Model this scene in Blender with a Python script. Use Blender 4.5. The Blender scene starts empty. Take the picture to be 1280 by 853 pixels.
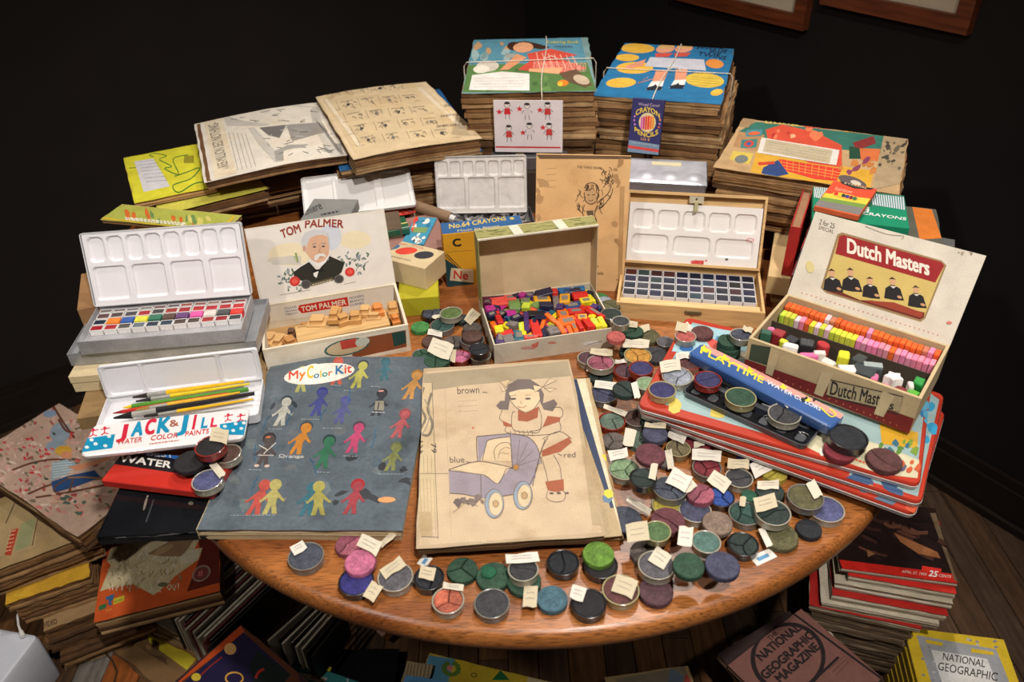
import bpy, math, random
from math import sin, cos, pi, radians as R
from mathutils import Vector, Matrix
random.seed(7)
SC = bpy.context.scene
COL = SC.collection
# ------------------------------------------------------------------ camera
TZ = 0.75                      # height of the table top above the floor
CH = 0.7534                    # camera height above the table top
FPX, PITCH, ROLL = 1000.0, R(36), R(-2.0)
_c, _s = cos(ROLL), sin(ROLL)
_Rt, _Dn, FW = Vector((1, 0, 0)), Vector((0, -sin(PITCH), -cos(PITCH))), Vector((0, cos(PITCH), -sin(PITCH)))
CR = _c * _Rt - _s * _Dn
CD = _s * _Rt + _c * _Dn
EYE = Vector((0, 0, TZ + CH))
cam = bpy.data.cameras.new('camera'); camo = bpy.data.objects.new('camera', cam); COL.objects.link(camo)
cam.sensor_width = 36; cam.lens = FPX / 1280 * 36; cam.clip_start = .02
mm = Matrix((CR, -CD, -FW)).transposed().to_4x4(); mm.translation = EYE
camo.matrix_world = mm
SC.camera = camo
cam.dof.use_dof = True; cam.dof.focus_distance = 1.22; cam.dof.aperture_fstop = 5.6
# ------------------------------------------------------------------ light and exposure
vs = SC.view_settings
vs.view_transform = 'Standard'; vs.look = 'None'; vs.exposure = 1.76; vs.gamma = 1; vs.use_curve_mapping = False
wd = bpy.data.worlds.new('room_ambient'); SC.world = wd; wd.use_nodes = True
wd.node_tree.nodes['Background'].inputs[0].default_value = (1, .86, .7, 1)
wd.node_tree.nodes['Background'].inputs[1].default_value = .02
def spot(name, loc, tgt, energy, color, size, ang, blend):
    l = bpy.data.lights.new(name, 'SPOT'); l.energy = energy; l.color = color
    l.shadow_soft_size = size; l.spot_size = R(ang); l.spot_blend = blend
    o = bpy.data.objects.new(name, l); COL.objects.link(o); o.location = loc
    o.rotation_euler = (Vector(tgt) - Vector(loc)).to_track_quat('-Z', 'Y').to_euler()
spot('unseen_spot', (.38, -.20, 2.75), (0, 1.08, .75), 52, (1, .93, .86), .05, 58, .7)
spot('unseen_spot', (-1.25, -.25, 2.75), (-.45, .95, .30), 19, (1, .92, .84), .07, 80, .6)  # unseen front-left fill, set to brighten the papers on the floor
spot('unseen_spot', (.20, 1.12, 2.75), (.02, 1.15, .80), 15, (1, .93, .86), .06, 66, .75)
spot('unseen_spot', (.50, 2.1, 2.75), (.10, .95, .75), 25, (1, .91, .82), .07, 60, .8)
spot('unseen_spot', (1.3, -.3, 2.7), (.75, .8, .1), 12, (1, .91, .82), .10, 40, .8)  # unseen fill added to brighten the magazines on the right floor

def at(px, py, z=0.0):
    """the world point that the photograph shows at (px, py), at height z above the table top"""
    d = CR * (px - 640) + CD * (py - 426.5) + FW * FPX
    t = (TZ + z - EYE.z) / d.z
    return EYE + d * t
def scr(p):
    v = Vector(p) - EYE
    return 640 + FPX * v.dot(CR) / v.dot(FW), 426.5 + FPX * v.dot(CD) / v.dot(FW)
def fit(q, z):
    """best rectangle (centre, width, depth, angle) through four photo corners FL FR BR BL on the plane z"""
    P = [at(x, y, z) for x, y in q]
    w = ((P[1] - P[0]).length + (P[2] - P[3]).length) / 2
    d = ((P[3] - P[0]).length + (P[2] - P[1]).length) / 2
    v = (P[1] - P[0]) + (P[2] - P[3]); u = (P[3] - P[0]) + (P[2] - P[1])
    a = math.atan2(v.y, v.x); b = math.atan2(u.y, u.x) - pi / 2
    return (P[0] + P[1] + P[2] + P[3]) / 4, w, d, (a + b) / 2
# ------------------------------------------------------------------ colour and materials
def lin(c):
    return tuple(((x / 255) / 12.92 if x <= 10.3 else ((x / 255 + .055) / 1.055) ** 2.4) for x in c)
_M = {}
def mat(kind, rough=.8, metal=0, coat=0, var=.2, vs_=30, fine=.08, fs=500, bump=.05, stain=None, sscale=9, spec=.4, trans=0, grain=None):
    if kind in _M: return _M[kind]
    m = bpy.data.materials.new(kind); m.use_nodes = True; nt = m.node_tree; N = nt.nodes; L = nt.links
    b = N['Principled BSDF']; b.inputs['Roughness'].default_value = rough; b.inputs['Metallic'].default_value = metal
    b.inputs['Coat Weight'].default_value = coat; b.inputs['Specular IOR Level'].default_value = spec
    b.inputs['Transmission Weight'].default_value = trans
    a = N.new('ShaderNodeAttribute'); a.attribute_name = 'Col'
    tc = N.new('ShaderNodeTexCoord'); mp = N.new('ShaderNodeMapping'); L.new(tc.outputs['Object'], mp.inputs[0])
    if grain: mp.inputs['Scale'].default_value = grain
    col = a.outputs['Color']
    def mul(col, scale, lo, hi, detail=3):
        n = N.new('ShaderNodeTexNoise'); n.inputs['Scale'].default_value = scale; n.inputs['Detail'].default_value = detail
        L.new(mp.outputs[0], n.inputs['Vector'])
        r = N.new('ShaderNodeMapRange'); r.inputs[1].default_value = .3; r.inputs[2].default_value = .7
        r.inputs[3].default_value = lo; r.inputs[4].default_value = hi; L.new(n.outputs['Fac'], r.inputs[0])
        x = N.new('ShaderNodeVectorMath'); x.operation = 'SCALE'; L.new(col, x.inputs[0]); L.new(r.outputs[0], x.inputs['Scale'])
        return x.outputs[0], n
    col, n1 = mul(col, vs_, 1 - var, 1 + var * .5)
    col, n2 = mul(col, fs, 1 - fine, 1 + fine, 2)
    if stain:
        n = N.new('ShaderNodeTexNoise'); n.inputs['Scale'].default_value = sscale; n.inputs['Detail'].default_value = 6; n.inputs['Roughness'].default_value = .65
        L.new(tc.outputs['Object'], n.inputs['Vector'])
        cr = N.new('ShaderNodeMapRange'); cr.inputs[1].default_value = .5; cr.inputs[2].default_value = .72; cr.inputs[4].default_value = stain[3]
        L.new(n.outputs['Fac'], cr.inputs[0])
        mx = N.new('ShaderNodeMix'); mx.data_type = 'RGBA'; mx.blend_type = 'MULTIPLY'
        L.new(cr.outputs[0], mx.inputs[0]); L.new(col, mx.inputs[6]); mx.inputs[7].default_value = (*stain[:3], 1); col = mx.outputs[2]
    L.new(col, b.inputs['Base Color'])
    if bump:
        bp = N.new('ShaderNodeBump'); bp.inputs['Strength'].default_value = bump; bp.inputs['Distance'].default_value = .002
        L.new(n1.outputs['Fac'], bp.inputs['Height']); L.new(bp.outputs[0], b.inputs['Normal'])
    _M[kind] = m; return m
PAPER = mat('worn_paper', .8, var=.13, vs_=25, stain=(.72, .55, .36, .45), sscale=14)
CLEAN = mat('clean_paper', .7, var=.06, vs_=40, fine=.03)
OLD = mat('old_newsprint', .9, var=.3, vs_=45, fine=.15, stain=(.6, .42, .25, .7), sscale=18, bump=.15)
COVER = mat('printed_cover_stock', .5, var=.15, vs_=35, fine=.1, fs=350, stain=(.75, .65, .52, .5), sscale=16)
FILM = mat('scuffed_laminate', .32, var=.22, vs_=22, fine=.12, fs=200, coat=.3, stain=(.45, .46, .46, .85), sscale=13)
CARD = mat('cardboard', .85, var=.12, vs_=30, fine=.06)
ENAMEL = mat('enamelled_tin', .22, var=.06, vs_=12, fine=.02, coat=.4, bump=0)
TINP = mat('printed_tin', .28, var=.1, vs_=25, fine=.05, coat=.3, bump=.02)
STEEL = mat('dull_steel', .4, metal=.45, var=.2, vs_=30, fine=.1, bump=.05)
CAKE = mat('dry_paint', .8, var=.38, vs_=90, fine=.3, fs=500, bump=.8, stain=(.62, .6, .58, .75), sscale=60)
WAX = mat('wax', .42, var=.15, vs_=120, fine=.08, bump=.3)
PASTEL = mat('chalk', .9, var=.12, vs_=150, fine=.1, bump=.3)
GLOSSB = mat('gloss_black', .18, var=.3, vs_=18, fine=.1, coat=.3, bump=.1)
BOXWOOD = mat('pale_wood', .55, var=.22, vs_=14, fine=.08, grain=(1.2, 14, 14), bump=.05)
PLAST = mat('plastic', .35, var=.05, bump=0)
DARKW = mat('dark_wood', .45, var=.4, vs_=10, fine=.15, grain=(1, 12, 12), bump=.08)
STRING = mat('cotton_string', .9, var=.2, vs_=300)
# ------------------------------------------------------------------ meshes
class MB:
    def __init__(s): s.v = []; s.f = []; s.c = []; s.col = (200, 200, 200); s.z = 0
    def add(s, V, F, col=None, M=None):
        o = len(s.v); s.v += [tuple(M @ Vector(p)) for p in V] if M else [tuple(p) for p in V]
        s.f += [tuple(i + o for i in f) for f in F]; s.c += [col or s.col] * len(F); return s
    def box(s, x0, x1, y0, y1, z0, z1, col=None, M=None, ch=0.0):
        if ch:
            return s.prism([(x0, y0), (x1, y0), (x1, y1), (x0, y1)], [(0, z0), (0, z1 - ch), (ch, z1)], col, M)
        V = [(x0, y0, z0), (x1, y0, z0), (x1, y1, z0), (x0, y1, z0), (x0, y0, z1), (x1, y0, z1), (x1, y1, z1), (x0, y1, z1)]
        return s.add(V, [(0, 3, 2, 1), (4, 5, 6, 7), (0, 1, 5, 4), (1, 2, 6, 5), (2, 3, 7, 6), (3, 0, 4, 7)], col, M)
    def prism(s, o, prof, col=None, M=None, cap0=True, cap1=True, topcol=None, surf=None, dome=0):
        n = len(o); A = sum(o[i][0] * o[(i + 1) % n][1] - o[(i + 1) % n][0] * o[i][1] for i in range(n))
        if A < 0: o = o[::-1]
        nr = []
        for i in range(n):
            ax, ay = o[i - 1]; bx, by = o[i]; cx, cy = o[(i + 1) % n]
            n1 = Vector((by - ay, ax - bx)); n2 = Vector((cy - by, bx - cx))
            n1 = n1.normalized() if n1.length else n1; n2 = n2.normalized() if n2.length else n2
            q = n1 + n2; q = q.normalized() / max(.5, math.sqrt(max(.0, (1 + n1.dot(n2)) / 2))) if q.length > 1e-6 else n1
            nr.append(q)
        V = []; F = []
        for ins, z in prof:
            V += [(o[i][0] - nr[i].x * ins, o[i][1] - nr[i].y * ins, z) for i in range(n)]
        for k in range(len(prof) - 1):
            a = k * n; b = a + n
            F += [(a + i, a + (i + 1) % n, b + (i + 1) % n, b + i) for i in range(n)]
        if surf: V = [(x, y, z + surf(x, y)) for x, y, z in V]
        s.add(V, F, col, M)
        mx = sum(p[0] for p in o) / n; my = sum(p[1] for p in o) / n
        def cap(z, ins, up, c):
            if dome or surf:
                VV = []; FF = []; rs = (1, .66, .33)
                for r in rs:
                    for i in range(n):
                        x = mx + (o[i][0] - nr[i].x * ins - mx) * r; y = my + (o[i][1] - nr[i].y * ins - my) * r
                        VV.append((x, y, z + (surf(x, y) if surf else 0) + (dome * (1 - r * r) if up else 0)))
                VV.append((mx, my, z + (surf(mx, my) if surf else 0) + (dome if up else 0)))
                for k in range(2):
                    a = k * n; b = a + n
                    FF += [(a + i, a + (i + 1) % n, b + (i + 1) % n, b + i) for i in range(n)]
                FF += [(2 * n + i, 2 * n + (i + 1) % n, 3 * n) for i in range(n)]
            else:
                VV = [(o[i][0] - nr[i].x * ins, o[i][1] - nr[i].y * ins, z) for i in range(n)]; FF = [tuple(range(n))]
            if not up: FF = [f[::-1] for f in FF]
            s.add(VV, FF, c, M)
        if cap0: cap(prof[0][1], prof[0][0], False, col)
        if cap1: cap(prof[-1][1], prof[-1][0], True, topcol or col)
        return s
    def cyl(s, r, prof, n=24, col=None, M=None, **k):
        return s.prism([(r * cos(2 * pi * i / n), r * sin(2 * pi * i / n)) for i in range(n)], prof, col, M, **k)
    def tube(s, pts, r, n=6, col=None, closed=False):
        pts = [Vector(p) for p in pts]; V = []; F = []; m = len(pts)
        rr = r if callable(r) else (lambda t: r)
        for i, p in enumerate(pts):
            a = pts[max(i - 1, 0)]; b = pts[min(i + 1, m - 1)]; t = (b - a).normalized()
            u = t.orthogonal() if abs(t.z) > .95 else t.cross(Vector((0, 0, 1))); u.normalize(); w = t.cross(u)
            q = rr(i / max(1, m - 1))
            V += [tuple(p + (u * cos(2 * pi * k / n) + w * sin(2 * pi * k / n)) * q) for k in range(n)]
        for i in range(m - 1):
            F += [(i * n + k, i * n + (k + 1) % n, (i + 1) * n + (k + 1) % n, (i + 1) * n + k) for k in range(n)]
        F += [tuple(range(n))[::-1], tuple(range((m - 1) * n, m * n))]
        return s.add(V, F, col)
    def grid(s, x0, x1, y0, y1, nx, ny, fz, col=None, M=None, fc=None):
        V = [(x0 + (x1 - x0) * i / nx, y0 + (y1 - y0) * j / ny) for j in range(ny + 1) for i in range(nx + 1)]
        V = [(x, y, fz(x, y)) for x, y in V]
        F = [(j * (nx + 1) + i, j * (nx + 1) + i + 1, (j + 1) * (nx + 1) + i + 1, (j + 1) * (nx + 1) + i) for j in range(ny) for i in range(nx)]
        s.add(V, F, col, M)
        if fc: s.c[-len(F):] = [fc(sum(V[k][0] for k in f) / 4, sum(V[k][1] for k in f) / 4) for f in F]
        return s
    def build(s, name, material, parent=None, smooth=False, M=None):
        me = bpy.data.meshes.new(name); me.from_pydata(s.v, [], s.f)
        at_ = me.color_attributes.new('Col', 'FLOAT_COLOR', 'CORNER')
        buf = []
        cache = {}
        for p, c in zip(me.polygons, s.c):
            if c not in cache: cache[c] = [*lin(c), 1.0]
            buf += cache[c] * p.loop_total
        at_.data.foreach_set('color', buf)
        me.materials.append(material)
        if smooth:
            me.polygons.foreach_set('use_smooth', [True] * len(me.polygons))
            me.set_sharp_from_angle(angle=R(40))
        o = bpy.data.objects.new(name, me); COL.objects.link(o)
        if parent: o.parent = parent
        if M is not None: o.matrix_local = M
        return o
def tag(o, label, cat=None, group=None, kind=None):
    if label: o['label'] = label
    if cat: o['category'] = cat
    if group: o['group'] = group
    if kind: o['kind'] = kind
    return o
def thing(name, label, cat, loc=(0, 0, 0), rz=0, group=None, M=None):
    o = bpy.data.objects.new(name, None); COL.objects.link(o); o.empty_display_size = .02
    if M is not None: o.matrix_world = M
    else: o.location = loc; o.rotation_euler = (0, 0, rz)
    return tag(o, label, cat, group)
def rrect(x0, x1, y0, y1, r, k=5):
    o = []
    for cx, cy, a in ((x1 - r, y0 + r, -90), (x1 - r, y1 - r, 0), (x0 + r, y1 - r, 90), (x0 + r, y0 + r, 180)):
        o += [(cx + r * cos(R(a + 90 * i / k)), cy + r * sin(R(a + 90 * i / k))) for i in range(k + 1)]
    return o
def jag(w, d, n=9, j=.002, rnd=random, dx=0, dy=0):
    P = []
    for (ax, ay), (bx, by) in (((-1, -1), (1, -1)), ((1, -1), (1, 1)), ((1, 1), (-1, 1)), ((-1, 1), (-1, -1))):
        for i in range(n):
            t = i / n; q = j if i else j * .4
            P.append(((ax + (bx - ax) * t) * w / 2 + dx + rnd.uniform(-q, q), (ay + (by - ay) * t) * d / 2 + dy + rnd.uniform(-q, q)))
    return P
TAN = [(134, 98, 60), (112, 78, 46), (152, 116, 76), (90, 62, 36), (170, 138, 98)]
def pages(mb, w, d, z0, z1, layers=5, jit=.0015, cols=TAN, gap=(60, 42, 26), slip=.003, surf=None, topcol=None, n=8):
    """a stack of leaves: each layer has an edge of its own with a recess below the next"""
    t = (z1 - z0) / layers
    for i in range(layers):
        a = z0 + i * t; c = random.choice(cols); dx, dy = random.uniform(-slip, slip), random.uniform(-slip, slip)
        o = jag(w, d, n, jit, dx=dx, dy=dy)
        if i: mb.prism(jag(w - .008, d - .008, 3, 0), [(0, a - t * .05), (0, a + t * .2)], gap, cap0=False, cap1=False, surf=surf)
        last = i == layers - 1
        mb.prism(o, [(0, a + t * (.16 if i else 0)), (random.uniform(-.0006, .0006), a + t * .6), (0, a + t)], c, surf=surf, topcol=(topcol if last else None))
    return mb
# ------------------------------------------------------------------ lettering and flat print
GL = {}
def _glyphs():
    cu = bpy.data.curves.new('g', 'FONT'); o = bpy.data.objects.new('g', cu); COL.objects.link(o); cu.resolution_u = 3
    dg = bpy.context.evaluated_depsgraph_get()
    def get(t):
        cu.body = t; bpy.context.view_layer.update(); dg.update()
        e = o.evaluated_get(dg); m = e.to_mesh(); V = [(v.co.x, v.co.y) for v in m.vertices]; F = [tuple(p.vertices) for p in m.polygons]
        e.to_mesh_clear(); return V, F
    def wd_(t):
        V, _ = get(t); return max(v[0] for v in V)
    bar = wd_('|')
    for ch in 'ABCDEFGHIJKLMNOPQRSTUVWXYZabcdefghijklmnopqrstuvwxyz0123456789&.,-\'':
        V, F = get(ch); GL[ch] = (V, F, wd_(ch + '|') - bar)
    GL[' '] = ([], [], .27)
    bpy.data.objects.remove(o)
_glyphs()
GH = max(v[1] for v in GL['H'][0])
def hom(src, dst):
    A = []
    for (x, y), (u, v) in zip(src, dst):
        A.append([x, y, 1, 0, 0, 0, -u * x, -u * y, u]); A.append([0, 0, 0, x, y, 1, -v * x, -v * y, v])
    n = 8
    for i in range(n):
        p = max(range(i, n), key=lambda r: abs(A[r][i])); A[i], A[p] = A[p], A[i]
        for r in range(n):
            if r != i:
                k = A[r][i] / A[i][i]
                A[r] = [a - k * b for a, b in zip(A[r], A[i])]
    h = [A[i][8] / A[i][i] for i in range(n)] + [1]
    return lambda x, y: ((h[0] * x + h[1] * y + h[2]) / (h[6] * x + h[7] * y + 1), (h[3] * x + h[4] * y + h[5]) / (h[6] * x + h[7] * y + 1))
class Art:
    """flat print on a w x d face; drawn in the coordinates of four given corners (FL FR BR BL) of that face"""
    def __init__(s, q, w, d, clip=True, surf=None):
        s.h = hom(q, [(-w / 2, -d / 2), (w / 2, -d / 2), (w / 2, d / 2), (-w / 2, d / 2)])
        s.w, s.d = w, d; s.mb = MB(); s.n = 0; s.ox = s.oy = 0; s.k = 1.0; s.surf = surf; s.clip = clip; s.step = 2.2e-5; s.q = []
    def zoom(s, ox, oy, k): s.ox, s.oy, s.k = ox, oy, k; return s
    def m(s, x, y):
        u, v = s.h(s.ox + x / s.k, s.oy + y / s.k)
        if s.clip: u = min(max(u, -s.w / 2 + .0003), s.w / 2 - .0003); v = min(max(v, -s.d / 2 + .0003), s.d / 2 - .0003)
        return u, v
    def _put(s, V, F, col):
        s.n += 1; s.q.append((s.n, V, F, col))
    def poly(s, P, col):
        V = [s.m(*p) for p in P]
        A = sum(V[i][0] * V[(i + 1) % len(V)][1] - V[(i + 1) % len(V)][0] * V[i][1] for i in range(len(V)))
        if abs(A) < 1e-9: return s
        if A < 0: V = V[::-1]
        s._put(V, [tuple(range(len(V)))], col); return s
    def rect(s, x0, y0, x1, y1, col): return s.poly([(x0, y0), (x1, y0), (x1, y1), (x0, y1)], col)
    def ell(s, cx, cy, rx, ry, col, a=0, n=16, wob=0):
        P = []
        for i in range(n):
            t = 2 * pi * i / n; k = 1 + random.uniform(-wob, wob); x = rx * cos(t) * k; y = ry * sin(t) * k
            P.append((cx + x * cos(R(a)) - y * sin(R(a)), cy + x * sin(R(a)) + y * cos(R(a))))
        return s.poly(P, col)
    def line(s, P, w, col, closed=False):
        if closed: P = list(P) + [P[0]]
        V = []; F = []
        for i, p in enumerate(P):
            a = P[max(0, i - 1)]; b = P[min(len(P) - 1, i + 1)]; dx, dy = b[0] - a[0], b[1] - a[1]; l = math.hypot(dx, dy) or 1
            nx, ny = -dy / l * w / 2, dx / l * w / 2
            V += [s.m(p[0] + nx, p[1] + ny), s.m(p[0] - nx, p[1] - ny)]
        for i in range(len(P) - 1): F.append((2 * i, 2 * i + 1, 2 * i + 3, 2 * i + 2))
        s._put(V, F, col); return s
    def curve(s, P, w, col, closed=False, k=4):
        Q = []; n = len(P)
        for i in range(n if closed else n - 1):
            p0, p1, p2, p3 = (P[(i - 1) % n] if closed or i else P[0]), P[i], P[(i + 1) % n], (P[(i + 2) % n] if closed or i + 2 < n else P[-1])
            for j in range(k):
                t = j / k
                Q.append(tuple(.5 * (2 * p1[a] + (p2[a] - p0[a]) * t + (2 * p0[a] - 5 * p1[a] + 4 * p2[a] - p3[a]) * t * t + (3 * p1[a] - p0[a] - 3 * p2[a] + p3[a]) * t ** 3) for a in (0, 1)))
        if not closed: Q.append(P[-1])
        return s.line(Q, w, col, closed)
    def ring(s, cx, cy, rx, ry, w, col, n=20):
        return s.line([(cx + rx * cos(2 * pi * i / n), cy + ry * sin(2 * pi * i / n)) for i in range(n)], w, col, True)
    def text(s, t, x0, y0, x1, y1, h, col, bold=0, up=None, arc=0, cols=None):
        """baseline from (x0,y0) to (x1,y1); h = cap height; up = direction of the letters' height; arc = sagitta upwards"""
        L = math.hypot(x1 - x0, y1 - y0); ex, ey = (x1 - x0) / L, (y1 - y0) / L
        ux, uy = up or (ey, -ex); q = math.hypot(ux, uy); ux, uy = ux / q, uy / q
        W = sum(GL.get(c, GL['o'])[2] for c in t); kx = L / W; ky = h / GH; pen = 0
        for i, c in enumerate(t):
            V, F, adv = GL.get(c, GL['o']); mid = (pen + adv / 2) / W
            lift = arc * 4 * mid * (1 - mid); tilt = arc * 4 * (1 - 2 * mid) / L
            if V:
                for b in ((0, 0), (bold, 0), (0, bold), (bold, bold)) if bold else ((0, 0),):
                    VV = []
                    for gx, gy in V:
                        X = (pen + gx) * kx + b[0] * h; Y = gy * ky + b[1] * h + lift + tilt * (gx - adv / 2) * kx
                        VV.append(s.m(x0 + ex * X + ux * Y, y0 + ey * X + uy * Y))
                    cc = cols[i % len(cols)] if cols else col
                    s._put(VV, F, cc); s.n -= .8
            pen += adv
        s.n += 1; return s
    def dashes(s, x0, y0, x1, y1, w, col, seg=4):
        """a run of print too small to read"""
        L = math.hypot(x1 - x0, y1 - y0); t = 0
        ex, ey = (x1 - x0) / L, (y1 - y0) / L; nx, ny = -ey * w / 2, ex * w / 2; V = []; F = []
        while t < L - .5:
            e = min(L, t + random.uniform(.5, 1.4) * seg); k = len(V)
            V += [s.m(x0 + ex * t + nx, y0 + ey * t + ny), s.m(x0 + ex * e + nx, y0 + ey * e + ny), s.m(x0 + ex * e - nx, y0 + ey * e - ny), s.m(x0 + ex * t - nx, y0 + ey * t - ny)]
            F.append((k, k + 1, k + 2, k + 3)); t = e + seg * .35
        s._put(V, F, col); return s
    def blotch(s, x0, y0, x1, y1, n, cols, r=(2, 6), wob=.35):
        for _ in range(n):
            a = random.uniform(*r); s.ell(random.uniform(x0, x1), random.uniform(y0, y1), a * random.uniform(.7, 1.6), a, random.choice(cols), random.uniform(0, 180), 7, wob)
        return s
    def kid(s, x, y, h, col, hair=None, lean=0, out=None):
        k = h / 60
        def P(L): return [(x + (a + lean * (b / 60)) * k, y - b * k) for a, b in L]
        if out: s.ell(x + lean * k * .85, y - 50 * k, 12 * k, 11 * k, out)
        if hair: s.ell(x + lean * k * .85, y - 51 * k, 12 * k, 11 * k, hair)
        s.ell(x + lean * k * .85, y - 48 * k, 10 * k, 9.5 * k, col)
        s.poly(P([(-4, 40), (-8, 35), (-19, 23), (-22, 27), (-19, 19), (-8, 27), (-7, 18), (-12, 0), (-4, 0), (0, 14), (4, 0), (12, 0), (7, 18), (8, 27), (19, 19), (22, 27), (19, 23), (8, 35), (4, 40)]), col)
        return s
    def build(s, parent, z=0, name='printed_cover', mat_=None, M=None):
        st_ = min(s.step, 7e-4 / max(1, s.n))
        for n_, V, F, col in s.q: s.mb.add([(x, y, n_ * st_ + (s.surf(x, y) if s.surf else 0)) for x, y in V], F, col)
        return s.mb.build(name, mat_ or COVER, parent, M=(M or Matrix()) @ Matrix.Translation((0, 0, z + 1e-4)))
def face_front(w, h, d): return Matrix.Translation((0, -d / 2, h / 2)) @ Matrix.Rotation(R(90), 4, 'X')
def scribble(a, x0, y0, x1, y1, n, amp, w, col):
    P = [(x0 + (x1 - x0) * i / n + random.uniform(-amp, amp) * .5, y0 + (y1 - y0) * i / n + random.uniform(-amp, amp)) for i in range(n + 1)]
    return a.curve(P, w, col, k=2)
def lid_lean(root, y, z, L, px, py):
    """the lean back from upright at which the top edge of a lid of length L meets the photo row py"""
    bpy.context.view_layer.update(); Mw = root.matrix_world; best = None
    for i in range(-10, 66):
        p = Mw @ Vector((0, y + L * sin(R(i)), z + L * cos(R(i)))); e = abs(scr(p)[1] - py)
        if best is None or e < best[0]: best = (e, i, scr(p))
    print('LID', root.name, 'lean', best[1], 'err %.1f' % best[0], 'at %.0f %.0f' % best[2], 'L', round(L, 3))
    return best[1]
def lid_len(root, y, z, lean, py):
    """the length of a lid with a known lean whose top edge meets the photo row py"""
    bpy.context.view_layer.update(); Mw = root.matrix_world; best = None
    for i in range(30, 400):
        L = i / 1000; e = abs(scr(Mw @ Vector((0, y + L * sin(R(lean)), z + L * cos(R(lean)))))[1] - py)
        if best is None or e < best[0]: best = (e, L)
    return best[1]
def hinge(y, z, lean): return Matrix.Translation((0, y, z)) @ Matrix.Rotation(R(90 - lean), 4, 'X')
def tray(mb, w, d, h, t=.003, col=None, floor=.003, r=0, z0=0, incol=None):
    o = rrect(-w / 2, w / 2, -d / 2, d / 2, r, 4) if r else [(-w / 2, -d / 2), (w / 2, -d / 2), (w / 2, d / 2), (-w / 2, d / 2)]
    return mb.prism(o, [(0, z0), (0, z0 + h), (t, z0 + h), (t, z0 + floor)], col, topcol=incol)
def well(x, y, cx, cy, a, b, r, depth, soft=.0018):
    qx, qy = abs(x - cx) - a + r, abs(y - cy) - b + r
    d = math.hypot(max(qx, 0), max(qy, 0)) + min(max(qx, qy), 0) - r
    t = min(1, max(0, -d / soft)); return -depth * t * t * (3 - 2 * t)
# ================================================================== the room
def struct(o): o['kind'] = 'structure'; return o
WE = Vector((-.573, .82, 0)); WN = Vector((-.82, -.573, 0)); W0 = Vector((1.056, 1.423, 0)); CORN = W0 + WE * 1.7
WALL = mat('dark_wall_paint', .75, var=.25, vs_=6, fine=.1, bump=.05)
OAKF = mat('floor_wood', .5, var=.45, vs_=9, fine=.2, grain=(9, .8, 3), fs=60, stain=(.5, .4, .3, .6), sscale=5)
def wall(name, o, e, n, L, H=2.9):
    M = Matrix((e, -n, Vector((0, 0, 1)))).transposed().to_4x4(); M.translation = o
    mb = MB(); mb.box(-.1, L, 0, .1, 0, H, (17, 12, 10)); return struct(mb.build(name, WALL, None, M=M)), M
_, MR = wall('wall_right', CORN, -WE, WN, 4.2)
WL = Vector((-.82, -.573, 0)); NL = Vector((.573, -.82, 0))
mb = MB(); mb.box(-.1, 4.2, -.1, 0, 0, 2.9, (29, 20, 14))
ML = Matrix((WL, NL, Vector((0, 0, 1)))).transposed().to_4x4(); ML.translation = CORN
struct(mb.build('wall_left', WALL, None, M=ML))
for nm, M_, sgn in (('baseboard_right', MR, -1), ('baseboard_left', ML, 1)):
    mb = MB(); a, b = (-.018, 0) if sgn < 0 else (0, .018)
    mb.box(.02, 4.1, a, b, 0, .10, (30, 21, 15)); mb.box(.02, 4.1, a * .6, b * .6, .10, .125, (30, 21, 15)); mb.box(.02, 4.1, a * 1.7, b * 1.7, 0, .02, (34, 24, 17))
    struct(mb.build(nm, DARKW, None, M=M_))
fl = MB(); fl.box(-2.6, 2.2, -.2, 3.2, -.06, -.012, (20, 14, 10)); fl = struct(fl.build('floor', WALL))
fr = random.Random(3); x = -2.3
cc = [(92, 66, 44), (78, 55, 36), (104, 72, 42), (84, 62, 46), (70, 52, 38)]
while x < 1.9:
    w = fr.choice((.062, .075, .075)); y = .1 - fr.random() * .8
    while y < 3.1:
        l = fr.uniform(.9, 1.5); c = fr.choice(cc)
        if y < 1.1 < y + l and -.98 < x < -.9: c = (118, 112, 104)
        if y < 1.1 < y + l and -.9 < x < -.80: c = (150, 84, 36)
        b_ = MB(); b_.box(x, x + w - .0016, max(y, -.1), min(y + l, 3.1) - .002, -.012, 0, c, ch=.0008)
        b_.build('floor_board', OAKF, fl); y += l
    x += w
# framed pictures on the right wall
def frame_on_wall(label, near, far, H_, bot):
    e = -WE; p = near; L = (far - near).length
    M = Matrix((e, -WN, Vector((0, 0, 1)))).transposed().to_4x4(); M.translation = Vector((far.x, far.y, TZ + bot))
    t = thing('framed_picture', label, 'picture frame', group='framed pictures on the wall', M=M)
    f = .032
    for nm, bx in (('bottom_rail', (0, L, 0, f)), ('top_rail', (0, L, H_ - f, H_)), ('side_rail', (0, f, f, H_ - f)), ('side_rail', (L - f, L, f, H_ - f))):
        MB().box(bx[0], bx[1], -.022, 0, bx[2], bx[3], (112, 56, 30)).build(nm, DARKW, t)
    MB().box(f, L - f, -.008, -.002, f, H_ - f, (205, 190, 165)).build('mount_board', CLEAN, t)
    MB().box(f + .05, L - f - .05, -.0095, -.008, f + .035, H_ - .1, (120, 96, 74)).build('picture', PAPER, t)
def onwall(px, py, q=0):
    d = CR * (px - 640) + CD * (py - 426.5) + FW * FPX; t = (W0 - EYE + WN * q).dot(WN) / d.dot(WN); return EYE + d * t
a = onwall(1010, 37); b = a + WE * .42; a.z = b.z = 0
frame_on_wall('reddish wooden picture frame with pale mount, the left one on the dark wall', a, b, .5, onwall(1010, 37).z - TZ)
a = onwall(1215, 42); b = a + WE * .34; a.z = b.z = 0
frame_on_wall('reddish wooden picture frame with pale mount, the right one on the dark wall', a, b, .5, onwall(1215, 42).z - TZ)
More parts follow.
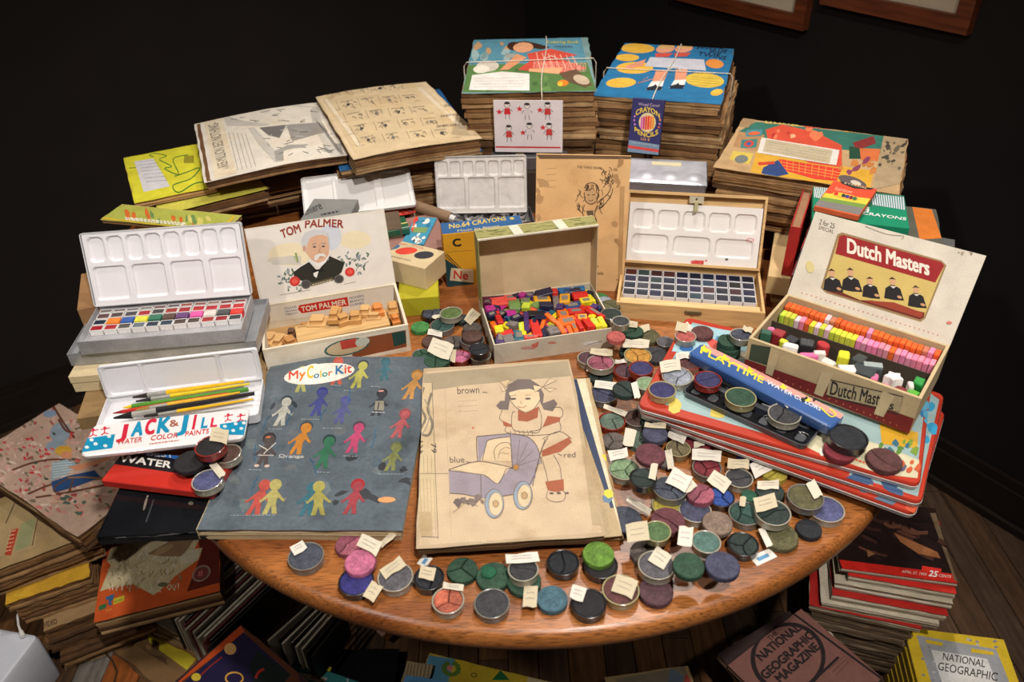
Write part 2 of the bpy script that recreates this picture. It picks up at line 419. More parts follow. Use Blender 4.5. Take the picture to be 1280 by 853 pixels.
# ================================================================== the oak table
OAK = bpy.data.materials.new('oak_table'); OAK.use_nodes = True
def _oak():
    nt = OAK.node_tree; N = nt.nodes; L = nt.links; b = N['Principled BSDF']
    tc = N.new('ShaderNodeTexCoord')
    def noise(sc, scale, det, dist=0):
        mp = N.new('ShaderNodeMapping'); mp.inputs['Scale'].default_value = sc; L.new(tc.outputs['Object'], mp.inputs[0])
        n = N.new('ShaderNodeTexNoise'); n.inputs['Scale'].default_value = scale; n.inputs['Detail'].default_value = det; n.inputs['Distortion'].default_value = dist
        L.new(mp.outputs[0], n.inputs[0]); return n
    big = noise((1, 7, 2), 3, 5, .6); fib = noise((2.2, 40, 40), 14, 4); pore = noise((9, 110, 110), 6, 2)
    cr = N.new('ShaderNodeValToRGB'); e = cr.color_ramp.elements
    e[0].position = .3; e[0].color = (*lin((120, 64, 26)), 1); e[1].position = .7; e[1].color = (*lin((178, 112, 56)), 1); L.new(big.outputs[0], cr.inputs[0])
    def mulr(col, n, a, b_, lo, hi):
        r = N.new('ShaderNodeMapRange'); r.inputs[1].default_value = a; r.inputs[2].default_value = b_; r.inputs[3].default_value = lo; r.inputs[4].default_value = hi
        L.new(n.outputs[0], r.inputs[0]); v = N.new('ShaderNodeVectorMath'); v.operation = 'SCALE'; L.new(col, v.inputs[0]); L.new(r.outputs[0], v.inputs['Scale']); return v.outputs[0]
    c = mulr(cr.outputs[0], fib, .35, .65, .8, 1.1); c = mulr(c, pore, .36, .5, .45, 1.0)
    L.new(c, b.inputs['Base Color']); b.inputs['Roughness'].default_value = .36; b.inputs['Coat Weight'].default_value = .12; b.inputs['Coat Roughness'].default_value = .25
    bp = N.new('ShaderNodeBump'); bp.inputs['Strength'].default_value = .25; bp.inputs['Distance'].default_value = .001; L.new(pore.outputs[0], bp.inputs['Height']); L.new(bp.outputs[0], b.inputs['Normal'])
_oak()
table = thing('oak_table', 'oval golden oak table with a rounded edge, covered with art supplies', 'table', (0, 0, 0))
TC = Vector((.0293, 1.1016)); out = []
for i in range(-130, -17, 3): out.append((TC.x + .6 * cos(R(i)), TC.y + .6 * sin(R(i))))
ctl = [(.625, 1.02), (.66, 1.2), (.70, 1.45), (.64, 1.75), (.42, 1.93), (0, 2.0), (-.45, 1.93), (-.70, 1.74), (-.78, 1.5), (-.74, 1.25), (-.66, 1.04), (-.555, .84)]
ful = [out[-1]] + ctl + [out[0]]
for i in range(1, len(ful) - 2 + 1):
    p0, p1 = ful[i - 1], ful[i]
    if i < len(ful) - 1 or True:
        p2 = ful[min(i + 1, len(ful) - 1)]; p_ = ful[max(0, i - 2)]
        for j in (1, 2, 3, 4):
            t = j / 4; out.append(tuple(.5 * (2 * p0[a] + (p1[a] - p_[a]) * t + (2 * p_[a] - 5 * p0[a] + 4 * p1[a] - p2[a]) * t * t + (3 * p0[a] - p_[a] - 3 * p1[a] + p2[a]) * t ** 3) for a in (0, 1)))
T_ = .032
mb = MB(); mb.prism(out, [(.02, TZ - T_), (.006, TZ - T_ + .002), (0, TZ - T_ + .008), (-.001, TZ - .014), (.001, TZ - .006), (.004, TZ - .002), (.009, TZ)])
o = mb.build('tabletop', OAK, table, smooth=True)
mb = MB(); mb.prism([((x - .0) * .80 + 0.0, (y - 1.3) * .80 + 1.3) for x, y in out], [(0, TZ - T_ - .07), (0, TZ - T_)], (120, 70, 34)); mb.build('apron', DARKW, table)
mb = MB(); mb.cyl(.09, [(-.02, .10), (-.02, .16), (.02, .2), (.03, .35), (-.01, .45), (.025, .5), (.01, .62), (-.06, TZ - T_ - .068)], 24, (110, 64, 32), Matrix.Translation((0, 1.3, 0)))
mb.build('pedestal', DARKW, table, smooth=True)
for k in range(4):
    a = R(45 + 90 * k); mb = MB()
    mb.tube([(.06 * cos(a), 1.3 + .06 * sin(a), .16), (.2 * cos(a), 1.3 + .2 * sin(a), .13), (.36 * cos(a), 1.3 + .36 * sin(a), .05), (.42 * cos(a), 1.3 + .42 * sin(a), .024)], lambda t: .04 - .018 * t, 8, (110, 64, 32))
    mb.build('foot', DARKW, table, smooth=True)
# ================================================================== books, bundles, boxes: builders
def slab(name, label, cat, q, ztop, t, art=None, layers=3, top=(205, 180, 140), m=PAPER, cm=COVER, cols=TAN, jit=.0012, slip=.002, group=None, frame=None, spine=None, n=8, gap=(60, 42, 26)):
    """a booklet, magazine or book lying flat: leaves, printed cover, in a frame fitted to four photo corners"""
    if frame: c, w, d, a = frame
    else: c, w, d, a = fit(q, ztop)
    root = thing(name, label, cat, (c.x, c.y, TZ + ztop - t), a, group)
    mb = MB(); tc_ = .0009
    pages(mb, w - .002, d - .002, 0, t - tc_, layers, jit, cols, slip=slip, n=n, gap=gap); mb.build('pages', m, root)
    o = jag(w, d, n, jit)
    MB().prism(o, [(0, t - tc_ + .0001), (0, t)], top).build('cover', cm, root)
    if spine: MB().box(-w / 2 - .001, -w / 2, -d / 2, d / 2, 0, t, spine).build('spine', cm, root)
    if art:
        A = Art(q, w, d); art(A); A.build(root, t, mat_=cm)
    return root, w, d
def bundle(label, q, ztop, zbot, nb, art, top, drift=.006, strings=True, rnd=0, lay=3, shear=(0, 0), cm=COVER, cat='comic bundle'):
    r_ = random.getstate(); random.seed(rnd + 11)
    c, w, d, a = fit(q, ztop); root = thing('tied_paper_bundle', label, cat, (c.x, c.y, TZ + zbot), a, None)
    H = ztop - zbot; z = 0; hs = [random.uniform(.6, 1.4) for _ in range(nb)]; k = H / sum(hs); hs = [h * k for h in hs]
    for i, h in enumerate(hs):
        last = i == nb - 1; f = 1 - i / max(1, nb - 1); dx, dy = (random.uniform(-drift, drift) + shear[0] * f, random.uniform(-drift, drift) + shear[1] * f) if not last else (0, 0)
        mb = MB(); mb2 = MB()
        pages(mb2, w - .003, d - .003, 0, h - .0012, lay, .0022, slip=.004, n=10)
        mb2.build('booklet', OLD, root, M=Matrix.Translation((dx, dy, z)) @ Matrix.Rotation(R(random.uniform(-1.5, 1.5) * (not last)), 4, 'Z'))
        z += h
    MB().prism(jag(w, d, 12, .0018), [(0, H - .0011), (0, H)], top).build('cover', cm, root)
    A = Art(q, w, d); art(A); A.build(root, H, mat_=cm)
    if strings:
        mb = MB()
        sx = strings if isinstance(strings, tuple) else (0, 0)
        ov = drift + .004
        for ax in (0, 1):
            L = (w if ax == 0 else d) / 2 + ov; Q = []
            for t in (-1, -1, -.98, -.6, -.2, .2, .6, .98, 1, 1):
                Q.append(None)
            def pt(u, z_): return (u, sx[1] + .006 * sin(u * 9), z_) if ax == 0 else (sx[0] + .006 * sin(u * 11), u, z_)
            Q = [pt(-L, .0), pt(-L, H * .5), pt(-L, H - .006), pt(-L + .006, H + .003)] + [pt(-L + .006 + (2 * L - .012) * i / 8, H + .003) for i in range(1, 8)] + [pt(L - .006, H + .003), pt(L, H - .006), pt(L, H * .5), pt(L, 0)]
            mb.tube(Q, .0011, 5, (214, 204, 186))
        mb.tube([(sx[0], sx[1], H + .005), (sx[0] + .015, sx[1] + .012, H + .008), (sx[0] + .028, sx[1] + .004, H + .004)], .001, 5, (214, 204, 186))
        mb.build('string', STRING, root)
    random.setstate(r_); return root, w, d, H
# ================================================================== bundles at the back of the table
def art_girl(A):
    A.zoom(560, 20, 4.267)
    A.poly([(118, 122), (700, 115), (740, 250), (108, 260)], (86, 140, 160))
    A.poly([(104, 260), (745, 255), (800, 400), (480, 412), (104, 405)], (86, 122, 66))
    A.blotch(130, 270, 560, 400, 16, [(104, 140, 78), (70, 104, 58)], (8, 22))
    A.blotch(130, 130, 380, 250, 12, [(150, 176, 178), (120, 150, 150), (190, 150, 110)], (10, 28))
    A.ell(215, 270, 62, 30, (200, 192, 178)).ell(185, 285, 45, 22, (226, 220, 205))
    A.ell(330, 215, 30, 12, (160, 160, 150)).ell(340, 160, 34, 22, (66, 40, 26))
    A.poly([(315, 145), (400, 135), (470, 150), (540, 170), (500, 182), (420, 170), (360, 190), (320, 180)], (62, 36, 24))
    A.ell(395, 170, 55, 28, (222, 160, 120)).poly([(365, 205), (420, 225), (330, 290), (285, 290)], (218, 150, 108))
    A.poly([(420, 205), (545, 180), (690, 215), (600, 232), (745, 285), (640, 315), (380, 290), (440, 245)], (206, 76, 60))
    for i in range(7): A.line([(470 + i * 32, 200 + i * 3), (500 + i * 34, 290)], 5, (232, 170, 150))
    for i in range(6): A.dashes(460, 250 + i * 9, 740, 262 + i * 8, 3, (238, 190, 172), 12)
    A.poly([(440, 285), (620, 280), (600, 315), (440, 300)], (226, 168, 124))
    A.poly([(600, 310), (690, 290), (780, 370), (740, 385), (640, 350)], (104, 80, 58)).ell(720, 345, 45, 22, (196, 176, 150), 20).ell(625, 362, 30, 16, (230, 130, 40)).ell(612, 366, 14, 12, (240, 190, 60))
    A.text('Coloring Book', 520, 150, 690, 152, 16, (196, 190, 90), .02)
    A.dashes(560, 168, 660, 170, 5, (70, 80, 110), 12)
    A.poly([(140, 318), (300, 300), (445, 312), (455, 400), (135, 395)], (228, 222, 216))
    for i in range(4): A.dashes(160, 335 + i * 15, 420, 333 + i * 15, 1.6, (150, 146, 150), 10)
bundle('tall string-tied stack of old comics topped by a girl in a red striped dress', [(583, 116), (748, 114), (733, 48), (588, 49)], .235, .0, 9, art_girl, (120, 150, 150), strings=(.03, .01), rnd=1, shear=(.008, 0))
def art_twins(A):
    A.zoom(740, 20, 4.267)
    A.poly([(120, 135), (300, 150), (560, 158), (690, 240), (760, 480), (440, 440), (118, 395)], (34, 112, 160))
    for x, y, a, b in ((190, 168, 78, 24), (165, 214, 52, 18), (220, 268, 84, 30), (190, 342, 66, 25), (700, 432, 36, 20)): A.ell(x, y, a, b, (226, 178, 66), 5)
    A.ell(610, 260, 56, 24, (222, 140, 60), 15).ell(600, 355, 118, 40, (214, 184, 70), 12)
    for i in range(4): A.dashes(520, 330 + i * 14, 690, 355 + i * 14, 2.5, (150, 130, 60), 10)
    for dx in (0, 90):
        A.ell(318 + dx, 172, 44, 22, (226, 160, 126)).ell(318 + dx, 160, 40, 12, (214, 170, 110))
        A.poly([(280 + dx, 195), (365 + dx, 195), (350 + dx, 215), (290 + dx, 215)], (206, 80, 66))
        A.poly([(322 + dx * 1.05, 285), (382 + dx * 1.05, 285), (385 + dx * 1.2, 350), (330 + dx * 1.2, 350)], (222, 150, 118))
        A.poly([(325 + dx * 1.22, 345), (385 + dx * 1.22, 345), (392 + dx * 1.22, 392), (318 + dx * 1.22, 388)], (226, 226, 222))
        A.poly([(318 + dx * 1.22, 375), (345 + dx * 1.22, 368), (352 + dx * 1.22, 360), (362 + dx * 1.22, 372), (392 + dx * 1.22, 376), (390 + dx * 1.22, 396), (320 + dx * 1.22, 390)], (30, 34, 48))
    A.poly([(250, 225), (250, 260), (170, 275), (180, 255)], (222, 150, 118)).poly([(265, 215), (540, 235), (580, 300), (260, 262)], (196, 196, 206))
    A.line([(300, 320), (260, 352), (330, 330)], 4, (206, 140, 120))
    A.text('SWEETIE', 465, 172, 645, 200, 17, (24, 34, 60), .04, arc=6); A.text('PIE', 545, 200, 620, 212, 17, (24, 34, 60), .04); A.text('TWINS', 490, 208, 660, 240, 19, (24, 34, 60), .05)
bundle('tall string-tied stack of old comics topped by a blue cover with yellow ovals', [(762, 113), (918, 139), (900, 61), (769, 53)], .215, .0, 8, art_twins, (34, 112, 160), strings=(.0, -.01), rnd=2, shear=(.024, .0))
def art_rcomic(A):
    A.zoom(860, 120, 3.709)
    A.poly([(340, 105), (905, 185), (920, 280), (560, 230), (250, 150)], (50, 110, 96))
    A.poly([(250, 150), (400, 175), (380, 260), (230, 230)], (170, 130, 90)).rect(295, 145, 385, 180, (70, 130, 140)).ell(340, 165, 34, 9, (214, 96, 50)).rect(275, 195, 365, 240, (60, 120, 120)).ell(320, 218, 28, 18, (190, 70, 50)).ell(320, 218, 14, 9, (60, 90, 150))
    A.poly([(370, 255), (760, 330), (900, 350), (900, 440), (560, 440), (350, 380)], (206, 158, 50))
    A.poly([(235, 255), (355, 270), (340, 330), (215, 300)], (206, 180, 80)).ell(290, 300, 40, 22, (110, 116, 110))
    A.poly([(400, 150), (480, 130), (640, 175), (760, 240), (780, 340), (640, 320), (420, 200)], (204, 76, 52)).blotch(410, 150, 700, 200, 9, [(226, 120, 80), (170, 50, 44), (230, 170, 130)], (8, 20))
    A.poly([(495, 300), (650, 325), (780, 345), (770, 400), (680, 395), (655, 390), (640, 385), (500, 350)], (206, 58, 40))
    for i in range(9): A.line([(505 + i * 30, 302 + i * 5), (515 + i * 29, 352 + i * 5)], 2.5, (226, 150, 70))
    for i in range(3): A.line([(500, 315 + i * 14), (775, 362 + i * 13)], 2.5, (226, 150, 70))
    A.poly([(490, 305), (555, 375), (500, 400), (415, 375), (420, 345)], (40, 64, 116)).ell(470, 398, 70, 17, (60, 110, 150), 8).poly([(385, 318), (470, 312), (480, 325), (395, 334)], (190, 60, 40)).ell(590, 402, 60, 22, (206, 158, 40), 10)
    A.poly([(800, 230), (870, 205), (885, 235), (820, 265)], (130, 44, 44)).poly([(790, 245), (830, 255), (845, 300), (800, 300)], (30, 70, 50)).poly([(830, 255), (905, 260), (905, 310), (845, 305)], (206, 110, 60))
    A.blotch(760, 300, 900, 360, 8, [(130, 60, 90), (190, 120, 60)], (10, 22)).ell(830, 400, 60, 20, (96, 84, 84), 20).ell(845, 405, 22, 9, (200, 190, 170), 20)
    A.poly([(905, 195), (1000, 215), (1005, 400), (910, 445)], (166, 144, 112)).blotch(915, 230, 990, 350, 22, [(70, 66, 56), (100, 92, 74)], (3, 9))
    A.poly([(250, 75), (340, 90), (300, 135), (240, 118)], (158, 130, 96)); A.text('uting', 385, 118, 560, 140, 18, (206, 190, 90), .04); A.text('Cut-outs', 580, 150, 760, 176, 18, (206, 84, 70), .04); A.dashes(760, 178, 890, 192, 10, (196, 150, 70), 14)
    A.poly([(385, 190), (755, 262), (755, 330), (375, 268)], (216, 208, 200)).poly([(410, 200), (728, 262), (726, 322), (404, 262)], (186, 172, 144))
    for i in range(4): A.dashes(420, 214 + i * 13, 715, 272 + i * 13, 1.5, (130, 120, 100), 9)
bundle('torn coloring comic with red plaid picture lying on a ragged paper pile', [(893, 213), (1130, 240), (1126, 180), (932, 142)], .165, .06, 3, art_rcomic, (184, 152, 110), drift=.012, strings=False, rnd=3, shear=(-.01, .01), lay=5)
slab('paper_pile', 'ragged brown newspapers beneath the torn plaid coloring comic', 'newspapers', [(915, 234), (1085, 262), (1100, 195), (945, 169)], .058, .058, layers=12, top=(150, 120, 84), m=OLD, jit=.004, slip=.01)
# open scrap newspaper on its pile
def page(label, name, q, z, t, surf, art, base, layers, drop=0, cat='newspaper'):
    c, w, d, a = fit(q, z); root = thing(name, label, cat, (c.x, c.y, TZ + z - t), a)
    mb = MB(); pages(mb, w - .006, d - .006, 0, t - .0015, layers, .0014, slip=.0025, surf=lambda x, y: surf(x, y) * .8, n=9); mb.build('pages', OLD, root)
    mb = MB(); mb.prism(jag(w, d, 12, .0012), [(0, t - .001), (0, t)], base, surf=surf); mb.build('top_page', PAPER, root)
    A = Art(q, w, d, surf=surf); art(A); A.build(root, t + .0003, 'printed_page', PAPER); return root
def art_np_left(A):
    A.zoom(235, 120, 7.755)
    A.poly([(150, 250), (290, 200), (400, 715), (215, 745)], (222, 208, 182))
    A.text('THREE-MILLION BED NOTHING-', 335, 680, 262, 252, 84, (120, 110, 100), .01, up=(-1, .2))
    for i in range(5): A.dashes(345 + i * 36, 350 + i * 5, 410 + i * 40, 690 - i * 4, 4, (120, 114, 108), 14)
    A.zoom(60, 80, 4.267)
    A.poly([(915, 285), (1280, 220), (1420, 215), (1440, 300), (1100, 335), (930, 330)], (190, 184, 174)).poly([(1030, 345), (1430, 300), (1570, 520), (1160, 528), (1080, 430)], (196, 190, 180))
    A.poly([(1085, 345), (1230, 330), (1190, 400), (1130, 385)], (112, 108, 104)).poly([(1230, 330), (1440, 305), (1480, 360), (1260, 420)], (150, 146, 140)).poly([(1160, 470), (1240, 440), (1570, 430), (1590, 515), (1165, 525)], (160, 156, 148))
    for i in range(26):
        x = random.uniform(1100, 1500); y = random.uniform(340, 500); A.line([(x, y), (x + random.uniform(10, 60), y + random.uniform(-14, 14))], 2.5, random.choice([(96, 94, 92), (130, 126, 120), (222, 216, 206)]))
    for i in range(24):
        x = random.uniform(930, 1380); y = random.uniform(240, 320); A.line([(x, y), (x + random.uniform(10, 50), y + random.uniform(-12, 10))], 2.5, random.choice([(120, 116, 112), (150, 146, 140), (220, 214, 204)]))
    for i in range(7): A.dashes(1400 + i * 9, 290 + i * 8, 1545 + i * 8, 480 + i * 4, 2, (110, 106, 104), 9)
def art_np_right(A):
    A.zoom(360, 90, 4.267)
    A.poly([(155, 130), (720, 50), (1010, 330), (350, 462)], (214, 192, 156))
    A.poly([(190, 150), (700, 75), (950, 295), (370, 400)], (220, 204, 176))
    for r_ in range(5):
        y0 = 120 + r_ * 62; x0 = 215 + r_ * 36
        A.line([(x0, y0 + 26), (x0 + 400 + r_ * 42, y0 - 34 + r_ * 3)], 1.6, (150, 134, 112))
        for k in range(4):
            xx = x0 + 14 + k * (100 + r_ * 8); yy = y0 + 2 - k * 13
            A.line([(xx - 12, yy - 22), (xx + 8, yy + 22)], 1.6, (150, 134, 112))
            for j in range(5):
                u = xx + random.uniform(6, 76); v = yy + random.uniform(-14, 12)
                A.curve([(u, v), (u + random.uniform(4, 14), v - random.uniform(2, 12)), (u + random.uniform(12, 24), v + 4)], 2, random.choice([(90, 84, 76), (130, 120, 106)]))
            A.dashes(xx + 8, yy - 16, xx + 74, yy - 26, 2.2, (110, 102, 92), 6)
            if random.random() < .5: A.ell(xx + 50, yy - 2, 9, 7, random.choice([(70, 66, 62), (120, 114, 106)]), n=8, wob=.3)
    for r_ in range(3): A.text('OH BOY SWELL', 790 + r_ * 20, 300 - r_ * 60, 920 + r_ * 10, 282 - r_ * 60, 12, (96, 88, 80))
NPZ = .15
page('open newspaper page with grey photographs and a headline running sideways', 'newspaper', [(252, 218), (438, 197), (393, 124), (245, 154)], NPZ, .018, lambda x, y: .006 * sin(x * 12 + 1) - .005, art_np_left, (222, 214, 200), 4)
page('thick open comic strip page with browned edges beside the newspaper photographs', 'comic_album', [(441, 198), (606, 172), (530, 100), (395, 122)], NPZ + .012, .034, lambda x, y: .004 * sin(x * 14 + 2) - .001, art_np_right, (206, 184, 146), 6, cat='comic book')
slab('comic_book', 'blue-covered comic sticking out below the thick comic strip page', 'comic book', [(430, 214), (600, 188), (552, 112), (395, 130)], .126, .012, layers=3, top=(40, 96, 150), m=OLD)
slab('comic_book', 'brown dog-eared comic under the blue-covered comic at the back', 'comic book', [(425, 218), (600, 192), (548, 118), (395, 135)], .112, .014, layers=3, top=(160, 126, 84), m=OLD, slip=.004)
bundle('string-tied brown paper pile carrying the thick comic strip page', [(436, 228), (592, 205), (540, 126), (404, 143)], .096, .0, 5, lambda A: A.rect(425, 215, 430, 218, (150, 120, 80)), (150, 118, 78), strings=(.0, .0), rnd=5, lay=3)
bundle('string-tied stack of tan comics beneath the open newspaper page', [(228, 262), (398, 236), (362, 165), (232, 188)], .041, .0, 2, lambda A: A.rect(300, 240, 380, 230, (190, 176, 90)), (178, 160, 100), strings=(.05, .0), rnd=6)
# yellow comics at the left back
def art_yellow(A):
    A.zoom(60, 80, 4.267)
    A.poly([(350, 500), (780, 440), (840, 640), (530, 730), (470, 640)], (226, 220, 62))
    A.curve([(560, 500), (530, 490), (560, 480), (640, 500), (600, 520), (680, 560), (640, 570), (720, 600), (680, 520), (760, 500)], 5, (50, 120, 50))
    A.curve([(700, 610), (760, 590), (820, 570), (780, 620), (700, 650), (730, 680), (800, 640), (870, 632)], 5, (50, 120, 50))
    A.line([(420, 565), (520, 560)], 4, (50, 120, 50)); A.rect(740, 505, 790, 545, (160, 150, 50))
    A.poly([(440, 525), (560, 512), (685, 655), (555, 685)], (224, 222, 226))
    for i in range(7): A.dashes(470 + i * 14, 530 + i * 18, 590 + i * 13, 520 + i * 18, 2.5, (130, 130, 150), 9)
slab('comic_book', 'bright yellow comic with green scrawled lettering and a white sticker', 'comic book', [(182, 252), (268, 232), (248, 183), (142, 197)], .115, .012, art_yellow, 3, (222, 214, 60), cols=[(190, 150, 100), (160, 120, 80)], frame=None)
slab('comic_book', 'second yellow comic fanned out below the bright one', 'comic book', [(210, 265), (330, 238), (300, 185), (165, 215)], .10, .024, None, 5, (206, 200, 84), m=OLD, slip=.006)
slab('newspaper', 'folded tan newspaper poking out beneath the second yellow comic', 'newspaper', [(195, 262), (400, 236), (370, 170), (175, 222)], .072, .03, None, 6, (190, 160, 110), m=OLD, slip=.008)
def art_gy(A):
    A.zoom(60, 240, 4.267)
    A.poly([(180, 195), (340, 130), (1040, 85), (960, 145), (400, 180)], (172, 176, 80)); A.blotch(350, 110, 950, 165, 14, [(110, 140, 80), (206, 196, 110), (206, 110, 50)], (8, 18))
    for i in range(2): A.dashes(380, 178 - i * 6, 780, 150 - i * 6, 5, (230, 226, 210), 20)
    A.line([(180, 196), (500, 180), (960, 148), (1040, 88)], 7, (214, 180, 50))
slab('comic_book', 'olive and orange comic lying flat behind the white paint palette lid', 'comic book', [(100, 288), (290, 274), (312, 259), (150, 268)], .135, .006, art_gy, 2, (180, 176, 90))
# ================================================================== boxes and tins on the table
def root_of(name, label, cat, q, zrim, h, group=None):
    c, w, d, a = fit(q, zrim); r_ = thing(name, label, cat, (c.x, c.y, TZ + zrim - h), a, group); return r_, w, d
def box_thing(name, label, cat, q, ztop, h, col, m=CARD, ch=.0008, art=None, topcol=None, frontq=None, fart=None, am=None, r=0, lidline=0):
    """closed carton or tin: body (and lid), with prints on its top and front"""
    root, w, d = root_of(name, label, cat, q, ztop, h)
    o = rrect(-w / 2, w / 2, -d / 2, d / 2, r, 5) if r else rrect(-w / 2, w / 2, -d / 2, d / 2, .0012, 2)
    if lidline:
        MB().prism(o, [(.001, 0), (.001, h - lidline)], col, cap1=False).build('body', m, root)
        MB().prism(o, [(0, h - lidline), (0, h - ch), (ch, h)], topcol or col).build('lid', m, root)
    else: MB().prism(o, [(ch, 0), (0, ch), (0, h - ch), (ch, h)], col, topcol=topcol).build('body', m, root)
    if art: A = Art(q, w, d); art(A); A.build(root, h, 'printed_top', am or CLEAN)
    if fart: A = Art(frontq, w, h); fart(A); A.build(root, 0, 'printed_front', am or CLEAN, M=face_front(w, h, d) @ Matrix.Translation((0, 0, .0003)))
    return root, w, d
CREAM = (214, 196, 156); BROWN = (150, 122, 84); WHITE = (226, 222, 220)
# ---- left corner: cartons carrying the paint tins
box_thing('carton', 'brown cardboard carton lowest under the paint tins at the left edge', 'box', [(98, 522), (330, 490), (335, 440), (112, 470)], .022, .022, (140, 112, 74))
box_thing('carton', 'cream cardboard carton sticking out left below the metal paint tin', 'box', [(76, 478), (300, 448), (312, 412), (108, 440)], .052, .029, CREAM, lidline=.012)
box_thing('carton', 'tan cardboard box wedged behind the white palette lid at the far left', 'box', [(100, 385), (180, 372), (172, 330), (98, 342)], .10, .10, (150, 112, 74))
q = [(82, 441), (322, 428), (333, 372), (118, 390)]
root, w, d = root_of('metal_case', 'dull grey metal case under the open forty-pan paint tin', 'tin', q, .074, .021)
tray(MB(), w, d, .021, .0012, (170, 172, 176), .012).build('body', STEEL, root)
q = [(90, 429), (303, 411), (314, 364), (124, 387)]
root, w, d = root_of('watercolor_tin', 'open metal watercolor tin with rows of small colored pans and white palette lid', 'paint box', q, .098, .022)
tray(MB(), w, d, .022, .0012, (190, 190, 194), .01).build('tray', STEEL, root)
P1 = [(86, 60, 60), (76, 60, 58), (70, 66, 70), (160, 32, 40), (66, 62, 62), (150, 50, 40), (156, 34, 40), (176, 36, 44), (170, 36, 44), (160, 34, 44), (176, 40, 44)]
P2 = [(28, 44, 58), (232, 124, 30), (44, 84, 160), (214, 210, 60), (44, 110, 84), (84, 60, 50), (96, 60, 110), (222, 84, 160), (214, 206, 196), (70, 74, 74), (220, 56, 48)]
P3 = [(150, 30, 44), (160, 36, 44), (80, 74, 70), (96, 106, 118), (32, 48, 66), (36, 56, 72), (74, 60, 54), (72, 62, 54), (150, 44, 44), (140, 26, 32), (56, 56, 60)]
P4 = [(110, 100, 98), (120, 110, 110), (120, 120, 124), (130, 126, 124), (116, 84, 84), (96, 92, 96), (150, 80, 72), (140, 90, 84), (150, 120, 110), (120, 60, 62), (130, 66, 66)]
def pan(root, x, y, z, a, b, h, frame, paint, solid=False, rot=0):
    M = Matrix.Translation((x, y, z)) @ Matrix.Rotation(R(rot), 4, 'Z')
    if solid:
        MB().prism(rrect(-a, a, -b, b, .001, 2), [(0, 0), (0, h), (.0008, h + .0012)], paint).build('paint_block', WAX, root, M=M); return
    p = tray(MB(), 2 * a, 2 * b, h, .0009, frame, .002, .0012).build('pan', PLAST, root, M=M)
    MB().prism(rrect(-a + .0009, a - .0009, -b + .0009, b - .0009, .0006, 2), [(0, .001), (0, h - .0006)], paint, cap0=False, dome=-.0006).build('paint', WAX, p)
pw, pd = (w - .012) / 11, (d - .030) / 4
for j, rowc in enumerate((P4, P2, P3)):
    pass
rows = [(P4, d / 2 - .006 - pd * .35, .6), (P1, d / 2 - .006 - pd * 1.15, .95), (P2, d / 2 - .006 - pd * 2.15, .95), (P3, d / 2 - .006 - pd * 3.15, .95)]
for j, (rc, y, hh) in enumerate(rows):
    for i in range(11):
        pan(root, -w / 2 + .006 + pw * (i + .5) + random.uniform(-.0006, .0006), y + random.uniform(-.0008, .0008), .0103, pw * .46, pd * .44 * hh, .009, (224, 222, 220), rc[i], solid=(j == 2 and i > 0), rot=random.uniform(-2.5, 2.5))
b_ = MB(); b_.tube([(-.03, -d / 2 + .008, .0145), (.06, -d / 2 + .0085, .0145)], lambda t: .0028 - .0016 * t, 7, (196, 120, 80)); b_.tube([(-.055, -d / 2 + .008, .0145), (-.03, -d / 2 + .008, .0145)], lambda t: .0014 + .0014 * t, 7, (206, 190, 130)); b_.build('brush', WAX, root)
def palette(w, L, wells, depth, nx, ny, col, z0=.004):
    f = lambda x, y: z0 + min([0] + [well(x, y, *q_, depth, .0022) for q_ in wells if abs(x - q_[0]) < q_[2] + .001 and abs(y - q_[1]) < q_[3] + .001])
    return MB().grid(-w / 2, w / 2, 0, L, nx, ny, f, col)
def lid_of(root, w, L, y, z, lean, col, m, rim=.006, t=.0015, incol=None, name='lid', r=.004):
    Mx = hinge(y, z, lean); mb = MB()
    o = rrect(-w / 2, w / 2, 0, L, r, 4) if r else [(-w / 2, 0), (w / 2, 0), (w / 2, L), (-w / 2, L)]
    mb.prism(o, [(0, -t), (0, rim), (t, rim), (t + .0002, 0)], col, topcol=incol); ob = mb.build(name, m, root, M=Mx); return ob
ln = 20; L = lid_len(root, d / 2, .022, ln, 284)
l = lid_of(root, w + .004, L, d / 2, .022, ln, (206, 206, 208), ENAMEL, .006)
W_ = w - .002; ws = [(-W_ / 2 + W_ * (i + .62) / 8.3, L * .77, W_ / 8.3 * .43, L * .17, .008) for i in range(8)] + [(-W_ / 2 + W_ * (i + .52) / 4.05, L * .31, W_ / 4.05 * .43, L * .23, .006) for i in range(4)]
palette(W_, L - .002, ws, .0042, 170, 74, (236, 234, 238), .0052).build('palette', ENAMEL, l, smooth=True)
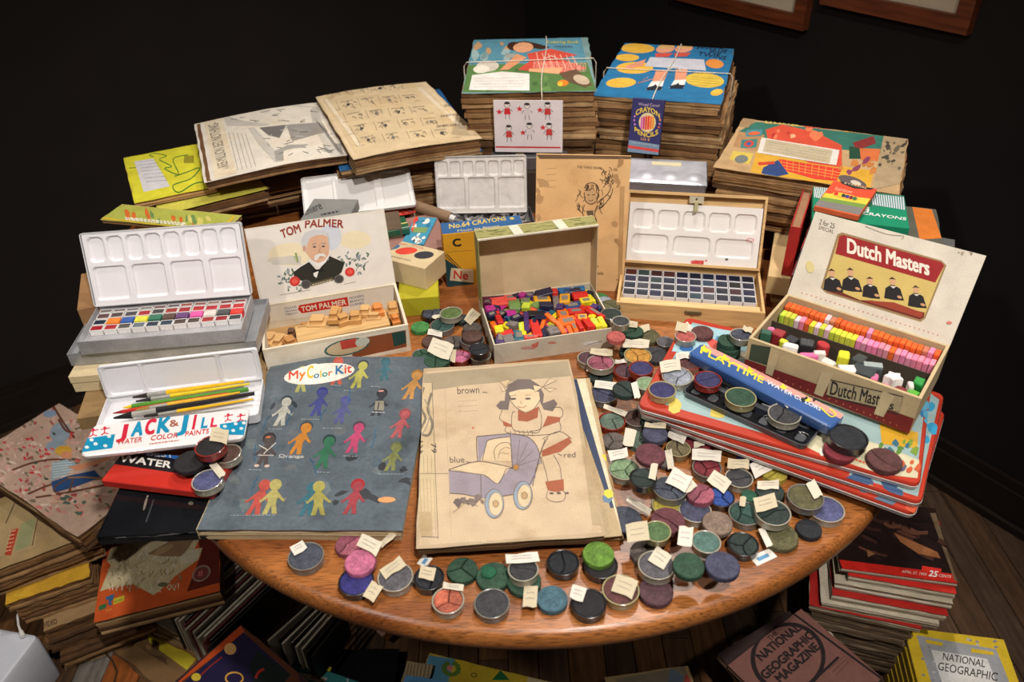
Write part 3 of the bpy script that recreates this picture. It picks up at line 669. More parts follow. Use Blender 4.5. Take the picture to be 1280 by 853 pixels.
# ---- white tin with brushes, its printed cover, the red and blue tin, the black portfolio
q = [(114, 541), (325, 522), (327, 469), (136, 499)]
root, w, d = root_of('brush_tin', 'open white enamelled tin holding paint brushes', 'tin', q, .036, .014)
tray(MB(), w, d, .014, .0012, (222, 222, 226), .002, r=.006).build('tray', ENAMEL, root, smooth=False)
ln = 8; L = lid_len(root, d / 2, .014, ln, 446)
l = lid_of(root, w, L, d / 2, .014, ln, (226, 226, 230), ENAMEL, .005)
palette(w - .004, L - .002, [(-w * .36, L / 2, w * .115, L * .45, .006), (.0, L / 2, w * .235, L * .45, .006), (w * .36, L / 2, w * .115, L * .45, .006)], .003, 120, 30, (226, 226, 232), .0042).build('palette', ENAMEL, l, smooth=True)
def px_tube(name, label, cat, p0, p1, z0, z1, segs, m=WAX, group=None, n=8):
    """thin stick from photo point p0 to p1; segs = (part name, t0, t1, r0, r1, colour, material)"""
    a, b = at(*p0, z0), at(*p1, z1); root = thing(name, label, cat, (a + b) / 2 , 0, group); c_ = (a + b) / 2
    for nm, t0, t1, r0, r1, col, mm_ in segs:
        mb = MB(); mb.tube([a.lerp(b, t0 + (t1 - t0) * k / 3) - c_ for k in range(4)], lambda t: r0 + (r1 - r0) * t, n, col); mb.build(nm, mm_, root, smooth=True)
    return root
BR = 'paint brushes in the white tin'
def brush(label, p0, p1, z, hc, tip, r=.0032, fl=.42, dz=0):
    px_tube('paint_brush', label, 'paint brush', p0, p1, z, z + dz, [('bristles', 0, .13, .0012, r * 1.15, tip, PASTEL), ('ferrule', .13, .30, r, r, (190, 188, 180), STEEL), ('handle', .30, 1, r * 1.2, r * .6, hc, WAX)], group=BR)
brush('paint brush with yellow handle and dark bristles, furthest back in the white tin', (166, 497), (305, 477), .042, (232, 186, 30), (50, 40, 34))
brush('paint brush with black and yellow handle just in front of the furthest back one', (170, 502), (312, 480), .046, (222, 196, 40), (44, 40, 44), .0025)
px_tube('pencil', 'green pencil with yellow tip lying among the brushes', 'pencil', (154, 510), (310, 487), .043, .047, [('tip', 0, .07, .0008, .003, (226, 200, 40), WAX), ('barrel', .07, 1, .0036, .0036, (80, 140, 50), WAX)], group=None)
px_tube('pencil', 'thin red pencil between the green pencil and the black brush', 'pencil', (141, 517), (286, 492), .042, .046, [('tip', 0, .08, .0006, .0025, (150, 30, 34), WAX), ('barrel', .08, 1, .0026, .0026, (196, 44, 40), WAX)], group=None)
brush('paint brush with mustard handle in front of the thin red pencil', (170, 513), (300, 491), .049, (222, 170, 50), (150, 120, 60), .0028)
brush('large black paint brush with long dark bristles at the front of the white tin', (142, 523), (318, 492), .045, (34, 32, 36), (24, 24, 26), .0046)
brush('thin yellow-handled paint brush nearest the lettered tin cover', (180, 521), (316, 499), .0425, (232, 180, 30), (40, 36, 34), .0022)
q = [(99, 572), (304, 547), (313, 508), (116, 533)]
c, w, d, a = fit(q, .052); root = thing('tin_cover', 'white tin cover lettered in red and blue leaning before the brushes', 'tin cover', (c.x, c.y, TZ + .044), a)
MB().prism(rrect(-w / 2, w / 2, -d / 2, d / 2, .009, 5), [(.002, 0), (0, .003), (0, .007), (.002, .0085)], (226, 222, 222)).build('cover', ENAMEL, root, smooth=True)
A = Art(q, w, d); A.zoom(60, 430, 4.267)
BL_, RD_ = (28, 136, 176), (198, 40, 66)
A.poly([(190, 515), (352, 488), (335, 562), (170, 585)], BL_).poly([(912, 428), (1075, 402), (1045, 485), (910, 485)], BL_)
for x, y in ((205, 558), (250, 540), (300, 550), (230, 520), (320, 500), (940, 440), (985, 462), (1030, 450), (1000, 425), (1045, 420)): A.ell(x, y, 12, 9, WHITE, n=5)
for x, y in ((240, 480), (300, 470), (960, 390), (1030, 390)):
    A.ell(x, y - 14, 8, 7, RD_); A.line([(x, y - 10), (x - 4, y + 14), (x - 20, y + 24)], 6, RD_); A.line([(x - 4, y + 12), (x + 18, y + 18)], 5, RD_); A.line([(x - 22, y - 4), (x + 26, y - 14)], 5, RD_)
up = (.22, -1)
for ch, x0, x1, cl, h in zip('JACK', (370, 432, 498, 560), (418, 486, 552, 630), (RD_, BL_, RD_, BL_), (66, 72, 78, 80)): A.text(ch, x0, 510 - (x0 - 370) * .13, x1, 510 - (x1 - 370) * .13, h, cl, .1, up=up)
A.text('&', 640, 448, 690, 440, 34, (160, 90, 60), .04)
for ch, x0, x1, cl, h in zip('JILL', (685, 752, 800, 852), (738, 772, 838, 892), (BL_, RD_, BL_, RD_), (78, 74, 56, 48)): A.text(ch, x0, 470 - (x0 - 685) * .13, x1, 470 - (x1 - 685) * .13, h, cl, .1, up=up)
A.text('WATER', 358, 545, 490, 528, 26, (196, 60, 50), .03, up=up); A.text('COLOR', 534, 522, 680, 503, 26, (196, 60, 50), .03, up=up); A.text('PAINTS', 718, 498, 850, 480, 26, (196, 60, 50), .03, up=up)
A.dashes(530, 540, 690, 518, 5, (190, 110, 100), 12)
A.build(root, .0085, 'printed_lettering', TINP)
q = [(131, 597), (262, 622), (290, 578), (155, 562)]
c, w, d, a = fit(q, .03); root = thing('paint_tin', 'flat red, black and blue tin lettered WATER beneath the black paint cakes', 'tin', (c.x, c.y, TZ + .020), a)
MB().prism(rrect(-w / 2, w / 2, -d / 2, d / 2, .003, 3), [(0, 0), (0, .009), (.001, .010)], (176, 44, 36), topcol=(186, 48, 38)).build('body', TINP, root)
A = Art(q, w, d); A.zoom(60, 430, 4.267)
A.poly([(345, 632), (385, 560), (900, 640), (860, 700), (770, 710)], (22, 22, 26)).poly([(395, 565), (900, 560), (900, 640), (690, 620)], (40, 96, 170)).poly([(400, 560), (520, 585), (690, 615), (720, 570), (560, 550)], (40, 96, 170))
A.text('BEST', 500, 592, 640, 606, 26, (190, 196, 206), .05); A.text('WATER', 378, 622, 620, 662, 34, (226, 222, 214), .08, up=(.25, -1)); A.poly([(780, 705), (860, 700), (860, 800), (745, 772)], (40, 110, 180))
A.build(root, .010, 'printed_lettering', TINP)
q = [(124, 674), (260, 662), (282, 600), (153, 598)]
slab('portfolio', 'black glossy portfolio hanging over the left edge of the table', 'portfolio', q, .013, .013, lambda A: A.zoom(0, 480, 4.267).line([(845, 620), (810, 740)], 8, (56, 60, 62)).ell(800, 640, 7, 40, (120, 110, 100), 12).ell(810, 600, 6, 5, (150, 140, 130)).ell(1035, 645, 12, 9, (110, 104, 90)), 2, (22, 23, 26), cols=[(26, 26, 28), (20, 20, 22)], m=GLOSSB, cm=GLOSSB, jit=.0015, spine=(26, 26, 28))
# ---- cigar box with wooden stamps
q = [(325, 441), (510, 404), (494, 354), (329, 381)]
root, w, d = root_of('cigar_box', 'open white cigar box with a white-haired man on the lid, full of wooden stamps', 'cigar box', q, .05, .05)
tray(MB(), w, d, .05, .004, (216, 206, 184), .004, incol=(180, 140, 90)).build('box', CARD, root)
A = Art([(330, 470), (518, 444), (510, 404), (325, 441)], w, .05); A.zoom(300, 250, 4.267)
A.poly([(110, 830), (890, 672), (925, 820), (110, 950)], (226, 218, 200)).poly([(600, 745), (880, 690), (890, 800), (560, 860), (520, 850)], (140, 76, 42)).poly([(775, 715), (870, 695), (888, 775), (795, 800)], (34, 72, 66))
A.ell(500, 800, 130, 45, (60, 100, 90), -12).ell(500, 800, 118, 38, (206, 186, 150), -12).poly([(455, 770), (545, 750), (552, 800), (465, 815)], (196, 70, 56)); A.ell(585, 770, 45, 24, (200, 204, 190), -14)
A.build(root, 0, 'printed_front', PAPER, M=face_front(w, .05, d) @ Matrix.Translation((0, 0, .0003)))
L = .125; ln = lid_lean(root, d / 2, .05, L, 392, 274); Mx = hinge(d / 2, .05, ln)
l = MB().box(-w / 2, w / 2, 0, L, -.004, 0, (222, 214, 200)).build('lid', CARD, root, M=Mx)
A = Art([(329, 381), (494, 354), (477, 263), (305, 286)], w, L); A.zoom(300, 250, 4.267)
A.rect(20, 30, 840, 580, (226, 220, 210)) if 0 else A.poly([(28, 160), (750, 62), (822, 438), (135, 556)], (228, 222, 214))
A.ell(270, 290, 115, 62, (234, 220, 186)).ell(610, 215, 85, 48, (234, 220, 186)).ell(480, 200, 60, 70, (208, 212, 222)).ell(230, 320, 80, 20, (214, 206, 190)).poly([(170, 330), (260, 295), (330, 300), (330, 345), (180, 345)], (206, 200, 190))
A.poly([(295, 282), (305, 280), (318, 330), (308, 335)], (140, 160, 90)).poly([(290, 300), (296, 298), (300, 325)], (140, 160, 90))
gs = [(96, 120, 96), (120, 132, 136), (80, 106, 84), (150, 156, 160)]
for cx_, cy_ in ((240, 420), (300, 460), (640, 370), (600, 300), (560, 330), (650, 310), (280, 395)):
    for _ in range(9): A.ell(cx_ + random.uniform(-34, 34), cy_ + random.uniform(-26, 26), 11, 5, random.choice(gs), random.uniform(0, 180), 6)
for cx_, cy_ in ((240, 400), (620, 380), (660, 360)):
    A.curve([(cx_, cy_), (cx_ + 10, cy_ - 22), (cx_ + 24, cy_ - 30)], 2.5, (70, 90, 70))
A.poly([(290, 385), (330, 355), (372, 330), (420, 380), (480, 300), (560, 335), (545, 385), (500, 430), (380, 440), (300, 420)], (40, 38, 30)).poly([(372, 330), (400, 350), (430, 362), (475, 318), (480, 290), (380, 300)], (228, 226, 224)).poly([(395, 380), (425, 378), (415, 415), (400, 405)], (230, 228, 224))
A.poly([(392, 372), (420, 370), (452, 362), (448, 384), (420, 380), (396, 390)], (18, 18, 18)).line([(372, 332), (396, 372), (390, 400)], 3, (20, 20, 18)).line([(482, 298), (445, 362)], 3, (20, 20, 18))
A.poly([(335, 230), (350, 180), (410, 160), (465, 178), (478, 230), (474, 290), (455, 322), (420, 336), (385, 320), (352, 275)], (216, 172, 142))
A.poly([(330, 250), (328, 210), (345, 175), (400, 155), (455, 168), (472, 200), (440, 186), (400, 190), (372, 205), (358, 240), (352, 280)], (204, 204, 206)).poly([(466, 180), (478, 210), (478, 255), (468, 230)], (190, 190, 192))
A.poly([(398, 318), (402, 296), (425, 286), (448, 286), (462, 298), (458, 304), (430, 298), (412, 322)], (226, 224, 220)).line([(385, 236), (408, 230)], 5, (150, 140, 136)).line([(432, 232), (458, 232)], 5, (150, 140, 136)).ell(398, 250, 9, 5, (96, 84, 80)).ell(445, 248, 9, 5, (96, 84, 80)).curve([(426, 240), (428, 262), (422, 276), (436, 280)], 3, (176, 124, 100)).line([(424, 306), (446, 304)], 3, (150, 84, 76)).ell(345, 258, 8, 16, (200, 150, 124))
A.ell(300, 432, 28, 26, (206, 56, 50)).ell(300, 432, 16, 13, (226, 90, 76)).ell(588, 384, 26, 24, (206, 56, 50)).ell(588, 384, 14, 12, (226, 90, 76)).ell(360, 448, 26, 25, (70, 66, 66)).ring(360, 448, 22, 21, 3, (110, 106, 104)).ell(532, 421, 26, 23, (70, 66, 66)).ring(532, 421, 22, 19, 3, (110, 106, 104))
A.curve([(385, 450), (440, 436), (500, 418)], 18, (84, 76, 60)); A.dashes(392, 452, 498, 424, 6, (190, 176, 140), 10)
RD2 = (150, 52, 36)
A.text('TOM', 226, 205, 328, 170, 44, RD2, .05, arc=3); A.text('PALMER', 340, 150, 545, 152, 40, RD2, .05, arc=6)
A.line([(222, 505), (385, 478)], 2, (150, 140, 130)).line([(560, 448), (620, 436)], 2, (150, 140, 130))
A.build(l, 0, 'printed_picture', CLEAN, M=Matrix.Translation((0, L / 2, 0)))
iw = Matrix.Translation((0, d / 2 - .0042, .027)) @ Matrix.Rotation(R(90), 4, 'X')
A = Art([(331, 412), (498, 378), (494, 354), (329, 381)], w - .01, .044); A.zoom(300, 250, 4.267)
A.poly([(130, 565), (832, 448), (845, 545), (130, 650)], (224, 216, 200)).poly([(340, 548), (608, 500), (614, 545), (350, 592), (330, 572)], (196, 44, 34)); A.text('TOM PALMER', 350, 584, 602, 538, 26, (236, 226, 206), .05, up=(-.1, -1))
for i in range(3): A.text(('CIGAR', 'HAVANA', 'TOBACCO')[i], 250, 574 + i * 17, 326, 560 + i * 17, 11, (90, 104, 150)); A.text(('MODERN', 'BRANCH', 'CLEARS')[i], 620, 512 + i * 17, 692, 498 + i * 17, 11, (90, 104, 150))
A.build(root, 0, 'inner_label', CLEAN, M=iw)
# wooden board and rubber stamps in the cigar box
def zq(ox, oy, k, P): return [(ox + x / k, oy + y / k) for x, y in P]
c, w2, d2, a = fit(zq(300, 250, 4.267, [(305, 765), (800, 655), (775, 590), (292, 668)]), .030); root = thing('wooden_board', 'long pale wooden board lying across the cigar box', 'wooden block', (c.x, c.y, TZ + .008), a)
MB().box(-w2 / 2, w2 / 2, -d2 / 2, d2 / 2, 0, .022, (206, 168, 112), ch=.0006).build('board', BOXWOOD, root)
MB().box(-w2 / 2 + .004, w2 / 2 - .004, d2 / 2 - .006, d2 / 2 - .003, .0221, .0226, (170, 128, 78)).build('groove', BOXWOOD, root)
st = [(410, 625, 100, 55, -12, .040, 'flat pale wooden stamp with two dots standing left on the board'), (500, 585, 55, 70, -12, .050, 'upright wooden stamp at the back of the box near the man\'s lapel'), (545, 612, 70, 40, 20, .046, 'wooden stamp with white paper face in the middle of the box'), (610, 600, 66, 44, -5, .046, 'wooden stamp with grey paper top beside the white-faced one'), (665, 570, 66, 44, -12, .045, 'wooden stamp below the printed red band, third from the right wall'), (730, 560, 60, 48, 5, .046, 'orange-brown wooden stamp second from the right wall of the box'), (812, 555, 56, 60, 0, .044, 'tall wooden stamp in the back right corner of the cigar box'), (826, 615, 44, 36, 8, .038, 'small orange wooden stamp in front of the tall corner stamp'), (826, 645, 44, 30, 0, .026, 'dark wooden stamp at the right end of the board'), (710, 602, 80, 26, -10, .040, 'flat wooden stamp with rubber face lying on the board\'s back edge'), (155, 720, 60, 60, -20, .028, 'brown wooden stamp in the left front corner of the cigar box'), (205, 730, 56, 66, -25, .032, 'wooden stamp second from the left wall of the cigar box'), (262, 735, 66, 50, 25, .034, 'wooden stamp with white side touching the left end of the board'), (270, 690, 40, 36, -10, .022, 'small dark stamp behind the white-sided one'), (345, 655, 60, 20, -10, .020, 'thin wooden strip behind the left end of the board')]
for i, (x, y, sw, sd, rt, zt, lb) in enumerate(st):
    c, w2, d2, a = fit(zq(300, 250, 4.267, [(x - sw / 2, y + sd / 2), (x + sw / 2, y + sd / 2), (x + sw / 2, y - sd / 2), (x - sw / 2, y - sd / 2)]), zt)
    hh = .016 if zt > .03 else .014
    root = thing('rubber_stamp', lb, 'stamp', (c.x, c.y, TZ + zt - hh), R(rt + 10), 'wooden stamps in the cigar box')
    dk = 'dark' in lb; cl = (96, 66, 44) if dk else random.choice([(196, 148, 88), (180, 128, 72), (206, 164, 108)])
    if 'orange' in lb: cl = (206, 130, 62)
    mb = MB(); mb.box(-w2 / 2, w2 / 2, -d2 / 2, d2 / 2, 0, hh * .55, cl, ch=.0008); mb.prism(rrect(-w2 * .34, w2 * .34, -d2 * .3, d2 * .3, .002, 3), [(0, hh * .5), (.001, hh * .7), (-.0006, hh - .001), (.001, hh)], cl, cap0=False); mb.build('handle', BOXWOOD, root)
    MB().box(-w2 / 2 + .001, w2 / 2 - .001, -d2 / 2 + .001, d2 / 2 - .001, -.002, 0, (70, 50, 44) if i % 3 else (214, 206, 196)).build('rubber_face', WAX, root)
# ---- cream box with a green-edged lid, full of crayon blocks
q = [(618, 433), (766, 409), (741, 352), (598, 373)]
root, w, d = root_of('crayon_box', 'open cream cardboard box with green-sided lid holding a heap of crayon blocks', 'box', q, .036, .036)
tray(MB(), w, d, .036, .0022, (206, 196, 176), .003, incol=(180, 150, 120)).build('box', PAPER, root); CBX = (root, w, d)
A = Art([(618, 456), (763, 438), (766, 409), (618, 433)], w, .036); A.zoom(560, 260, 4.267)
A.poly([(410, 738), (445, 722), (440, 748), (412, 765)], (206, 110, 96)).ell(390, 755, 30, 8, (200, 150, 140)).ell(510, 728, 22, 6, (206, 130, 110)).ell(720, 735, 50, 12, (222, 220, 216), -8).ell(822, 692, 8, 4, (60, 74, 70), 30).line([(700, 745), (790, 722)], 4, (120, 116, 120)); A.build(root, 0, 'paint_smears', PAPER, M=face_front(w, .036, d) @ Matrix.Translation((0, 0, .0003)))
ln = 2; L = lid_len(root, d / 2, .036, ln, 279); Mx = hinge(d / 2, .036, ln); rim = .034
mb = MB(); mb.box(-w / 2, w / 2, 0, L, -.0015, 0, (214, 190, 150))
l = mb.build('lid', CARD, root, M=Mx)
mb = MB(); g1, g2 = (150, 146, 90), (206, 184, 146)
mb.box(-w / 2, w / 2, L - .0015, L, 0, rim, g1).build('lid_top_wall', PAPER, l)
for s_ in (-1, 1): MB().box(min(s_ * w / 2, s_ * (w / 2 - .0015)), max(s_ * w / 2, s_ * (w / 2 - .0015)), 0, L - .0015, 0, rim, g2 if s_ > 0 else g1).build('lid_side_wall', CARD, l)
mb = MB(); mb.box(-w / 2, w / 2, L - .0022, L + .0004, rim - .001, rim + .0012, (222, 216, 200))
mb.build('lid_edge', PAPER, l)
A = Art([(0, 0), (1, 0), (1, 1), (0, 1)], w, rim)
A.blotch(.02, .1, .98, .9, 60, [(128, 128, 70), (164, 158, 96), (110, 118, 66), (180, 172, 120)], (.01, .05)); A.poly([(.30, 0), (.38, 0), (.36, 1), (.28, 1)], (216, 210, 190)).poly([(.67, 0), (.75, 0), (.73, 1), (.65, 1)], (216, 210, 190))
A.build(l, 0, 'green_paper', PAPER, M=Matrix.Translation((0, L, rim / 2)) @ Matrix.Rotation(R(-90), 4, 'X'))
# crayon blocks: top layer one by one, the hidden layer below as one pile
C = dict(red=(206, 40, 34), orange=(232, 104, 24), coral=(232, 84, 72), yellow=(222, 206, 30), mustard=(224, 160, 30), green=(110, 140, 76), blue=(30, 66, 120), navy=(34, 32, 62), purple=(70, 44, 100), magenta=(178, 40, 130), sky=(30, 104, 160), grey=(120, 112, 110), plum=(90, 30, 60), teal=(40, 96, 110), lime=(190, 206, 60), black=(30, 26, 34), pink=(226, 90, 120))
cn = {'sky': 'bright-blue', 'navy': 'navy', 'lime': 'yellow-green', 'grey': 'grey', 'teal': 'blue-green', 'coral': 'coral', 'mustard': 'golden'}
cr_ = [(190, 500, 50, 20, 10, 'plum'), (225, 480, 40, 70, 80, 'plum'), (270, 492, 90, 34, -10, 'coral'), (330, 476, 60, 30, -8, 'coral'), (365, 462, 34, 24, 60, 'navy'), (395, 458, 34, 24, 30, 'magenta'), (430, 456, 50, 26, -10, 'purple'), (515, 445, 90, 32, -8, 'navy'), (568, 440, 30, 26, 0, 'red'), (620, 428, 80, 26, -10, 'sky'), (670, 437, 80, 20, -8, 'navy'), (700, 420, 60, 22, 5, 'sky'), (205, 535, 70, 28, -12, 'magenta'), (250, 530, 50, 28, 40, 'navy'), (350, 500, 66, 30, -5, 'green'), (355, 522, 60, 26, 8, 'green'), (410, 490, 50, 28, 8, 'green'), (420, 515, 46, 26, 20, 'lime'), (325, 555, 80, 26, -14, 'magenta'), (500, 480, 90, 28, -5, 'mustard'), (475, 510, 56, 28, -50, 'green'), (520, 512, 70, 28, -5, 'navy'), (578, 490, 34, 80, 4, 'grey'), (625, 480, 56, 54, 8, 'mustard'), (705, 462, 86, 34, -8, 'red'), (735, 487, 66, 24, -10, 'yellow'), (665, 515, 90, 30, -12, 'blue'), (768, 478, 20, 40, -14, 'yellow'), (235, 560, 50, 24, -20, 'navy'), (268, 580, 32, 66, -8, 'red'), (292, 600, 30, 24, 10, 'plum'), (365, 575, 60, 22, -22, 'navy'), (360, 590, 50, 20, 30, 'black'), (345, 615, 60, 26, 40, 'grey'), (420, 600, 28, 90, 4, 'purple'), (470, 560, 100, 28, -4, 'black'), (500, 575, 60, 22, 25, 'navy'), (560, 590, 28, 70, -30, 'orange'), (610, 560, 56, 34, -12, 'orange'), (680, 545, 90, 26, -10, 'red'), (735, 535, 28, 76, -25, 'red'), (790, 550, 24, 80, -30, 'red'), (780, 520, 40, 22, 40, 'purple'), (718, 575, 50, 24, 8, 'mustard'), (770, 575, 40, 22, 30, 'yellow'), (235, 640, 28, 66, -16, 'orange'), (273, 640, 46, 34, -6, 'yellow'), (312, 620, 44, 26, 35, 'yellow'), (305, 665, 88, 28, -12, 'red'), (385, 630, 24, 40, 0, 'lime'), (405, 640, 26, 70, 0, 'yellow'), (470, 650, 50, 100, -2, 'red'), (508, 612, 22, 60, 20, 'orange'), (560, 640, 40, 34, -30, 'grey'), (640, 598, 98, 42, -14, 'orange'), (610, 650, 30, 60, -16, 'orange'), (650, 645, 26, 66, -8, 'orange'), (680, 640, 26, 66, -6, 'orange'), (712, 640, 28, 60, -6, 'red'), (750, 620, 46, 74, -10, 'red'), (790, 610, 66, 42, 6, 'lime'), (830, 615, 30, 50, -10, 'yellow'), (820, 640, 50, 18, -10, 'yellow'), (265, 705, 48, 60, 10, 'purple'), (325, 695, 56, 36, -10, 'grey'), (385, 688, 60, 56, 0, 'teal'), (450, 705, 76, 14, -6, 'coral'), (520, 665, 50, 60, 25, 'navy'), (570, 675, 66, 30, -22, 'grey'), (290, 560, 30, 26, 50, 'black'), (455, 620, 20, 60, 15, 'navy'), (600, 520, 40, 24, 20, 'purple'), (640, 440, 50, 22, 4, 'blue')]
B_i = CBX[0]; bpy.context.view_layer.update(); Mi = B_i.matrix_world.inverted(); _D = CBX[2]
def zone(u, v):
    """plain words for a place in a box, u and v in -1..1"""
    c = 'left' if u < -.4 else 'right' if u > .4 else 'middle'; r = 'front' if v < -.4 else 'back' if v > .4 else ''
    return (f'{r} {c}' if r else ('very middle' if c == 'middle' else f'{c} side'))
def near_labels(items, noun, where):
    """items: (colour word, u, v); a label for each that names its two nearest neighbours"""
    L = []
    for i, (c, u, v) in enumerate(items):
        o = sorted((j for j in range(len(items)) if j != i), key=lambda j: math.hypot(items[j][1] - u, items[j][2] - v))[:2]
        L.append(f'{c} {noun}, {zone(u, v)} of {where}, by {items[o[0]][0]} and {items[o[1]][0]}')
    for s_ in set(L):
        k = [i for i, x in enumerate(L) if x == s_]
        if len(k) > 1:
            k.sort(key=lambda i: items[i][1]); wd = ['leftmost', 'second', 'third', 'fourth', 'fifth']
            for n_, i in enumerate(k): L[i] = L[i].replace(f', by', f', {wd[n_]} from left, by' if n_ else ', leftmost, by')
    return L
its = []
for x, y, sw, sd, rt, cl in cr_:
    zt = .037 + random.uniform(-.002, .004)
    c, w2, d2, a = fit(zq(560, 260, 4.267, [(x - sw / 2, y + sd / 2), (x + sw / 2, y + sd / 2), (x + sw / 2, y - sd / 2), (x - sw / 2, y - sd / 2)]), zt)
    p = Mi @ c; ra = R(-rt + 4) - B_i.rotation_euler.z; ex = abs(w2 / 2 * cos(ra)) + abs(d2 / 2 * sin(ra)) + .0032; ey = abs(w2 / 2 * sin(ra)) + abs(d2 / 2 * cos(ra)) + .0032
    p.x = max(-w / 2 + ex, min(w / 2 - ex, p.x)); p.y = max(-d / 2 + ey, min(d / 2 - ey, p.y))
    its.append((cn.get(cl, cl), p.x / w * 2, p.y / d * 2, B_i.matrix_world @ p, w2, d2, rt, cl, zt))
lbs = near_labels([t[:3] for t in its], 'crayon', 'cream box')
for (nm, u, v, p, w2, d2, rt, cl, zt), lb in zip(its, lbs):
    root = thing('crayon_block', lb, 'crayon', (p.x, p.y, TZ + zt - .009), R(rt * -1.0 + 4), 'crayon blocks heaped in the cream box')
    root.rotation_euler.x = R(random.uniform(-9, 9)); root.rotation_euler.y = R(random.uniform(-9, 9))
    MB().prism(rrect(-w2 / 2, w2 / 2, -d2 / 2, d2 / 2, .0012, 2), [(.0008, 0), (0, .001), (0, .008), (.0009, .009)], C[cl]).build('wax', WAX, root)
    if random.random() < .22: MB().prism(rrect(-w2 * .3, w2 * .3, -d2 * .25, d2 * .25, .001, 2), [(0, .009), (.0002, .0094)], (130, 120, 110)).build('wrapper', PAPER, root)
mb = MB()
for i in range(300):
    xx = random.uniform(-w / 2 + .0125, w / 2 - .0125); yy = random.uniform(-d / 2 + .0125, d / 2 - .0125)
    mb.box(-.009, .009, -.0045, .0045, -.004, .004, random.choice(list(C.values())), M=Matrix.Translation((xx, yy, random.uniform(.009, .0305))) @ Matrix.Rotation(random.uniform(0, 3), 4, 'Z') @ Matrix.Rotation(random.uniform(-.3, .3), 4, 'X'), ch=.0006)
o = mb.build('crayon_pile', WAX, None, M=CBX[0].matrix_world.copy()); o.matrix_world = CBX[0].matrix_world.copy(); tag(o, 'mixed crayon blocks filling the cream box below the top layer', 'crayons', kind='stuff')
# ---- wooden watercolour box
q = [(773, 376), (960, 394), (947, 340), (776, 324)]
root, w, d = root_of('wooden_paint_box', 'open wooden watercolor box with forty dark pans and a white palette in its lid', 'paint box', q, .03, .03)
mb = MB(); tray(mb, w, d, .03, .004, (212, 174, 118), .004); mb.build('box', BOXWOOD, root)
MB().box(-w / 2 + .004, w / 2 - .004, -d / 2 + .004, -d / 2 + .034, .004, .019, (222, 186, 130), ch=.001).build('brush_ledge', BOXWOOD, root)
mb = MB(); mb.prism(rrect(-.014, .014, -.004, .004, .0035, 4), [(0, 0), (.0005, .0015)], (130, 116, 84)); mb.tube([(-.008, .001, .002), (0, -.002, .003), (.008, .001, .002)], .0009, 5, (110, 96, 70)); mb.build('clasp', STEEL, root, M=Matrix.Translation((.006, -d / 2, .020)) @ Matrix.Rotation(R(90), 4, 'X'))
pw, pd = (w - .016) / 10, (d - .048) / 4; DK = [(22, 28, 48), (28, 30, 60), (24, 34, 52), (26, 30, 44)]
sp = {(0, 0): (84, 40, 34), (0, 1): (50, 66, 66), (0, 2): (60, 34, 34), (0, 3): (72, 40, 40), (1, 2): (40, 56, 58), (2, 6): (66, 38, 44), (1, 6): (40, 60, 80), (2, 8): (60, 30, 34), (2, 1): (60, 58, 68), (1, 8): (26, 24, 22), (3, 6): (66, 70, 78), (3, 5): (40, 60, 70)}
for j in range(4):
    for i in range(10): pan(root, -w / 2 + .007 + pw * (i + .5), d / 2 - .008 - pd * (j + .5), .004, pw * .47, pd * .47, .017, (220, 220, 224), sp.get((j, i), DK[(i * 3 + j) % 4]))
ln = 22; L = lid_len(root, d / 2, .03, ln, 242); Mx = hinge(d / 2 - .001, .031, ln)
wl = w * .985; mb = MB(); tray(mb, wl, L, .017, .004, (212, 174, 118), .003); l = mb.build('lid', BOXWOOD, root, M=Mx @ Matrix.Translation((0, L / 2, -.003)))
Wp, Lp = wl * .955, L * .81; ws = [(-Wp / 2 + Wp * (.11 + .193 * i), Lp * .73, Wp * .083, Lp * .165, .009) for i in range(5)] + [(-Wp / 2 + Wp * (.175 + .32 * i), Lp * .3, Wp * .142, Lp * .165, .009) for i in range(3)]
palette(Wp, Lp, ws, .004, 150, 66, (232, 228, 224), .0).build('palette', ENAMEL, l, smooth=True, M=Matrix.Translation((0, -L / 2 + .004, .0125)))
mb = MB(); mb.box(-Wp / 2, Wp / 2, 0, Lp, -.009, -.0045, (228, 224, 220)); mb.build('palette_back', ENAMEL, l, M=Matrix.Translation((0, -L / 2 + .004, .0125)))
A = Art([(0, 0), (1, 0), (1, 1), (0, 1)], Wp, Lp); A.ring(.93, .47, .025, .025, .006, (206, 70, 84)); A.poly([(.50, .005), (.60, .0), (.60, .06), (.53, .07)], (196, 60, 56)).blotch(.5, .02, .62, .09, 5, [(206, 90, 84)], (.01, .02)).ell(.77, .115, .012, .02, (90, 80, 80))
o = A.build(l, 0, 'paint_drips', CLEAN, M=Matrix.Translation((0, -L / 2 + .004 + Lp / 2, .0127))); o['kind'] = 'stuff'
mb = MB(); mb.box(-.012, .012, -.007, .007, 0, .002, (206, 196, 170)); mb.cyl(.0018, [(0, .002), (0, .003)], 8, (90, 80, 70)); mb.prism(rrect(-.0035, .0035, -.022, -.004, .003, 4), [(0, .003), (.0006, .0055)], (190, 182, 140)); mb.build('catch', STEEL, l, M=Matrix.Translation((0, L / 2 - .009, .0145)))
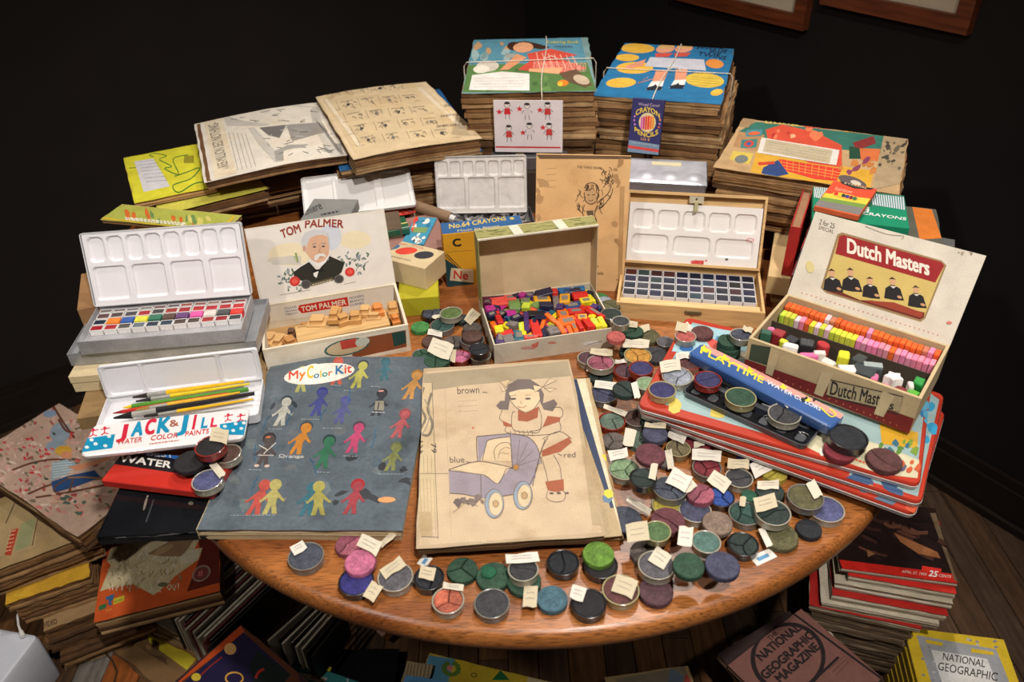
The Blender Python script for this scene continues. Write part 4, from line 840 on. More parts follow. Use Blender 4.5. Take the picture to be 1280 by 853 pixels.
# ---- the two big booklets in front
def art_kit(A):
    base_ = (92, 102, 110); kid0 = A.kid
    A.kid = lambda x, y, h, c, *r: kid0(x, y, h, tuple(int(v * .68 + b * .32) for v, b in zip(c, base_)), *r)
    A.poly([(335, 441), (533, 452), (513, 668), (262, 658)], base_); A.zoom(260, 430, 4.267)
    for _ in range(26): A.ell(random.uniform(150, 1100), random.uniform(100, 950), random.uniform(20, 60), random.uniform(14, 40), random.choice([(88, 102, 112), (106, 116, 118), (84, 98, 108), (102, 108, 112)]), random.uniform(-30, 30), 10, .3)
    for _ in range(9): A.ell(random.uniform(700, 1100), random.uniform(580, 900), random.uniform(16, 50), random.uniform(10, 28), (62, 64, 68), random.uniform(-30, 30), 9, .4)
    sh = (58, 84, 106)
    A.kid(665, 220, 160, (226, 84, 62)); A.kid(480, 250, 150, (196, 190, 90))
    A.ell(570, 155, 186, 55, (232, 226, 214), -4, 26).ell(530, 118, 40, 20, (232, 226, 214), -10)
    mc = [(214, 84, 50), (214, 84, 50), (60, 120, 150)]
    A.text('My', 405, 180, 498, 172, 44, (214, 84, 50), .06, cols=[(206, 74, 56), (222, 120, 40)]); A.text('C', 505, 178, 540, 176, 66, (226, 180, 50), .05); A.text('olor', 542, 180, 640, 168, 34, (60, 120, 150), .06, cols=[(60, 120, 160), (222, 180, 60), (40, 140, 130), (222, 90, 50)]); A.text('Kit', 652, 165, 740, 158, 46, (206, 74, 56), .06, cols=[(50, 110, 160), (214, 84, 50), (206, 74, 56)])
    A.kid(768, 245, 150, (216, 206, 84), (60, 70, 76), 14); A.kid(915, 210, 120, (48, 106, 118), (44, 90, 104)); A.kid(1045, 320, 155, (224, 148, 62), (150, 110, 60), 18)
    A.kid(385, 430, 160, (226, 222, 200), (54, 64, 72), 12); A.ell(340, 320, 10, 22, (54, 64, 72), 30).ell(455, 315, 10, 24, (54, 64, 72), -40)
    A.kid(572, 385, 150, (56, 60, 140), (50, 56, 128), 12); A.kid(698, 430, 140, (84, 84, 150), (76, 80, 140), 14); A.kid(888, 400, 140, (50, 48, 54), (46, 44, 50), 12); A.poly([(880, 320), (925, 322), (930, 375), (880, 370)], (150, 146, 130)); A.line([(900, 330), (896, 370)], 6, (60, 56, 60)); A.dashes(870, 380, 935, 386, 4, (206, 206, 206), 12); A.ell(905, 268, 16, 5, (206, 150, 140))
    A.kid(316, 650, 180, (78, 62, 56), (60, 54, 54), 10); A.line([(290, 530), (340, 560), (380, 522)], 5, (200, 196, 186)).line([(338, 560), (320, 580)], 5, (200, 196, 186)).line([(290, 585), (375, 590)], 4, (200, 190, 180)).ell(290, 642, 14, 8, (196, 176, 166)).ell(345, 646, 14, 8, (196, 176, 166)).ell(335, 490, 14, 5, (206, 120, 70))
    A.kid(482, 590, 175, (236, 138, 30), (70, 76, 80), 20); A.kid(630, 670, 175, (44, 120, 76), (50, 66, 66), 12); A.kid(780, 595, 165, (222, 62, 110), (84, 70, 84), 12); A.kid(1002, 525, 150, (206, 84, 84), (150, 76, 80), 18); A.kid(985, 700, 150, (150, 152, 76), (110, 116, 80), 12)
    A.kid(295, 905, 195, (218, 74, 56), None, 18); A.kid(385, 905, 195, (206, 190, 96), None, 6); A.kid(575, 920, 185, (50, 110, 126), None, 8); A.kid(640, 920, 190, (196, 180, 76), None, -4); A.kid(800, 920, 180, (176, 50, 56), (160, 46, 52), 12); A.ell(985, 852, 46, 15, (214, 150, 100), 2)
    for x0, y0, x1 in ((330, 445, 410), (500, 400, 600), (395, 605, 530), (250, 662, 320), (610, 690, 680), (740, 610, 815), (620, 455, 720), (850, 240, 900), (710, 255, 770), (640, 222, 690), (180, 905, 420), (930, 715, 1060)): A.dashes(x0, y0, x1, y0 + 6, 4, (150, 160, 164), 14)
    A.text('Orange', 400, 602, 535, 612, 16, (206, 204, 196), .02)
    for x, y in ((270, 520), (480, 520), (440, 350), (330, 370), (570, 600), (620, 340), (740, 250), (300, 700), (900, 470)): scribble(A, x, y, x + random.uniform(-60, 60), y + 90, 5, 14, 5, (58, 100, 130))
    A.zoom(260, 560, 4.741)
slab('paper_doll_book', 'large scuffed grey-blue booklet with rows of small colored paper figures', 'booklet', [(262, 658), (513, 668), (533, 452), (335, 441)], .018, .018, art_kit, 2, (84, 96, 104), cm=FILM, cols=[(188, 170, 136), (170, 150, 116)], jit=.0008, spine=(176, 162, 130), gap=(120, 100, 74))
def art_color(A):
    A.poly([(540, 462), (706, 454), (756, 660), (516, 688)], (196, 174, 144)); A.zoom(500, 440, 4.267)
    A.poly([(150, 105), (880, 60), (900, 130), (380, 165), (250, 180), (150, 190)], (158, 144, 118)); A.poly([(905, 130), (960, 130), (1090, 900), (1040, 900)], (176, 156, 124))
    A.poly([(140, 150), (195, 150), (190, 890), (75, 890)], (196, 176, 140)); A.curve([(150, 170), (120, 260), (150, 330), (110, 400), (160, 420), (185, 360), (165, 280), (190, 200)], 14, (120, 110, 96)); A.curve([(150, 230), (175, 300), (150, 380), (120, 420)], 7, (150, 138, 120))
    K = (96, 84, 76)
    A.line([(195, 150), (188, 650), (185, 1010)], 3, K).line([(80, 632), (262, 628)], 3, K).line([(262, 150), (262, 1000)], 2, (170, 150, 120)).rect(85, 1000, 188, 1004, K)
    A.text('no.79', 170, 600, 168, 440, 42, (70, 62, 56), .03, up=(-1, 0)) if 0 else A.text('79', 172, 460, 174, 516, 26, (70, 62, 56), .05, up=(1, 0)).text('179', 128, 440, 124, 520, 24, (70, 62, 56), .05, up=(-1, 0))
    for i in range(3): A.dashes(170 - i * 22, 530, 168 - i * 22, 625, 2.4, (120, 108, 92), 8)
    for i in range(5): A.dashes(178 - i * 20, 660, 172 - i * 20, 990, 2.2, (130, 116, 98), 9)
    A.rect(80, 850, 150, 1000, (178, 156, 120))
    A.text('brown', 325, 208, 445, 204, 34, K, .01).line([(458, 200), (484, 204)], 4, K).text('blue', 270, 568, 355, 566, 32, K, .01).line([(362, 562), (388, 566)], 4, K).text('red', 875, 536, 940, 532, 28, K, .01).line([(845, 515), (868, 525)], 4, K)
    for i in range(3): A.dashes(330, 245 + i * 26, 430, 240 + i * 26, 2, (150, 136, 116), 7)
    # girl
    S = (208, 186, 152); Hc = (112, 100, 96); BRN = (156, 88, 62)
    A.poly([(575, 210), (590, 165), (640, 140), (700, 142), (745, 170), (770, 215), (765, 260), (820, 240), (838, 262), (815, 300), (770, 290), (745, 240), (700, 190), (620, 200), (598, 245), (590, 290), (545, 288), (528, 268), (550, 245), (572, 245)], Hc)
    A.poly([(592, 205), (610, 240), (622, 270), (650, 290), (680, 305), (720, 285), (750, 240), (745, 205), (700, 188), (640, 192)], (212, 190, 156)).curve([(592, 205), (605, 250), (640, 285), (680, 303), (722, 285), (752, 240)], 2.5, K)
    A.ell(616, 236, 15, 5, (90, 76, 72)).ell(690, 236, 15, 5, (90, 76, 72)).curve([(636, 274), (660, 280), (684, 270)], 3, (150, 90, 76)).curve([(656, 246), (652, 256), (662, 258)], 2, K).line([(602, 222), (630, 216)], 2.5, K).line([(676, 218), (706, 218)], 2.5, K)
    for P_ in ([(580, 195), (545, 150), (560, 200)], [(580, 180), (600, 140), (550, 150)], [(765, 180), (715, 170), (725, 205)], [(765, 180), (795, 140), (830, 150)], [(770, 185), (830, 190), (800, 205)]): A.poly(P_, S).line(P_, 2.5, K, True)
    A.poly([(640, 290), (680, 308), (745, 275), (740, 330), (690, 350), (640, 345)], BRN).poly([(560, 345), (605, 365), (612, 378), (566, 372)], BRN).poly([(855, 330), (790, 322), (765, 380), (852, 350)], BRN).poly([(765, 500), (900, 430), (916, 455), (860, 505), (765, 532)], BRN)
    for P_ in ([(625, 300), (610, 310), (615, 390), (700, 405), (750, 400), (760, 330), (745, 280)], [(560, 290), (545, 330), (560, 350)], [(770, 290), (850, 280), (866, 315), (850, 335)], [(580, 375), (580, 405), (690, 420), (800, 415), (856, 395), (850, 350)], [(765, 440), (850, 400), (915, 440)], [(764, 380), (740, 395), (700, 400)]): A.curve(P_, 3, K)
    for i in range(6): A.curve([(600 + i * 22, 395), (606 + i * 22, 415), (600 + i * 22, 425)], 2.2, K)
    A.line([(762, 530), (790, 620), (800, 668)], 3, K).curve([(825, 522), (858, 580), (868, 640), (875, 660)], 3, K).poly([(785, 665), (880, 650), (885, 710), (850, 720), (800, 712)], BRN)
    A.curve([(800, 715), (795, 755), (835, 775), (885, 765), (890, 725), (860, 700)], 3, K).ell(820, 728, 12, 6, K).ell(858, 726, 12, 6, K).ell(900, 725, 10, 6, K)
    # pram
    PU = (146, 136, 146)
    A.poly([(265, 612), (420, 628), (460, 640), (530, 680), (575, 620), (590, 600), (735, 570), (735, 640), (715, 680), (600, 740), (450, 765), (350, 745), (265, 740)], PU)
    A.poly([(425, 430), (600, 412), (700, 430), (745, 490), (760, 570), (640, 600), (612, 600), (604, 440), (480, 445), (450, 555), (430, 560)], PU)
    A.poly([(485, 445), (600, 425), (606, 560), (440, 556)], S).poly([(285, 605), (440, 560), (600, 590), (560, 640), (528, 685), (470, 640)], S)
    for P_ in ([(265, 612), (285, 600), (430, 560), (610, 592)], [(265, 612), (430, 630), (470, 640), (530, 682), (560, 640), (580, 600), (620, 595)], [(265, 740), (350, 745), (440, 765)], [(560, 750), (620, 738)], [(700, 690), (740, 600), (760, 500), (795, 430)], [(425, 560), (422, 440), (450, 425), (600, 412)], [(600, 412), (612, 600)], [(610, 415), (690, 430), (740, 480), (765, 570)], [(450, 555), (470, 480), (490, 445), (600, 428)], [(440, 632), (440, 760)], [(720, 690), (735, 600), (780, 440)]): A.curve(P_, 4, K)
    for x1, y1 in ((690, 460), (720, 500), (745, 545), (650, 440)): A.line([(632, 585), (x1, y1)], 2.2, K)
    A.curve([(520, 550), (515, 500), (545, 465), (590, 460), (604, 480)], 3, K).curve([(535, 545), (545, 505), (575, 485), (600, 490)], 2.5, K).curve([(540, 520), (560, 512), (575, 520), (595, 512)], 2, K)
    A.ell(630, 590, 15, 16, (176, 128, 70)).ring(630, 590, 15, 16, 2.5, K)
    for cx_, cy_, rx, ry in ((512, 795, 52, 82), (668, 745, 50, 78)):
        A.ell(cx_, cy_, rx, ry, (140, 152, 166), 8, 24).ell(cx_ + 8, cy_ + 2, rx * .74, ry * .82, (206, 186, 152), 8, 24).ring(cx_, cy_, rx + 1, ry + 1, 3, K, 26).ring(cx_ + 8, cy_ + 2, rx * .74, ry * .82, 2.5, K, 24).ell(cx_ + 8, cy_, 17, 20, (180, 150, 110)).ring(cx_ + 8, cy_, 17, 20, 2.5, K)
    A.blotch(290, 765, 460, 800, 12, [(120, 106, 100), (104, 92, 88)], (10, 22)); A.curve([(280, 850), (320, 820), (360, 790), (420, 810)], 3, (150, 132, 108)); A.line([(440, 1020), (500, 1030)], 5, (222, 200, 170)); A.ell(405, 382, 6, 4, (196, 100, 80))
slab('newspaper_booklet', 'ragged booklet below the coloring page with a dark blue and yellow printed edge', 'comic book', [(530, 700), (768, 655), (742, 476), (560, 480)], .014, .012, lambda A: A.poly([(716, 470), (728, 470), (767, 622), (757, 624)], (36, 52, 84)).poly([(728, 474), (737, 474), (776, 650), (768, 655)], (214, 200, 170)).blotch(752, 560, 770, 640, 8, [(214, 200, 60), (220, 90, 60), (90, 120, 150)], (2, 6)), 3, (176, 154, 116), m=OLD, jit=.0022, slip=.004)
slab('coloring_book', 'tan coloring book page of a girl pushing a doll pram, lettered blue, brown and red', 'coloring book', [(512, 693), (760, 664), (708, 452), (536, 458)], .026, .012, art_color, 2, (180, 160, 130), cm=mat('soft_page', .75, var=.1, vs_=30, fine=.07, stain=(.68, .58, .46, .7), sscale=12), jit=.0012)
# ---- printed paint tins stacked at the right, and the second cigar box
def art_tin(A):
    A.poly([(858, 407), (1160, 466), (1140, 607), (818, 494)], (150, 176, 176)); A.zoom(800, 380, 3.16)
    A.poly([(150, 90), (420, 120), (430, 200), (230, 200), (120, 190)], (160, 196, 206)).poly([(60, 320), (190, 330), (640, 580), (900, 690), (1080, 720), (1090, 640), (900, 560), (640, 480), (200, 240)], (196, 190, 160))
    A.blotch(150, 100, 420, 200, 10, [(206, 90, 80), (90, 140, 170), (214, 206, 190)], (10, 26)).blotch(60, 330, 640, 420, 14, [(206, 186, 90), (190, 110, 70), (110, 140, 110), (222, 216, 200)], (10, 28))
    A.blotch(640, 560, 760, 640, 8, [(90, 140, 80), (206, 206, 196), (150, 170, 150)], (10, 24)); A.poly([(900, 470), (1085, 520), (1080, 590), (910, 560)], (206, 160, 50)).blotch(900, 550, 1080, 600, 12, [(120, 150, 60), (60, 110, 130), (90, 130, 60)], (9, 20)); A.blotch(1000, 640, 1090, 710, 6, [(190, 90, 60), (90, 90, 110)], (10, 26)); A.blotch(1110, 390, 1150, 470, 4, [(60, 120, 170), (90, 160, 190)], (12, 24))
    A.dashes(760, 605, 860, 645, 8, (206, 90, 60), 14); A.ell(165, 178, 22, 12, (60, 110, 170)).ell(210, 188, 16, 10, (70, 120, 170))
TQ = [(806, 499), (1146, 618), (1168, 462), (852, 401)]
def tin_at(label, q, z, art=None):
    c, w, d, a = fit(q, z); root = thing('paint_tin', label, 'tin', (c.x, c.y, TZ + z - .0125), a, 'red-rimmed paint tins stacked at the right')
    o = rrect(-w / 2, w / 2, -d / 2, d / 2, .010, 4)
    MB().prism(o, [(.002, 0), (.0008, .0015), (.0012, .006)], (190, 186, 184), cap1=False).build('base', STEEL, root, smooth=True)
    MB().prism(o, [(0, .0058), (-.0006, .0064), (0, .007)], (200, 196, 192), cap1=False).prism(o, [(0, .007), (0, .011), (.0012, .0125)], (178, 56, 40), topcol=(178, 58, 40), cap0=False).build('lid', TINP, root, smooth=True)
    if art: A = Art(q, w, d); art(A); A.build(root, .0125, 'printed_picture', TINP)
    return root
def sh(q, dx, dy): return [(x + dx, y + dy) for x, y in q]
def zshift(q, z0, z1, dx=0, dy=0):
    """the same footprint at another height"""
    P = [at(x, y, z0) for x, y in q]; return [tuple(a + b for a, b in zip(scr((p.x, p.y, TZ + z1)), (dx, dy))) for p in P]
tin_at('bottom red-rimmed paint tin of the stack at the right', [(842, 508), (1128, 640), (1176, 520), (880, 424)], .0130)
tin_at('second lowest red-rimmed paint tin of the stack at the right', [(817, 511), (1139, 655), (1183, 514), (864, 418)], .0265, lambda A: A.blotch(1000, 610, 1150, 650, 10, [(90, 110, 130), (206, 90, 60)], (6, 14)))
tin_at('third red-rimmed paint tin, showing a strip of picture under the top one', [(812, 506), (1150, 641), (1180, 492), (860, 406)], .0400, lambda A: A.poly([(1050, 596), (1144, 632), (1172, 500), (1150, 480)], (150, 176, 176)).blotch(1060, 600, 1145, 630, 8, [(60, 84, 120), (206, 120, 70)], (5, 12)).blotch(1150, 490, 1170, 560, 4, [(60, 150, 190)], (6, 10)))
tin_at('top red-rimmed paint tin with pictures, under the cigar box and paint cakes', TQ, .0535, art_tin)
# long blue tin and black tray on the top tin
def zz(P): return zq(800, 380, 3.16, P)
q = zz([(185, 190), (762, 490), (812, 432), (245, 160)]); c, w, d, a = fit(q, .080)
root = thing('blue_tin', 'long blue tin with yellow lettering and a pink strip beside the cigar box', 'tin', (c.x, c.y, TZ + .064), a)
MB().prism(rrect(-w / 2, w / 2, -d / 2, d / 2, .006, 4), [(.001, 0), (0, .002), (0, .014), (.002, .016)], (56, 90, 148)).build('body', TINP, root, smooth=True)
A = Art(q, w, d); A.zoom(800, 380, 3.16)
A.poly([(255, 168), (320, 180), (810, 425), (795, 450), (260, 190)], (214, 150, 140)); A.text('PLAYTIME', 225, 190, 455, 300, 22, (222, 208, 60), .08, up=(.5, -1)); A.text('WATER COLORS', 470, 300, 700, 415, 14, (206, 216, 226), .05, up=(.5, -1))
for x, y in ((250, 178), (320, 208), (410, 250), (540, 312), (640, 362)): A.poly([(x - 16, y + 4), (x, y - 12), (x + 6, y), (x + 20, y + 6), (x, y + 12)], (222, 208, 60))
A.blotch(620, 350, 690, 380, 4, [(206, 70, 50), (40, 40, 46)], (7, 12)); A.curve([(700, 400), (750, 440), (770, 430), (740, 405)], 5, (222, 208, 60))
A.build(root, .016, 'printed_lettering', TINP)
q = zz([(185, 340), (650, 580), (708, 490), (250, 250)]); c, w, d, a = fit(q, .0625)
root = thing('black_tin_tray', 'shiny black tin tray with oval wells under three paint cakes', 'tray', (c.x, c.y, TZ + .0542), a)
f = lambda x, y: .006 + min([0] + [well(x, y, -w * .42 + w * .14 * i, -d * .18, w * .045, d * .17, .006, .003, .003) for i in range(7)] + [well(x, y, 0, d * .25, w * .44, d * .12, .006, .003, .003)])
mb = MB(); mb.prism(rrect(-w / 2, w / 2, -d / 2, d / 2, .010, 4), [(.001, 0), (0, .008), (.0015, .008), (.0016, .004)], (70, 72, 76)); mb.build('rim', TINP, root)
MB().grid(-w / 2 + .0022, w / 2 - .0022, -d / 2 + .0022, d / 2 - .0022, 150, 40, f, (16, 17, 20)).build('wells', GLOSSB, root, smooth=True)
# the second cigar box
q = [(941, 421), (1155, 504), (1181, 434), (984, 364)]
root, w, d = root_of('cigar_box', 'open white cigar box, red and yellow lid picture, full of chalk sticks', 'cigar box', q, .116, .056)
DM = (root, w, d); MB0 = root
tray(MB(), w, d, .056, .004, (186, 166, 128), .004, incol=(120, 104, 84)).build('box', CARD, root)
h_ = .056; A = Art([(934, 455), (1143, 545), (1155, 504), (941, 421)], w, h_); A.zoom(800, 380, 3.16)
A.poly([(415, 225), (425, 195), (1115, 470), (1085, 530)], (120, 34, 34)).poly([(455, 150), (525, 165), (512, 225), (445, 200)], (60, 72, 58))
for i in range(22): A.ell(440 + i * 28, 222 + i * 12.4, 3.5, 2.5, (190, 110, 80))
A.poly([(745, 290), (1045, 375), (1035, 432), (735, 345)], (176, 160, 126)).line([(745, 290), (1045, 375), (1032, 440), (735, 345)], 4, (50, 44, 40), True); A.text('Dutch Mast', 745, 342, 945, 400, 46, (34, 30, 30), .03, up=(.16, -1)); A.text('s', 985, 415, 1008, 422, 30, (34, 30, 30), .03)
for P_ in ([(525, 165), (560, 180), (530, 262), (505, 250)], [(715, 255), (760, 270), (722, 350), (688, 335)], [(960, 345), (1010, 370), (970, 445), (930, 430)]): A.poly(P_, (198, 180, 142))
A.build(root, 0, 'printed_front', PAPER, M=face_front(w, h_, d) @ Matrix.Translation((0, 0, .0003)))
ln = 26; L = lid_len(root, d / 2, .056, ln, 291); Mx = hinge(d / 2, .056, ln)
l = MB().box(-w / 2, w / 2, 0, L, -.004, 0, (214, 206, 190)).build('lid', CARD, root, M=Mx)
A = Art([(984, 364), (1181, 434), (1239, 318), (1030, 259)], w, L); A.zoom(920, 250, 3.879)
A.text('2 for 25', 436, 98, 508, 122, 26, (70, 62, 52), .02); A.text('SPECIAL', 430, 122, 502, 146, 18, (110, 90, 76), .02)
A.poly([(545, 140), (1015, 285), (1036, 310), (905, 575), (880, 592), (435, 440), (412, 415), (520, 150)], (150, 124, 84)).poly([(548, 152), (1010, 292), (1026, 310), (898, 570), (878, 580), (440, 432), (424, 415), (528, 160)], (204, 180, 104))
A.poly([(548, 152), (1010, 292), (1026, 310), (972, 396), (500, 246), (528, 160)], (150, 30, 32)); A.text('Dutch Masters', 552, 240, 945, 360, 70, (232, 222, 206), .07, up=(.12, -1))
A.poly([(440, 432), (878, 580), (898, 570), (905, 545), (650, 480), (600, 480), (440, 405), (424, 415)], (104, 36, 24))
# a plain stand-in picture: five people in dark coats at a table
for x, y, s_ in ((470, 395, 1.0), (560, 395, 1.05), (650, 430, .9), (760, 440, 1.0), (870, 480, .95)):
    A.poly([(x - 46 * s_, y + 30), (x - 34 * s_, y - 20), (x, y - 40 * s_), (x + 38 * s_, y - 16), (x + 50 * s_, y + 44), (x, y + 40)], (30, 26, 28)).ell(x + 4, y - 52 * s_, 15, 18, (206, 160, 120)).poly([(x - 14, y - 64 * s_), (x + 4, y - 76 * s_), (x + 22, y - 62 * s_), (x + 4, y - 64 * s_)], (60, 40, 28)).poly([(x - 10, y - 30 * s_), (x + 20, y - 28 * s_), (x + 4, y - 18)], (222, 216, 204)).ell(x + 30, y + 26, 12, 7, (200, 150, 110), 20)
A.poly([(600, 478), (760, 492), (900, 548), (885, 572), (640, 490)], (150, 60, 40))
for i in range(30): A.ell(320 + i * 22, 438 + i * 7.6, 3.5, 2.5, (196, 120, 110))
A.ell(372, 310, 20, 30, (214, 200, 140)).ell(1020, 598, 14, 8, (206, 120, 110)).curve([(660, 110), (760, 150), (840, 160), (830, 175)], 3, (150, 140, 124)).blotch(1090, 215, 1220, 260, 6, [(160, 140, 120)], (4, 9))
A.build(l, 0, 'printed_picture', CLEAN, M=Matrix.Translation((0, L / 2, 0)))
bpy.context.view_layer.update()
# chalk sticks standing in two rows along the back
MB().box(-w / 2 + .004, w / 2 - .004, -.0012, 0, .004, .044, (70, 60, 50)).build('divider', CARD, root, M=Matrix.Translation((0, d * .06, 0)))
Mw = root.matrix_world; chs = []
OR_, LM, PK, WT, RS = (226, 98, 40), (206, 206, 66), (230, 138, 168), (220, 206, 200), (196, 120, 90)
c1 = [OR_] * 8 + [WT, RS] + [OR_] * 6 + [PK] + [OR_] * 9 + [RS, PK, OR_]; c2 = [LM, LM, LM, WT, PK, OR_, LM, WT, LM, WT, LM, LM, LM, LM, LM] + [PK] * 5 + [PK, OR_] + [PK] * 7
names = {OR_: 'orange', LM: 'yellow-green', PK: 'pink', WT: 'white', RS: 'dull orange'}
for row, cols in ((0, c1), (1, c2)):
    n_ = len(cols); st_ = (w - .012) / n_
    for i, cl in enumerate(cols): chs.append((row, i, n_, -w / 2 + .006 + st_ * (i + .5), d / 2 - .012 - row * .0165 - .002, st_, cl))
ordw = ['first', 'second', 'third', 'fourth', 'fifth', 'sixth', 'seventh', 'eighth', 'ninth', 'tenth', 'eleventh', 'twelfth', 'thirteenth', 'fourteenth', 'fifteenth']
for row, i, n_, x, y, st_, cl in chs:
    side = f'{ordw[i]} from the left' if i < n_ / 2 else (f'{ordw[n_ - 1 - i]} from the right')
    zt = (.049 if row == 0 else .043) + random.uniform(-.001, .001); p = Mw @ Vector((x, y, zt - .014))
    root = thing('chalk_stick', f'{names[cl]} chalk stick, {side} in the {"back" if row == 0 else "second"} row in the cigar box', 'chalk', p, DM[0].rotation_euler.z + R(random.uniform(-3, 3)), 'chalk sticks in the cigar box')
    MB().prism(rrect(-st_ * .47, st_ * .47, -.0072, .0072, .0008, 2), [(0, -.026 if row else -.030), (0, .013), (.0007, .014)], tuple(int(v * random.uniform(.9, 1.05)) if v < 235 else v for v in cl)).build('chalk', PASTEL, root)
# erasers and blocks in the front compartment
er = [(140, 640, 60, 34, (52, 96, 76), 'dark green'), (170, 622, 44, 20, (226, 130, 170), 'small pink'), (210, 640, 74, 50, (150, 44, 50), 'dark red'), (275, 665, 72, 46, (44, 46, 54), 'charcoal'), (235, 682, 50, 30, (206, 206, 60), 'yellow'), (265, 705, 90, 40, (226, 224, 220), 'white flattened'), (345, 690, 84, 50, (48, 50, 52), 'black'), (425, 700, 84, 46, (176, 50, 54), 'round red'), (355, 745, 110, 28, (220, 110, 160), 'long pink'), (410, 740, 70, 30, (220, 216, 206), 'cream'), (450, 780, 80, 44, (214, 206, 196), 'grey-white'), (527, 745, 66, 60, (206, 206, 50), 'bright yellow'), (540, 815, 100, 50, (230, 226, 220), 'large white'), (600, 770, 70, 70, (60, 66, 66), 'dark green-grey'), (665, 800, 120, 44, (80, 90, 92), 'grey-topped')]
er2 = [(930, 285, 34, 40, (222, 110, 150), 'short pink'), (1005, 285, 96, 70, (230, 228, 222), 'star-shaped white'), (975, 325, 50, 20, (222, 120, 150), 'pink'), (1035, 335, 70, 40, (120, 40, 46), 'maroon'), (1072, 320, 30, 40, (220, 214, 206), 'narrow white'), (1120, 310, 50, 44, (40, 140, 60), 'green'), (1105, 352, 56, 40, (90, 170, 60), 'light green'), (890, 260, 110, 60, (54, 62, 66), 'dark')]
for zo, lst in (((920, 250, 3.879), er), ((800, 380, 3.16), er2)):
    for x, y, sw, sd, cl, nm in lst:
        c, w2, d2, a = fit(zq(*zo, [(x - sw / 2, y + sd / 2), (x + sw / 2, y + sd / 2), (x + sw / 2, y - sd / 2), (x - sw / 2, y - sd / 2)]), .112)
        p = DM[0].matrix_world.inverted() @ c; m_ = .012; p.x = max(-w / 2 + m_, min(w / 2 - m_, p.x)); p.y = max(-d / 2 + m_, min(d * .06 - m_, p.y)); p = DM[0].matrix_world @ p
        root = thing('eraser' if 'round' not in nm else 'wax_disc', f'{nm} lump in the front compartment of the red-pictured cigar box', 'eraser', (p.x, p.y, TZ + .103 + random.uniform(-.003, .002)), DM[0].rotation_euler.z + R(random.uniform(-35, 35)), 'odd blocks in the front of the cigar box')
        root.rotation_euler.x = R(random.uniform(-10, 10)); mb = MB(); w2 *= .8; d2 *= .62
        if 'star' in nm: o = [(w2 / 2 * (1 if k % 2 else .62) * cos(pi * k / 5), w2 / 2 * (1 if k % 2 else .62) * sin(pi * k / 5)) for k in range(10)]
        elif 'round' in nm: o = [(w2 * .5 * cos(pi * k / 10), w2 * .36 * sin(pi * k / 10)) for k in range(20)]
        else: o = [(px_ + random.uniform(-.001, .001), py_ + random.uniform(-.001, .001)) for px_, py_ in rrect(-w2 / 2, w2 / 2, -d2 / 2, d2 / 2, .002, 2)]
        mb.prism(o, [(.0005, -.03), (0, -.003), (0, .007), (.001, .0085)], cl).build('block', PASTEL if cl[0] > 150 else WAX, root)
        if 'grey-topped' in nm: MB().box(-w2 * .45, w2 * .45, -d2 * .3, d2 * .4, .0085, .0095, (150, 160, 158)).build('label', PAPER, root)
# ================================================================== things standing between the boxes and the back stacks
def upright(name, label, cat, bl, br, z, H, toprow, t, col, m=COVER, art=None, artq=None, am=None, back=None, lean=None):
    """a card or flat box standing up: base line between two photo points at height z, its top edge on the photo row toprow"""
    a, b = at(*bl, z), at(*br, z); w = (b - a).length; ang = math.atan2(b.y - a.y, b.x - a.x); c = (a + b) / 2
    root = thing(name, label, cat, (c.x, c.y, TZ + z), ang)
    ln = lean if lean is not None else 14
    if H is None: H = lid_len(root, 0, 0, ln, toprow)
    Mx = hinge(0, 0, ln)
    MB().prism([(-w / 2, 0), (w / 2, 0), (w / 2, H), (-w / 2, H)], [(0, -t), (0, -.0003), (.0003, 0)], col).build('panel' if t < .006 else 'box', m, root, M=Mx)
    if art: A = Art(artq, w, H); art(A); A.build(root, 0, 'printed_picture', am or m, M=Mx @ Matrix.Translation((0, H / 2, 0)))
    return root, w, Mx
# upright white card with red stars in front of the red-dress stack
STN = (206, 40, 44)
def star(A, x, y, r, c=STN): A.poly([(x + (r if k % 2 == 0 else r * .42) * sin(pi * k / 5), y - (r if k % 2 == 0 else r * .42) * cos(pi * k / 5)) for k in range(10)], c)
def art_stars(A):
    A.rect(619, 118, 704, 190, (222, 212, 214)); A.zoom(560, 20, 4.267); A.rect(255, 690, 605, 700, (196, 50, 54))
    for x, y in ((282, 486), (390, 468), (498, 474), (405, 608), (512, 576)): star(A, x, y, 19)
    for x, y in ((325, 490), (430, 495), (538, 490), (330, 625), (440, 610), (545, 610)):
        A.ell(x, y - 46, 15, 17, (226, 216, 210)).ring(x, y - 46, 15, 17, 2.5, (90, 84, 88)).poly([(x - 14, y - 26), (x + 14, y - 26), (x + 18, y + 10), (x - 18, y + 10)], random.choice([STN, (196, 60, 56), (214, 206, 206)])).line([(x - 8, y + 10), (x - 12, y + 38)], 3, (90, 84, 88)).line([(x + 8, y + 10), (x + 12, y + 38)], 3, (90, 84, 88)).line([(x - 16, y - 20), (x - 30, y)], 3, (90, 84, 88)).line([(x + 16, y - 20), (x + 28, y - 6)], 3, (90, 84, 88)).ell(x, y - 56, 15, 8, (50, 44, 46))
upright('printed_card', 'white card printed with red stars and small figures, standing before the left stack', 'card', (619, 190), (703, 191), .122, .104, 118, .0016, (214, 206, 206), CLEAN, art_stars, [(619, 190), (704, 190), (705, 118), (619, 118)], lean=1)
root, w, d = root_of('round_pan_tray', 'narrow tray of round dark paint pans at the foot of the starred card', 'paint set', [(612, 197), (712, 197), (707, 189), (616, 189)], .116, .026)
box_thing('carton', 'dark carton holding up the tray of round pans at the back', 'box', [(614, 216), (710, 216), (706, 207), (617, 207)], .089, .089, (60, 48, 38))
MB().prism(rrect(-w / 2, w / 2, -d / 2, d / 2, .003, 3), [(0, 0), (0, .025), (.001, .026)], (110, 108, 110)).build('body', STEEL, root)
